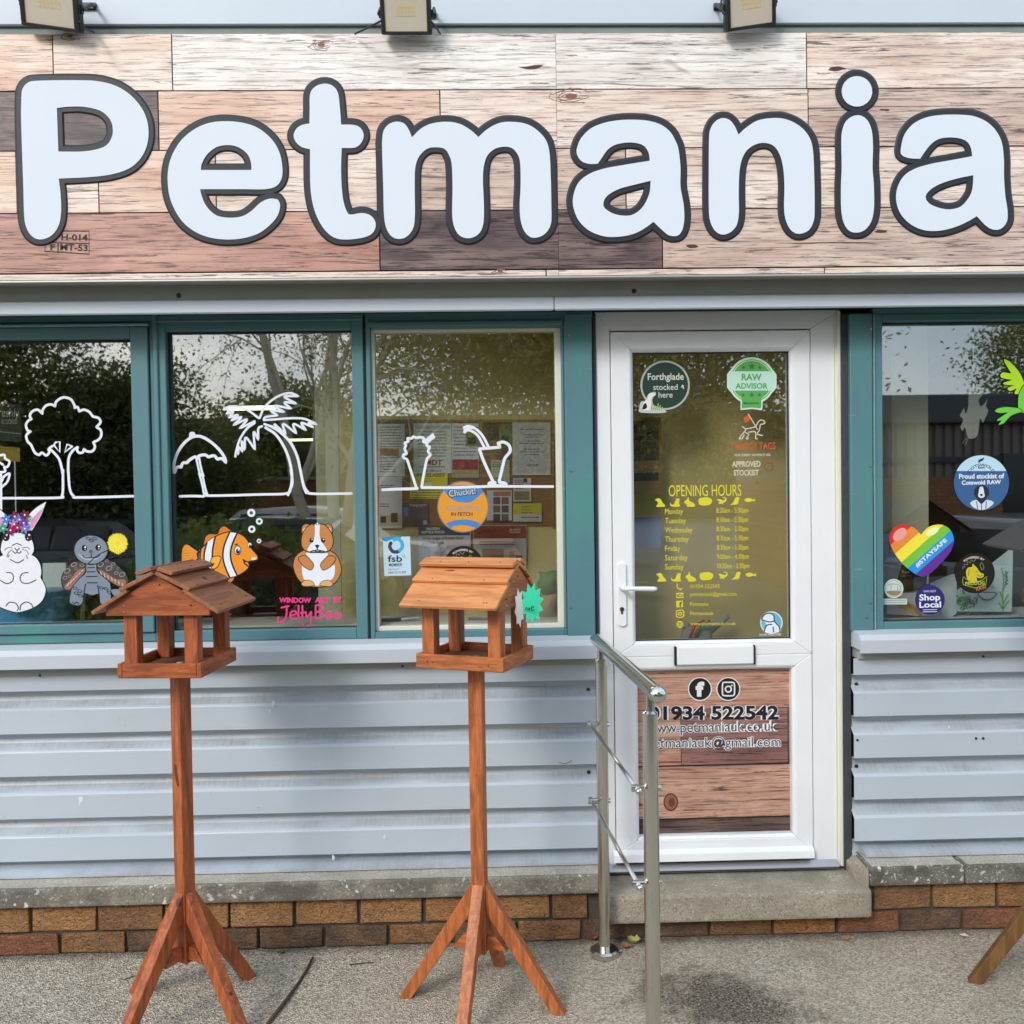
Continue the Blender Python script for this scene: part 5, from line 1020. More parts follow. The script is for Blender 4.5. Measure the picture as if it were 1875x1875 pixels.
a5.stroke(t, 'face_line', [[(852,790),(868,768),(884,790)], [(868,790),(870,835)], [(785,815),(815,840),(870,838),(925,835),(955,815)], [(1035,765),(960,800),(900,840),(840,895)], [(835,900),(905,900)], [(835,935),(900,932)], [(828,975),(908,972)], [(820,1020),(930,1016)], [(830,1078),(930,1078)], [(815,1090),(800,1180)], [(930,1100),(945,1185)], [(790,1205),(830,1235),(865,1215)], [(690,1262),(710,1275),(730,1262),(750,1278)]], 4, bk)
for c_ in ((715,1130),(760,1158),(725,1178),(765,1200),(965,1125),(1010,1135),(1040,1170),(840,655),(870,675),(900,655)): a5.disc(t, 'skin_spot', c_, 22, bk, 14, 14, hole=.72, rot=.3)
ye = paint((238, 218, 36)); rr = random.Random(2); pts = []
for k in range(64): an = 2*math.pi*k/64; r_ = 100*(1 if k % 2 else .88)*rr.uniform(.94, 1.07); pts.append((1122+r_*math.cos(an), 705+r_*1.02*math.sin(an)))
a5.fill(t, 'dandelion', pts, ye, smooth=False); a5.stroke(t, 'petal_line', [[(1122+25*math.cos(x), 705+25*math.sin(x)), (1122+80*math.cos(x), 705+80*math.sin(x))] for x in (2*math.pi*k/17 for k in range(17))], 2.5, paint((250, 240, 140)), smooth=False)
# clownfish with bubbles
t = art_thing('orange and white striped fish painting on the second window', a7, (520, 950)); og = paint((232, 146, 44)); od = paint((214, 122, 34))
outlined(a7, t, 'tail_fin', [(345,720,1),(300,690),(250,660),(215,690),(205,770),(215,830),(260,850),(320,800),(350,770)], og, 10)
outlined(a7, t, 'top_fin', [(400,670,1),(415,600),(450,570),(520,568),(545,520),(580,500),(620,525),(650,560),(600,610),(450,660)], od, 9)
outlined(a7, t, 'belly_fin', [(530,940),(545,980),(620,1000),(665,950),(600,930)], od, 8)
bodyp = [(345,740,1),(380,700),(420,660),(480,610),(540,575),(620,552),(690,560),(750,590),(790,640),(820,700),(868,760),(866,795),(830,808),(790,812),(795,850),(760,890),(690,930),(600,950),(520,945),(450,915),(400,870),(365,820)]
outlined(a7, t, 'body', bodyp, og, 10)
def clipband(xa, xb, bend):            # the white bands cross the body from top to bottom
    top = [q for q in curve_pts(bodyp, True, True, 6)]
    def lim(x, lo): c_ = [q[1] for q in top if abs(q[0]-x) < 14]; return (min(c_) if lo else max(c_)) if c_ else 750
    L_ = [(xa+bend*math.sin(math.pi*k/6), lim(xa, True)+(lim(xa, False)-lim(xa, True))*k/6) for k in range(7)]; R_ = [(xb+bend*math.sin(math.pi*k/6), lim(xb, True)+(lim(xb, False)-lim(xb, True))*k/6) for k in range(7)]
    return L_, R_
for xa, xb, bd_ in ((356,372,-6),(428,500,-26),(628,694,-60)):
    L_, R_ = clipband(xa, xb, bd_); a7.fill(t, 'white_band', L_+R_[::-1], wh, smooth=False); a7.stroke(t, 'band_edge', [L_, R_], 7, bk)
outlined(a7, t, 'side_fin', [(470,785),(500,765),(545,770),(535,820),(510,860),(480,870),(460,840)], paint((240, 170, 60)), 7)
for cx, cy_, s_ in ((697,710,1.0),(805,665,.62)): a7.disc(t, 'eye', (cx, cy_), 28*s_, wh, 40*s_); a7.disc(t, 'eye_rim', (cx, cy_), 30*s_, bk, 43*s_, hole=.82); a7.disc(t, 'pupil', (cx+3, cy_+8), 18*s_, bk, 24*s_); a7.disc(t, 'eye_glint', (cx+8, cy_-4), 7*s_, wh)
a7.stroke(t, 'mouth', [[(745,790),(780,810),(866,795)], [(750,795),(760,825),(790,850)], [(675,660),(695,655)]], 5, bk); a7.fill(t, 'snout_light', [(820,775),(862,770),(860,790),(825,796)], paint((250, 214, 160)))
a7.stroke(t, 'fin_ray', [[(300,700+i*22),(225,700+i*24)] for i in range(6)], 2, paint((244, 190, 110)), smooth=False)
for c_, r_ in (((818,380),36),((888,455),30),((822,524),32),((886,628),20)): a7.disc(t, 'bubble', c_, r_, wh, n=24, hole=.42)
# guinea pig
t = art_thing('brown and white guinea pig painting on the second window', a7, (1390, 1000)); gb = paint((196, 132, 74)); gs = paint((222, 168, 110))
bod = [(1395,700),(1480,705),(1560,750),(1600,830),(1605,900),(1580,960),(1530,1010),(1460,1028),(1390,1030),(1310,1022),(1250,980),(1210,920),(1190,840),(1215,760),(1290,710)]
outlined(a7, t, 'body', bod, gb, 8); a7.fill(t, 'belly', [(1300,735),(1395,720),(1490,735),(1470,790),(1510,850),(1550,840),(1550,920),(1520,970),(1450,1000),(1395,1022),(1340,995),(1280,960),(1265,890),(1270,840),(1330,850),(1345,800)], wh)
for s_ in (1, -1):
    f_ = (lambda p: p) if s_ == 1 else (lambda p: (2*1397-p[0],)+tuple(p[1:]))
    outlined(a7, t, 'ear', [f_(p) for p in [(1345,510),(1310,480),(1270,500),(1265,560),(1290,590),(1330,570)]], gb, 7); a7.fill(t, 'inner_ear', [f_(p) for p in [(1320,520),(1285,515),(1272,550),(1290,578),(1325,555)]], wh)
    outlined(a7, t, 'arm', [f_(p) for p in [(1235,780),(1290,760),(1340,800),(1365,840),(1345,880),(1310,870),(1270,840)]], gb, 6)
    outlined(a7, t, 'foot', [f_(p) for p in [(1262,1000),(1300,975),(1350,985),(1370,1015),(1320,1025),(1275,1022)]], gs, 5)
outlined(a7, t, 'head', [(1395,480),(1460,490),(1510,540),(1535,610),(1525,680),(1480,720),(1395,725),(1315,720),(1270,680),(1262,610),(1285,540),(1335,490)], gb, 8)
a7.fill(t, 'blaze', [(1380,478),(1420,478),(1418,560),(1430,620),(1470,680),(1480,712),(1395,722),(1315,712),(1330,670),(1365,620),(1378,560)], wh)
for cx in (1348, 1450): a7.disc(t, 'eye', (cx, 622), 19, bk, 21); a7.disc(t, 'eye_glint', (cx+5, 614), 6, wh)
a7.fill(t, 'nose', [(1378,668),(1397,660),(1416,668),(1400,692)], bk); a7.stroke(t, 'mouth', [[(1397,690),(1397,705),(1365,715)], [(1397,705),(1430,712)], [(1340,720),(1370,712),(1400,722),(1440,715),(1465,722)]], 4.5, bk); a7.stroke(t, 'tuft', [[(1370,490),(1355,470)], [(1390,485),(1385,465)], [(1410,485),(1415,465)]], 4, bk)
# signature
t = art_thing('pink hand lettering at the bottom of the second window', a7, (1340, 1240)); pk = paint((232, 62, 140))
a7.text(t, 'lettering', 'WINDOW', (1062, 1172), (1345, 1174), 48, pk, .05); a7.text(t, 'lettering', 'ART', (1378, 1172), (1505, 1172), 50, pk, .05); a7.text(t, 'lettering', 'BY', (1540, 1170), (1620, 1168), 52, pk, .05)
a7.stroke(t, 'script', [[(1130,1200),(1125,1290),(1090,1340),(1050,1335),(1055,1300)], [(1080,1215),(1150,1200)], [(1165,1285),(1215,1268),(1200,1245),(1165,1260),(1165,1305),(1215,1310)], [(1235,1195),(1232,1310)], [(1268,1195),(1268,1310)], [(1252,1262),(1290,1258)], [(1295,1250),(1310,1295),(1345,1250)], [(1345,1250),(1345,1340),(1320,1385),(1280,1385),(1268,1350)], [(1385,1195),(1383,1310)], [(1385,1195),(1430,1190),(1450,1215),(1420,1245),(1388,1250),(1440,1262),(1445,1300),(1385,1312)], [(1495,1255),(1470,1280),(1495,1310),(1525,1285),(1495,1255)], [(1580,1255),(1552,1280),(1580,1310),(1612,1280),(1580,1255)], [(1480,1262),(1530,1250)]], 8, pk)
# green hummingbird at the right edge
a8 = Art(1535, 540, .192, YO)
t = art_thing('bright green bird painting at the right edge of the right window', a8, (1760, 900)); g1_, g2_ = paint((178, 222, 40)), paint((112, 206, 70))
wing = [(1580,610,1),(1640,640),(1720,730),(1765,820),(1790,900),(1800,960),(1700,945,1),(1680,940),(1700,890,1),(1640,915),(1615,890),(1680,860,1),(1600,858),(1575,840),(1660,810,1),(1570,795),(1545,770),(1570,740),(1650,750,1),(1620,700),(1585,640)]
outlined(a8, t, 'wing', wing, g1_, 7); outlined(a8, t, 'body', [(1725,940),(1780,850),(1850,800),(1950,790),(2000,860),(1980,960),(1900,1080),(1800,1120),(1730,1115),(1715,1060)], g2_, 7)
outlined(a8, t, 'tail', [(1720,1080,1),(1600,1070),(1520,1085),(1495,1110),(1540,1125),(1620,1120,1),(1530,1180),(1515,1200),(1560,1195,1),(1525,1240,1),(1580,1220),(1650,1150),(1760,1110,1)], g2_, 6); outlined(a8, t, 'head', [(1950,790),(1990,740),(2060,735),(2100,790),(2060,850),(1980,860)], g2_, 6); a8.fill(t, 'beak', [(2095,780,1),(2240,800,1),(2090,806,1)], bk)

# ------------------------------------------------------------------ stickers (behind the glass) on the third window
def sticker(label, art, c, name='window_sticker'): return art_thing(label, art, c, 'sticker', 'stickers in the windows', name)
s3 = Art(660, 760, .21333, YO)
t = sticker('round orange and blue ball sticker reading EXPERTS IN FETCH', s3, (885, 785)); bo = paint((74, 134, 200)); oo = paint((224, 152, 48)); gy = paint((120, 124, 128))
s3.disc(t, 'disc', (880, 787), 222, gy, n=48); s3.disc(t, 'disc', (880, 787), 212, oo, n=48)
s3.fill(t, 'blue_band', [(705,640,1),(760,600,1),(1010,600,1),(1055,660,1),(960,740),(880,750),(790,725)], bo); s3.fill(t, 'blue_band', [(735,930,1),(800,905),(880,897),(960,905),(1030,930,1),(990,975,1),(960,960),(880,945),(800,955),(775,975,1)], bo)
s3.text(t, 'lettering', 'Chuckit!', (752, 712), (1000, 680), 70, bk, .06); s3.text(t, 'lettering', 'Chuckit!', (760, 704), (992, 676), 58, paint((190, 194, 196)), .02); s3.text(t, 'lettering', 'EXPERTS', (735, 820), (1020, 822), 42, paint((170, 160, 140)), .03); s3.text(t, 'lettering', 'IN FETCH', (778, 866), (962, 866), 32, paint((66, 66, 66)), .02)
t = sticker('pale blue membership card with a blue ring in the third window', s3, (312, 1210))
s3.fill(t, 'card', [(190,1050),(425,1042),(436,1375),(205,1382)], paint((190, 216, 232)), smooth=False); s3.fill(t, 'wave', [(190,1050),(340,1042),(330,1070),(300,1062),(260,1070),(225,1085),(192,1075)], paint((44, 150, 200)))
s3.stroke(t, 'ring', [[(262,1095),(252,1130),(275,1168),(310,1175),(335,1165)]], 15, paint((52, 66, 84))); s3.stroke(t, 'ring', [[(335,1165),(360,1130),(350,1085),(315,1062),(285,1072)]], 15, paint((60, 172, 220)))
s3.text(t, 'lettering', 'fsb', (235, 1262), (358, 1260), 58, paint((46, 52, 62)), .02); s3.text(t, 'lettering', 'MEMBER', (245, 1300), (360, 1297), 27, paint((46, 52, 62)), .01); s3.disc(t, 'loop', (366, 1208), 13, paint((90, 160, 190)), hole=.7, n=16); s3.disc(t, 'loop', (382, 1220), 10, paint((90, 160, 190)), hole=.7, n=16)
s3.text(t, 'lettering', 'fsb.org.uk', (240, 1334), (332, 1330), 17, paint((110, 120, 130))); s3.text(t, 'lettering', '0808 20 20 888', (240, 1362), (392, 1356), 18, paint((110, 120, 130)))
def prodog(art, label, c, r):
    t = sticker(label, art, c); k = r/203; X = lambda x, y: (c[0]+(x-1378)*k, c[1]+(y-935)*k); yl = paint((206, 190, 44))
    art.disc(t, 'disc', c, r, paint((30, 26, 24)), n=48); art.text(t, 'lettering', 'POWERED BY', (0, 0), (1, 0), 22*k, paint((224, 206, 190)), .02, arc=(c, 150*k, -42, 36))
    art.stroke(t, 'spike', [[X(1260,890),X(1255,870),X(1280,875),X(1270,845),X(1305,850),X(1300,815),X(1335,830),X(1340,800),X(1370,820),X(1385,795)]], 3*k, paint((150, 146, 140)), smooth=False)
    art.fill(t, 'dog_head', [X(*q) for q in [(1300,985),(1290,920),(1310,880),(1350,870),(1355,840),(1385,865),(1400,880),(1430,925),(1468,945),(1460,975),(1420,985),(1395,975),(1400,1020),(1350,1035),(1320,1020)]], yl)
    art.stroke(t, 'dog_line', [[X(1385,920),X(1410,925)], [X(1400,950),X(1430,965),X(1455,955)], [X(1320,900),X(1315,960)]], 2.5*k, bk); art.stroke(t, 'ribbon', [[X(1255,1010),X(1262,970),X(1300,1000),X(1380,1030),X(1460,1000),X(1500,968),X(1495,1010),X(1490,1050),X(1380,1085),X(1262,1050),X(1255,1010)]], 3.5*k, paint((150, 180, 60)), smooth=False)
    art.stroke(t, 'leaf', [[X(1430,850),X(1450,830),X(1470,880),X(1450,900),X(1430,850)]], 3*k, paint((110, 150, 80)))
    art.text(t, 'lettering', 'PRODOG', X(1283, 1060), X(1478, 1050), 38*k, paint((190, 190, 70)), .03); art.text(t, 'lettering', 'RAW', X(1395, 1115), X(1500, 1092), 36*k, paint((196, 110, 70)), .03)
prodog(s3, 'round black sticker half hidden behind the middle bird table roof', (885, 1290), 168)

# ------------------------------------------------------------------ stickers on the door glass
YDI = .0692
d1 = Art(1080, 560, .26667, YDI); d2 = Art(1080, 860, .26667, YDI)
t = sticker('round dark green stocked here sticker at the top left of the door', d1, (517, 545)); lc = paint((206, 212, 204))
d1.disc(t, 'rim', (517, 545), 170, paint((170, 182, 172)), n=48); d1.disc(t, 'disc', (517, 545), 157, paint((36, 62, 54)), n=48)
d1.text(t, 'lettering', 'Forthglade', (398, 525), (645, 523), 62, lc, .015); d1.text(t, 'lettering', 'stocked', (436, 578), (603, 577), 40, lc, .005); d1.text(t, 'lettering', 'here', (472, 631), (568, 630), 40, lc, .005)
d1.fill(t, 'dog_backing', [(340,700),(350,660),(380,650),(400,610),(440,590),(455,605),(430,640),(445,690),(515,715),(510,735),(350,732)], paint((186, 196, 196))); d1.fill(t, 'dog', [(360,715),(370,665),(395,640),(405,605),(425,598),(452,608),(440,620),(425,628),(420,660),(425,712),(400,716)], paint((226, 228, 228))); d1.fill(t, 'dog_patch', [(362,712),(368,680),(385,668),(392,700)], bk)
d1.stroke(t, 'grass', [[(420+i*14,716),(428+i*14,672+(i % 3)*12)] for i in range(6)], 4, paint((150, 178, 70)), smooth=False); d1.stroke(t, 'bird', [[(630,560),(638,545),(643,568)]], 4, lc)
t = sticker('green rosette sticker at the top right of the door', d1, (1112, 520)); ga_, gb_, gp = paint((92, 170, 88)), paint((60, 120, 70)), paint((206, 230, 216))
d1.disc(t, 'rim', (1112, 515), 162, gp, n=48); d1.fill(t, 'band_rim', [(965,440),(1258,440),(1282,470),(1282,560),(1258,592),(965,592),(942,560),(942,470)], gp, smooth=False); d1.fill(t, 'tail_rim', [(1035,620),(1188,620),(1184,716),(1110,708),(1035,716)], gp, smooth=False)
d1.disc(t, 'disc', (1112, 515), 148, ga_, n=48); d1.stroke(t, 'stitching', [(1112+139*math.cos(x), 515+139*math.sin(x)) for x in (2*math.pi*k/24 for k in range(24))], 2.2, gp, closed=True)
d1.fill(t, 'band', [(968,450),(1256,450),(1272,474),(1272,556),(1256,582),(968,582),(952,556),(952,474)], paint((190, 226, 214)), smooth=False); d1.fill(t, 'tail', [(1043,628),(1178,628),(1176,704),(1110,698),(1043,704)], ga_, smooth=False)
def star(art, par, c, r, m): art.fill(par, 'star', [(c[0]+(r if k % 2 == 0 else r*.42)*math.sin(k*math.pi/5), c[1]-(r if k % 2 == 0 else r*.42)*math.cos(k*math.pi/5)) for k in range(10)], m, smooth=False)
for c_, r_ in (((1112,416),28),((1054,424),17),((1168,424),17),((1112,612),20),((1052,612),15),((1165,612),15)): star(d1, t, c_, r_, gb_)
d1.text(t, 'lettering', 'RAW', (1042, 513), (1180, 513), 47, paint((96, 166, 96)), .035); d1.text(t, 'lettering', 'ADVISOR', (1000, 570), (1222, 570), 40, paint((96, 166, 96)), .03); d1.text(t, 'lettering', 'MADE FOR DOGS', (1056, 675), (1160, 675), 12, bk, .02)
t = sticker('orange and white approved stockist lettering with a dog and flag on the door', d1, (1115, 950)); tw_, to = paint((214, 206, 186)), paint((204, 96, 46))
d1.stroke(t, 'dog', [[(1025,912),(1048,880),(1070,855),(1062,840),(1045,828)], [(1065,845),(1110,838),(1140,825),(1160,792),(1185,785),(1203,800),(1190,812),(1172,815),(1165,850),(1150,880),(1185,890)], [(1070,870),(1090,885),(1075,912),(1090,912)], [(1090,868),(1130,862),(1140,880),(1138,912),(1150,912)], [(1025,912),(1045,912),(1060,885)]], 3.6, tw_); d1.stroke(t, 'pole', [[(1088,742),(1140,830),(1150,850)]], 3.2, tw_); d1.fill(t, 'flag', [(1088,748),(1052,772),(1068,805),(1105,780)], to, smooth=False)
d1.text(t, 'lettering', 'TWIGGY TAGS', (965, 990), (1276, 986), 50, to, .01); d1.text(t, 'lettering', 'FOR EVERY ADVENTURE', (995, 1034), (1241, 1031), 17, tw_, .01); d1.text(t, 'lettering', 'APPROVED', (977, 1107), (1172, 1105), 40, tw_, .02); d1.text(t, 'lettering', 'STOCKIST', (988, 1167), (1160, 1165), 40, tw_, .02); d1.disc(t, 'seal', (1232, 1105), 34, paint((150, 84, 50)), hole=.7, n=20)
# opening hours
t = sticker('yellow opening hours lettering with small animal shapes on the door glass', d2, (800, 500)); yl = paint((220, 208, 56))
d2.text(t, 'lettering', 'OPENING HOURS', (542, 184), (1040, 180), 78, yl, .0)
for i, (dn, tm) in enumerate((('Monday', '8:30am - 5:30pm'), ('Tuesday', '8:30am - 5:30pm'), ('Wednesday', '8:30am - 5:30pm'), ('Thursday', '8:30am - 5:30pm'), ('Friday', '8:30am - 5:30pm'), ('Saturday', '9:00am - 4:30pm'), ('Sunday', '10:30am - 2:30pm'))):
    y = 318+i*63.5; xe_ = (640, 660, 705, 680, 622, 672, 645)[i]; ds = 0 if i in () else 1
    d2.text(t, 'lettering', dn, (517, y), (xe_, y-2), 50, yl, .0); d2.text(t, 'lettering', tm, (869+i, y-10), ((1088, 1088, 1088, 1088, 1088, 1092, 1097)[i], y-12), 46, yl, .0)
AN = {'dog': [(455,200),(480,197),(492,212),(500,228),(520,252),(455,254),(468,235),(462,215),(450,212)], 'cat': [(552,222),(560,240),(580,235),(585,215),(595,208),(590,195),(602,200),(615,197),(615,215),(612,232),(618,252),(570,254),(552,245)], 'rabbit': [(648,228),(655,212),(668,206),(672,192),(680,190),(682,212),(700,222),(718,235),(720,252),(668,254),(665,238)], 'guinea pig': [(745,215),(752,198),(775,192),(810,190),(835,202),(840,218),(825,240),(790,246),(755,242)], 'lizard': [(872,205),(895,202),(915,212),(928,205),(925,195),(905,192),(925,188),(940,202),(930,222),(912,228),(922,242),(900,232),(882,238),(890,220)], 'bird': [(962,244),(985,225),(995,200),(1008,188),(1022,190),(1030,200),(1022,208),(1020,228),(1005,240),(985,240)], 'fish': [(1060,208),(1080,194),(1105,197),(1120,206),(1138,196),(1132,210),(1138,222),(1118,214),(1095,222),(1075,220)]}
for dyy in (0, 513):
    for nm_, pts in AN.items(): d2.fill(t, 'animal_shape', [(p[0]+(8 if dyy else 0), p[1]+dyy) for p in pts], yl, step=12)
yd = paint((216, 204, 60))
for s_, y, xe_, h in (('01934 522542', 815, 893, 27), ('petmaniauk@gmail.com', 876, 1008, 36), ('Petmania', 938, 815, 28), ('Petmaniauk', 1000, 850, 28), ('www.petmaniauk.co.uk', 1076, 1003, 30)): d2.text(t, 'lettering', s_, (690, y), (xe_, y-2), h, yd, .0)
d2.fill(t, 'icon', [(592,902),(638,898),(640,944),(594,946)], yd, smooth=False); d2.text(t, 'icon_letter', 'f', (614, 944), (632, 944), 38, paint((96, 86, 60)), .04)
d2.stroke(t, 'icon', [[(597,968),(640,966),(642,1008),(598,1010),(597,968)], [(620,977),(607,988),(620,1000),(632,988),(620,977)]], 3.5, yd); d2.disc(t, 'icon', (618, 1062), 24, yd, hole=.8); d2.stroke(t, 'icon', [[(596,1062),(640,1060)], [(618,1040),(606,1062),(618,1084)], [(618,1040),(630,1062),(618,1084)]], 2.5, yd); d2.stroke(t, 'icon', [[(602,785),(600,808),(620,825),(634,815)], [(595,850),(640,848),(640,876),(596,878),(595,850),(618,866),(640,848)]], 4, yd, smooth=False)
t = sticker('round blue DOGS WELCOME sticker at the bottom right of the door glass', d2, (1247, 1050))
d2.disc(t, 'disc', (1247, 1050), 77, wh, n=36); d2.disc(t, 'disc', (1247, 1050), 70, paint((110, 180, 214)), n=36); d2.fill(t, 'dog', [(1180,1030),(1190,1005),(1225,985),(1262,1000),(1268,1040),(1300,1080),(1305,1115),(1195,1115),(1215,1070),(1200,1045)], wh)
d2.stroke(t, 'dog_line', [[(1185,1032),(1225,1045),(1262,1042)], [(1195,1115),(1215,1070),(1250,1062)], [(1258,1080),(1262,1115)], [(1180,1030),(1190,1005),(1225,985),(1262,1000),(1268,1040),(1300,1080),(1305,1115)]], 4, paint((44, 60, 84))); d2.text(t, 'lettering', 'DOGS WELCOME', (1165, 1141), (1313, 1139), 15, paint((214, 220, 224)), .02)
# toy animals standing on the floor behind the door
t = thing('soft_toy', 'grey plush toy with a rainbow scarf sitting behind the bottom of the door glass', 'toy', tuple(P(1290, 1170, .2)))
gt = flat('grey_plush', (150, 146, 138), .9, .15, 40, bmp=.5, bscale=120); cc = P(1275, 1165, .2); MB().sphere((cc.x, .2, cc.z), .065, 16, 10, (1, .8, .8)).build('body', gt, t, smooth=True)
for q in ((1245, 1135), (1335, 1128)): e_ = P(q[0], q[1], .2); MB().tube([(cc.x+(e_.x-cc.x)*.3, .2, cc.z+.02), (e_.x, .2, e_.z)], [.026, .008], 10).build('ear', gt, t, smooth=True)
for i, rgb in enumerate(((190, 60, 50), (220, 150, 60), (90, 130, 80))): MB().tube([P(1262+i*5, 1172, .14), P(1272+i*5, 1146, .135), P(1290+i*5, 1136, .135)], .006, 6).build('scarf', paint(rgb), t, smooth=True)
# lower door panel print
d3 = Art(1080, 1160, .26667, .0735)
blk = paint((30, 32, 36)); wv_ = paint((232, 232, 236)); nv = paint((52, 62, 82))
for cx, kind in ((756, 'f'), (951, 'i')):
    d3.disc(door, 'icon_badge', (cx, 381), 82, wv_, n=40); d3.disc(door, 'icon_badge', (cx, 381), 75, blk, n=40)
    if kind == 'f': d3.text(door, 'icon_letter', 'f', (726, 434), (786, 434), 104, wv_, .06)
    else:
        d3.stroke(door, 'icon_line', [(912,345),(920,336),(951,335),(982,336),(992,345),(994,381),(992,417),(982,426),(951,428),(920,426),(912,417),(910,381)], 5, wv_, closed=True); d3.disc(door, 'icon_line', (951, 382), 25, wv_, hole=.6, n=24); d3.disc(door, 'icon_line', (975, 357), 6, wv_, n=12)
for s_, p0, p1, h, col_, b0, b1 in (('01934 522542', (400, 598), (1298, 594), 100, blk, .035, .085), ('www.petmaniauk.co.uk', (392, 706), (1290, 690), 92, nv, .0, .06), ('petmaniauk@gmail.com', (396, 806), (1310, 796), 92, nv, .0, .06)):
    g_ = (b1-b0)*60; d3.text(door, 'lettering_halo', s_, (p0[0]-g_, p0[1]+g_), (p1[0]+g_, p1[1]+g_), h+2*g_, wv_, b1); d3.text(door, 'lettering', s_, p0, p1, h, col_, b0)
d3.disc(door, 'printed_knot', (556, 1158), 50, paint((92, 52, 44)), 62, 24); d3.disc(door, 'printed_knot', (556, 1158), 42, paint((150, 96, 80)), 52, 24); d3.disc(door, 'printed_knot', (562, 1160), 22, paint((110, 62, 52)), 30, 20)

# ------------------------------------------------------------------ stickers in the right window
r6 = Art(1535, 880, .18133, YO)
t = sticker('rainbow striped heart sticker reading #STAYSAFE', r6, (840, 700))
heart = curve_pts([(835,548,1),(785,490),(720,455),(650,442),(580,460),(530,520),(515,600),(540,680),(600,780),(680,870),(780,945),(832,968),(882,964),(960,910),(1060,810),(1130,720),(1165,630),(1160,560),(1125,490),(1060,450),(990,445),(920,465),(870,505)], True, True, 10)
nx_, ny_ = .663, .749
def halfplane(poly, lim_, keep_less):
    out = []
    for i in range(len(poly)):
        a, b_ = poly[i], poly[(i+1) % len(poly)]; da, db = a[0]*nx_+a[1]*ny_-lim_, b_[0]*nx_+b_[1]*ny_-lim_
        if keep_less: da, db = -da, -db
        if da >= 0: out.append(a)
        if da*db < 0: k = da/(da-db); out.append((a[0]+(b_[0]-a[0])*k, a[1]+(b_[1]-a[1])*k))
    return out
lims = [0, 835, 933, 1041, 1128, 1226, 3000]; rb_ = [(210, 52, 50), (234, 140, 60), (246, 226, 70), (120, 196, 66), (40, 150, 226), (98, 50, 152)]
r6.fill(t, 'red_stripe', heart, paint(rb_[0]), smooth=False)
for i in range(1, 6):
    pl = halfplane(heart, lims[i], False)
    if len(pl) > 2: r6.fill(t, ('orange', 'yellow', 'green', 'blue', 'purple')[i-1]+'_stripe', pl, paint(rb_[i]), smooth=False)
r6.disc(t, 'shine', (620, 545), 82, paint((240, 160, 160)), 52, 24, rot=-.75); r6.disc(t, 'shine', (950, 515), 72, paint((236, 244, 180)), 34, 24, rot=-.5)
r6.text(t, 'lettering', '#STAYSAFE', (800, 884), (1106, 612), 46, wh, .03)
prodog(r6, 'round black sticker with a yellow dog head in the right window', (1378, 935), 203)
t = sticker('navy round Shop Local sticker at the bottom of the right window', r6, (925, 1200)); nb = paint((48, 42, 112))
r6.disc(t, 'disc', (925, 1205), 150, nb, n=44); r6.fill(t, 'tab', [(830,1110),(845,1070),(885,1045),(925,1040),(928,1075),(990,1082),(1000,1140)], nb, smooth=False); r6.text(t, 'lettering', 'two.says', (860, 1138), (985, 1132), 32, paint((200, 200, 220)), .01); r6.text(t, 'lettering', 'Shop', (818, 1232), (1030, 1228), 84, wh, .03); r6.text(t, 'lettering', 'Local', (818, 1285), (1038, 1281), 62, wh, .03)
r6.stroke(t, 'rule', [[(855,1305),(995,1303)], [(855,1325),(995,1323)]], 3, wh, smooth=False)
t = sticker('small pale round badge sticker at the lower left of the right window', r6, (560, 1090))
r6.disc(t, 'disc', (560, 1090), 97, paint((196, 214, 208)), n=40); r6.disc(t, 'ring', (560, 1090), 84, paint((150, 172, 166)), hole=.94, n=40); r6.stroke(t, 'cow', [[(500,1060),(530,1045),(600,1050),(625,1075),(620,1110)], [(530,1100),(535,1060)], [(600,1110),(598,1070)]], 4, paint((140, 158, 156))); r6.fill(t, 'ground', [(490,1120),(560,1112),(635,1120),(600,1155),(560,1162),(520,1152)], paint((150, 130, 96)))
r6.fill(t, 'caption_strip', [(420,1192),(695,1192),(695,1250),(420,1252)], paint((190, 206, 200)), smooth=False); r6.stroke(t, 'caption_line', [[(435,1210),(680,1208)], [(435,1230),(680,1228)]], 3, paint((130, 146, 146)), smooth=False)
t = sticker('round blue proud stockist sticker with a dog head in the right window', Art(0, 0, 1, YO), (1798, 884)); c0 = Art(0, 0, 1, YO)
c0.disc(t, 'disc', (1797, 884), 50.5, paint((56, 98, 150)), n=48); cap = [(1797+50.5*math.cos(x), 884+50.5*math.sin(x)) for x in [math.pi+.44+(math.pi-.88)*k/20 for k in range(21)]]; c0.fill(t, 'top_cap', cap, paint((186, 220, 240)), smooth=False)
c0.text(t, 'lettering', 'COTSWOLD', (0, 0), (1, 0), 5.4, paint((40, 56, 76)), .02, arc=((1797, 878), 24, -62, 62)); c0.text(t, 'lettering', 'RAW', (1791, 858.5), (1804, 858.5), 4, paint((40, 56, 76)), .04); c0.fill(t, 'running_dog', [(1791,843),(1796,840),(1803,838),(1800,843),(1796,845),(1792,848)], paint((40, 56, 76)), smooth=False)
c0.text(t, 'lettering', 'Proud stockist of', (1756, 877), (1839, 876), 9.5, wh, .03); c0.text(t, 'lettering', 'Cotswold RAW', (1761, 888), (1833, 886.5), 8, wh, .03)
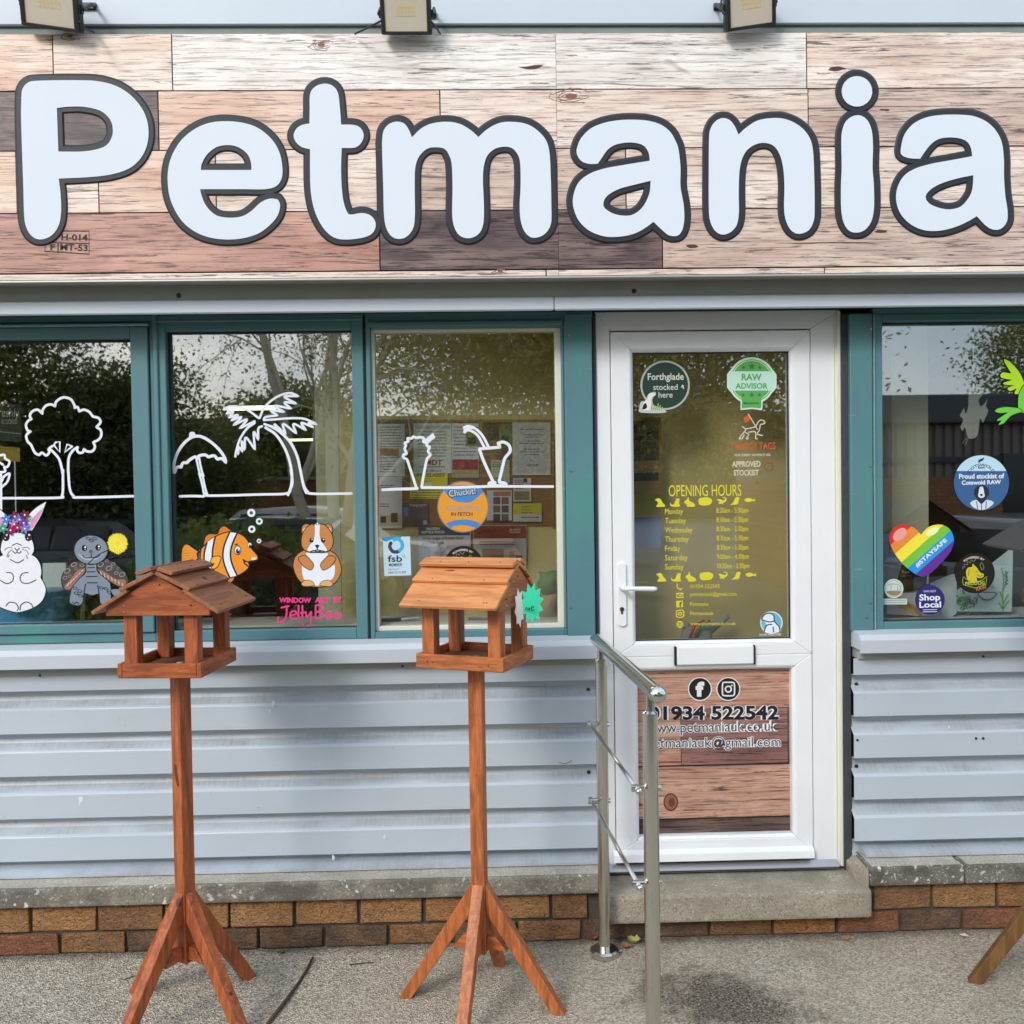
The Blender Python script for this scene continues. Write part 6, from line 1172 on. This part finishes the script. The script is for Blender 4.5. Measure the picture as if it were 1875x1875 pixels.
c0.fill(t, 'dog_head', [(1785,895),(1790,890),(1797,888),(1805,890),(1810,896),(1811,906),(1806,912),(1804,918),(1796,922),(1790,918),(1788,911),(1783,906)], paint((40, 46, 56))); c0.fill(t, 'dog_muzzle', [(1794,892),(1800,892),(1802,902),(1803,909),(1797,912),(1791,909),(1792,902)], paint((214, 226, 236))); c0.fill(t, 'dog_nose', [(1794,905),(1800,905),(1797,909)], bk); c0.fill(t, 'dog_chest', [(1776,921),(1788,915),(1797,924),(1806,915),(1820,920),(1810,930),(1797,934),(1784,930)], paint((206, 220, 232))); c0.stroke(t, 'dog_line', [[(1797,924),(1797,934)], [(1788,918),(1790,932)], [(1806,918),(1805,931)]], .7, bk)
# lettering panel just inside the left window
f4 = Art(0, 540, .192, .3); t = thing('fridge_poster', 'dark poster reading freshly COOKED inside the left window', 'poster', tuple(f4.W((100, 1200), 0)))
f4.fill(t, 'sheet', [(-300, 1000), (205, 1040), (205, 1400), (-300, 1380)], paint((44, 52, 46)), smooth=False, thick=.001, dy=0); f4.lay = 2; f4.text(t, 'lettering', 'freshly', (-40, 1185), (180, 1190), 105, paint((176, 186, 176)), 0); f4.text(t, 'lettering', '&COOKED', (12, 1232), (165, 1230), 44, paint((176, 186, 176)), 0); f4.stroke(t, 'rule', [[(-40, 1300), (200, 1325)]], 3, paint((170, 180, 170)))
tag(f4.fill(None, 'shelf_label', [(-20, 1440), (190, 1458), (190, 1590), (-20, 1580)], paint((150, 130, 40)), smooth=False, thick=.001, dy=0), 'dull yellow label hanging inside the left window', 'label')
t = thing('bead_string', 'string of small white beads hanging inside the left window above the rabbit', 'decoration', tuple(f4.W((145, 1600), 0))); mb = MB()
for k in range(22): q = Art(0, 540, .192, .12).W((142+k*.5, 1600+k*22), 0); mb.sphere(q, .0035, 6, 5, (1, 1, 1.5))
mb.build('beads', wh, t)

# marks on the cladding: bird splashes and scratches
CM = Art(0, 0, 1, -.0012); wsp = paint((222, 226, 228)); scr = paint((96, 100, 104))
for k, (x, y, r_) in enumerate(((148, 1464, 4), (146, 1470, 2.4), (500, 1290, 3.6), (494, 1302, 2.6), (704, 1532, 2.5), (1738, 1331, 2), (610, 1570, 3))):
    rr = random.Random(k); CM.fill(shop, 'splash_mark', [(x+r_*rr.uniform(.5, 1.1)*math.cos(a), y+r_*rr.uniform(.8, 2.2)*math.sin(a)) for a in (2*math.pi*i/9 for i in range(9))], wsp)
CM.stroke(shop, 'scratch', [[(1706, 1548), (1712, 1556), (1716, 1562)], [(1024, 1396), (1036, 1398), (1048, 1392)]], .5, scr)
CM.stroke(shop, 'scratch', [[(1835, 1180), (1841, 1184), (1846, 1192)]], .5, scr)
# ------------------------------------------------------------------ across the car park (seen mirrored in the glass)
def mirror_pt(px, py, Yv): q = P(px, py, Yv); return Vector((q.x, -Yv+.12, q.z))
def leaf_mesh(name, cen, size, m, par, flatness=.0, ncol=None):
    n = len(cen); rs = np.random.default_rng(n)
    a = rs.normal(size=(n, 3)); a /= np.linalg.norm(a, axis=1)[:, None]; b_ = np.cross(a, rs.normal(size=(n, 3))); b_ /= np.linalg.norm(b_, axis=1)[:, None]
    s_ = size*rs.uniform(.6, 1.3, (n, 1)); v = np.empty((n, 4, 3)); v[:, 0] = cen-a*s_; v[:, 1] = cen+b_*s_*.5; v[:, 2] = cen+a*s_; v[:, 3] = cen-b_*s_*.5
    me = bpy.data.meshes.new(name); me.vertices.add(n*4); me.vertices.foreach_set('co', v.reshape(-1)); me.loops.add(n*4); me.loops.foreach_set('vertex_index', np.arange(n*4, dtype=np.int32)); me.polygons.add(n); me.polygons.foreach_set('loop_start', np.arange(0, n*4, 4, dtype=np.int32)); me.polygons.foreach_set('loop_total', np.full(n, 4, dtype=np.int32)); me.update(); me.validate()
    me.materials.append(m); return link(name, me, par)
def leafmat(name, a, b_):
    m, nt, bs = newmat(name); setin(bs, Roughness=.6); v = coords(nt); c_ = mixc(nt, noise(nt, v, 1.7, 4), s2l(a), s2l(b_)); nt.links.new(c_, bs.inputs['Base Color'])
    tl_ = nt.nodes.new('ShaderNodeBsdfTranslucent'); nt.links.new(c_, tl_.inputs[0]); ms = nt.nodes.new('ShaderNodeMixShader'); ms.inputs[0].default_value = .35
    nt.links.new(bs.outputs[0], ms.inputs[1]); nt.links.new(tl_.outputs[0], ms.inputs[2]); nt.links.new(ms.outputs[0], nt.nodes['Material Output'].inputs[0]); return m
def tree(name, label, base, h, crown_r, crown_z, n, size, lm, bm_, stems=1, spread=1.0, droop=0.0, shape=(1, 1, 1), seed=1, holes=.0, limbs=14, lr=.34):
    rs = np.random.default_rng(seed); t = thing(name, label, 'tree', tuple(base), 'trees across the car park'); b = MB(); tips = []
    b0 = Vector(base)
    for s_ in range(stems):
        an = 2*math.pi*s_/max(stems, 1)+rs.uniform(0, 1); off = Vector((math.cos(an), math.sin(an)*.6, 0))*(.12 if stems > 1 else 0); lean = off*(3.2 if stems > 1 else 0)+Vector((rs.normal(0, .12), rs.normal(0, .12), 0))
        pts = [b0+off*.6, b0+off+lean*.3+Vector((0, 0, h*.25)), b0+off+lean*.7+Vector((0, 0, h*.5)), b0+off+lean*1.1+Vector((0, 0, h*.72)), b0+off+lean*1.3+Vector((0, 0, h*.95))]
        r0 = (.17 if stems == 1 else .11)*h/6; b.tube(pts, [r0, r0*.8, r0*.6, r0*.4, r0*.12], 8)
        for k in range(limbs):
            u = rs.uniform(.28, .95); i = min(3, int(u*4)); p0 = pts[i].lerp(pts[i+1], u*4-i); a2 = rs.uniform(0, 2*math.pi); L = crown_r*(1.1-u*.7)*rs.uniform(.6, 1.1)
            p1 = p0+Vector((math.cos(a2), math.sin(a2), .55))*L*.5; p2 = p1+Vector((math.cos(a2+rs.normal(0, .3)), math.sin(a2+rs.normal(0, .3)), .25-droop))*L*.5; b.tube([p0, p1, p2], [r0*lr*(1.2-u), r0*lr*.6*(1.2-u), r0*lr*.15], 5)
            for kk in range(2):
                q = p1+Vector(tuple(rs.normal(0, .35, 3)))*L*.5; b.tube([p1, q], [r0*lr*.35, r0*lr*.1], 4); tips.append(q)
            tips += [p1, p2]
    b.build('trunk', bm_, t, smooth=True)
    ncl = max(30, n//160); cen = []
    tips = [tuple(q) for q in tips]
    for k in range(ncl):
        if rs.uniform() < .55 and tips: c0_ = np.array(tips[rs.integers(len(tips))])+rs.normal(0, crown_r*.08, 3)
        else:
            d_ = rs.normal(size=3); d_ /= np.linalg.norm(d_); c0_ = np.array([b0.x, b0.y, b0.z+crown_z])+d_*np.array(shape)*crown_r*rs.uniform(.35, 1)**.5
        if rs.uniform() < holes: continue
        q = c0_+rs.normal(size=(n//ncl, 3))*crown_r*.13*np.array((1, 1, .75)); q[:, 2] -= droop*np.abs(rs.normal(size=n//ncl))*.5; cen.append(q)
    cen = np.concatenate(cen); cen = cen[cen[:, 2] > b0.z+.25]
    leaf_mesh('crown', cen, size, lm, t); return t
dk = leafmat('evergreen_needles', (74, 86, 46), (124, 134, 70)); bi = leafmat('birch_leaves', (120, 122, 62), (172, 166, 92)); gn = leafmat('broad_leaves', (96, 106, 52), (156, 158, 78)); ju = leafmat('juniper_needles', (74, 94, 44), (136, 150, 70))
yg = leafmat('backlit_leaves', (158, 148, 74), (216, 198, 112)); bb = flat('pale_birch_bark', (226, 214, 188), .8, .2, 9); db = flat('dark_bark', (74, 60, 48), .9, .3, 12)  # yg leaves: backlight put into a lighter, yellower base colour
def base_at(px, Yv): q = mirror_pt(px, 900, Yv); return Vector((q.x, q.y, -.11))
def birch(label, base, seed):
    rs = np.random.default_rng(seed); t = thing('birch_tree', label, 'tree', tuple(base), 'trees across the car park'); mb = MB(); lv = []
    def grow(p, d, L, r, lev):
        n = 6 if lev < 2 else 4; pts = [Vector(p)]; rs_ = [r]; dd = Vector(d).normalized()
        for i in range(n):
            dd = (dd+Vector(tuple(rs.normal(0, .16 if lev else .09, 3)))+Vector((0, 0, .10 if lev < 2 else -.10))).normalized(); pts.append(pts[-1]+dd*(L/n)); rs_.append(r*(1-(i+1)/n*.78))
        mb.tube(pts, rs_, 7 if lev < 2 else 4, cap=False)
        if lev >= 2:
            for q in pts[1:]:
                if rs.uniform() < .8: lv.append(tuple(q))
        if lev < 4:
            for k in range((5, 6, 5, 3)[lev]):
                i = rs.integers(2 if lev == 0 else 1, n+1); ax = Vector(tuple(rs.normal(0, 1, 3))).cross(dd).normalized(); an = rs.uniform(.35, .95); nd = (Matrix.Rotation(an, 3, ax) @ dd)
                grow(pts[i], nd, L*rs.uniform(.5, .72), rs_[i]*rs.uniform(.5, .72), lev+1)
    b0 = Vector(base)
    for k in range(4):
        an = k*math.pi/2+.5; grow(b0+Vector((math.cos(an)*.1, math.sin(an)*.08, 0)), Vector((math.cos(an)*.16, math.sin(an)*.12, 1)), 4.6+.5*k, .115, 0)
    mb.build('trunk', bb, t, smooth=True)
    lv = np.array(lv); lv = lv[lv[:, 2] > 2.0]; lv = np.concatenate([lv+rs.normal(0, .09, lv.shape)+np.array((0, 0, -.06)) for _ in range(3)]); leaf_mesh('crown', lv, .034, bi, t); return t
birch('pale multi-stemmed birch mirrored in the second window', base_at(606, 11), 12)
tree('evergreen_tree', 'broad dark evergreen mirrored in the left window', base_at(215, 13), 3.7, 2.15, 1.9, 60000, .052, dk, db, shape=(1.1, .8, .8), seed=5, limbs=24)
tree('leafy_tree', 'tall dark leafy tree mirrored at the far left of the left window', base_at(-110, 12), 7.0, 2.7, 4.3, 60000, .05, gn, db, shape=(1, .8, 1.0), seed=6, limbs=24, holes=.15)
tree('leafy_tree', 'full leafy tree mirrored in the third window and the door', base_at(1110, 12.5), 8.2, 3.8, 5.5, 150000, .052, yg, db, stems=2, droop=.2, shape=(1.15, .8, .8), seed=8, limbs=20)
tree('leafy_tree', 'leafy tree mirrored behind the roof in the right window', base_at(2030, 19), 8.0, 3.0, 5.0, 56000, .058, gn, db, shape=(1, .8, .9), seed=9)
tree('leafy_tree', 'distant round tree mirrored between palm and trunk in the second window', base_at(520, 32), 6.2, 3.2, 3.4, 16000, .1, gn, db, shape=(1.2, .8, .8), seed=10)
# juniper hedge
hd = thing('juniper_hedge', 'low spreading juniper hedge mirrored low in the left windows', 'hedge', tuple(base_at(300, 6.2))); c0_ = base_at(300, 6.2); rs = np.random.default_rng(4)
cen = []
for k in range(230): x = rs.uniform(-3.6, 1.35); hgt = 1.0+.35*math.sin(x*1.7)+.2*math.sin(x*4.1); q = np.array([c0_.x+x, c0_.y+rs.normal(0, .45), rs.uniform(.1, hgt)]); cen.append(q+rs.normal(size=(150, 3))*np.array((.22, .18, .08)))
leaf_mesh('foliage', np.concatenate(cen), .05, ju, hd); b = MB()
for k in range(9): x = c0_.x-3.3+k*.55; b.tube([(x, c0_.y, -.11), (x+.1, c0_.y+.05, .5), (x-.05, c0_.y, .9)], [.04, .03, .01], 5)
b.build('stem', db, hd)
# industrial unit opposite on the right
YU = -9.5; xu0 = mirror_pt(1560, 900, 9.5).x; xu1 = xu0+13
un = thing('warehouse_unit', 'brown ribbed metal unit with brick base mirrored in the right window', 'building', (xu0, YU, -.11))
zr = mirror_pt(1750, 722, 9.5).z; zfz = mirror_pt(1750, 775, 9.5).z; zbr = mirror_pt(1750, 872, 9.5).z; zmidb = mirror_pt(1750, 782+60, 9.5).z
mb = MB(); n = int(13/.14); pts = []
for k in range(n): x = xu0+k*.14; pts += [(x, 0), (x+.07, 0), (x+.085, .04), (x+.125, .04)]
vs = [(p[0], YU-p[1], zbr) for p in pts]+[(p[0], YU-p[1], zfz) for p in pts]; k = len(pts); mb.add(vs, [(i, i+1, k+i+1, k+i) for i in range(k-1)]); mb.box(xu0, xu1, YU-6, YU-.06, -.11, zfz); mb.build('ribbed_wall', flat('taupe_steel', (128, 118, 110), .6, .08, 3), un)
MB().box(xu0-.2, xu1, YU-6, YU+.15, zfz, zr).build('roof', flat('dark_roof_edge', (74, 80, 84), .6, .1, 3), un, bev=.02)
bw, bnt, bb_ = newmat('far_brickwork'); br_ = bnt.nodes.new('ShaderNodeTexBrick'); br_.inputs['Scale'].default_value = 4.5; br_.inputs['Color1'].default_value = (*s2l((168, 112, 66)), 1); br_.inputs['Color2'].default_value = (*s2l((140, 88, 52)), 1); br_.inputs['Mortar'].default_value = (*s2l((70, 60, 52)), 1)
mpb = bnt.nodes.new('ShaderNodeMapping'); mpb.inputs['Rotation'].default_value = (math.pi/2, 0, 0); tcb = bnt.nodes.new('ShaderNodeTexCoord'); bnt.links.new(tcb.outputs['Object'], mpb.inputs[0]); bnt.links.new(mpb.outputs[0], br_.inputs[0]); bnt.links.new(br_.outputs[0], bb_.inputs['Base Color'])
MB().box(xu0-.02, xu1, YU-5.9, YU+.06, -.11, zbr).build('brick_base', bw, un); MB().box(xu0, xu1, YU-.02, YU+.05, zmidb-.03, zmidb+.05).build('rail', flat('grey_rail', (66, 68, 70), .6), un)
for k in range(3): x = xu0+2.2+k*3.4; w_ = MB().box(x, x+1.6, YU-.02, YU+.07, 1.2, 2.1).build('window', flat('dark_pane_%d' % k, (40, 46, 50), .1), un); MB().box(x-.06, x+1.66, YU+.02, YU+.09, 1.14, 1.2).build('sill', M['upvc'], w_)
bwall = thing('boundary_wall', 'brown brick boundary wall mirrored behind the cars', 'wall', (-4, -19, -.11)); MB().box(-22, 3, -19.3, -19, -.11, 2.0).build('brickwork', bw, bwall); MB().box(-22.05, 3.05, -19.36, -18.94, 2.0, 2.08).build('coping', M['step'], bwall)
tag(MB().box(-60, 60, -60, -48, -.11, 6).build('far_hedge', leafmat('far_green', (60, 72, 40), (92, 100, 56)), bev=1.5, seg=3), 'far dark band of trees beyond the car park', 'trees', kind='stuff')
# parked cars
tyre = flat('tyre_rubber', (26, 26, 28), .85); rim = flat('alloy_rim', (150, 152, 154), .35, metal=.8); cg, cgn, cgb = newmat('car_window'); setin(cgb, Roughness=.05); cgb.inputs['Base Color'].default_value = (.012, .015, .018, 1)
def car(label, pos, rz, rgb, suv=0.0):
    t = thing('parked_car', label, 'car', pos, 'parked cars', rz, local=True); pm, pn, pb_ = newmat('car_paint_%d_%d_%d' % rgb); setin(pb_, Roughness=.25); pb_.inputs['Base Color'].default_value = (*s2l(rgb), 1); pb_.inputs['Coat Weight'].default_value = .6
    H = 1.46+suv*.2; sec = [(-2.05,.45,.62,.62),(-1.98,.32,.86,.78),(-1.6,.24,.92,.85),(-.95,.22,.97,.88),(0,.22,1.0,.89),(.9,.22,1.0,.89),(1.5,.24,1.0,.88),(1.95,.34,.96,.82),(2.06,.48,.8,.7)]
    vs = []
    for (x, z0, z1_, hw) in sec: z1_ += suv*.1; vs += [(x, -hw*.94, z0), (x, -hw, (z0+z1_)/2), (x, -hw*.93, z1_), (x, hw*.93, z1_), (x, hw, (z0+z1_)/2), (x, hw*.94, z0)]
    fs = [(i*6+k, i*6+(k+1) % 6, (i+1)*6+(k+1) % 6, (i+1)*6+k) for i in range(len(sec)-1) for k in range(6)]+[tuple(range(6)), tuple(range(len(sec)*6-6, len(sec)*6))]
    MB().add(vs, fs).build('body', pm, t, bev=.05, seg=2, smooth=True)
    zb = .94+suv*.1; cab = [(-.95, zb, .80), (-.35, H-.06, .62), (.25, H, .62), (1.2, H-.05, .6), (1.85, zb+.03, .76)]
    MB().add([(x, s_*w_, z) for (x, z, w_) in cab for s_ in (-1, 1)]+[], [(0, 2, 4, 6, 8), (1, 9, 7, 5, 3)]+[(2*i, 2*i+1, 2*i+3, 2*i+2) for i in range(4)]+[(8, 9, 1, 0)]).build('roof', pm, t, bev=.03, smooth=True)
    for s_ in (-1, 1):
        for (a, b_) in ((-.78, .2), (.28, 1.15)):
            def yy(x, z): f_ = (z-zb)/(H-zb); return s_*((.79-.16*f_)+.012)
            za, zt_ = zb+.05, H-.12; xo = .32 if a < 0 else 0; MB().add([(a, yy(a, za), za), (b_, yy(b_, za), za), (b_ if a < 0 else b_+.0, yy(b_, zt_), zt_), (a+xo, yy(a, zt_), zt_)], [(0, 1, 2, 3)]).build('side_window', cg, t)
        for x in (-1.28, 1.28):
            w_ = MB().tube([(x, s_*.70, .31), (x, s_*.90, .31)], .315, 22).build('wheel', tyre, t); MB().tube([(x, s_*.895, .31), (x, s_*.915, .31)], [.21, .19], 18).build('rim', rim, w_)
        MB().sphere((-1.98, s_*.62, .70), .1, 10, 6, (.5, 1.4, .8)).build('headlight', M['lens'], t, smooth=True); MB().sphere((1.99, s_*.66, .80), .1, 10, 6, (.5, 1.0, 1.3)).build('tail_light', flat('red_lens_%d_%d' % (rgb[0], s_), (170, 24, 20), .2), t, smooth=True); MB().sphere((-.72, s_*.95, zb+.05), .09, 10, 6, (.7, .9, .7)).build('door_mirror', pm, t, smooth=True)
    MB().add([(-.97, -.72, zb+.03), (-.97, .72, zb+.03), (-.42, .58, H-.09), (-.42, -.58, H-.09)], [(0, 1, 2, 3)]).build('windscreen', cg, t); MB().add([(1.86, -.66, zb+.1), (1.86, .66, zb+.1), (1.3, .54, H-.09), (1.3, -.54, H-.09)], [(0, 1, 2, 3)]).build('rear_window', cg, t); MB().box(2.06, 2.085, -.26, .26, .5, .61).build('number_plate', flat('yellow_plate_%d' % rgb[0], (220, 196, 70), .5), t)
    return t
for lab, px, Yv, rz, rgb, suv in (('white parked car mirrored in the second window', 590, 12.2, 3.3, (200, 198, 190), .6), ('dark green parked car mirrored in the second window', 455, 10.6, .1, (28, 40, 38), 0), ('dark grey parked car mirrored in the left window', 120, 11.5, .15, (60, 64, 66), 0), ('silver parked hatchback mirrored in the right window', 1760, 6.6, 1.2, (120, 122, 122), 0), ('red parked car mirrored at the edge of the right window', 1985, 6.8, 1.35, (150, 26, 26), .2)):
    q = base_at(px, Yv); car(lab, (q.x, q.y, -.11), rz, rgb, suv)
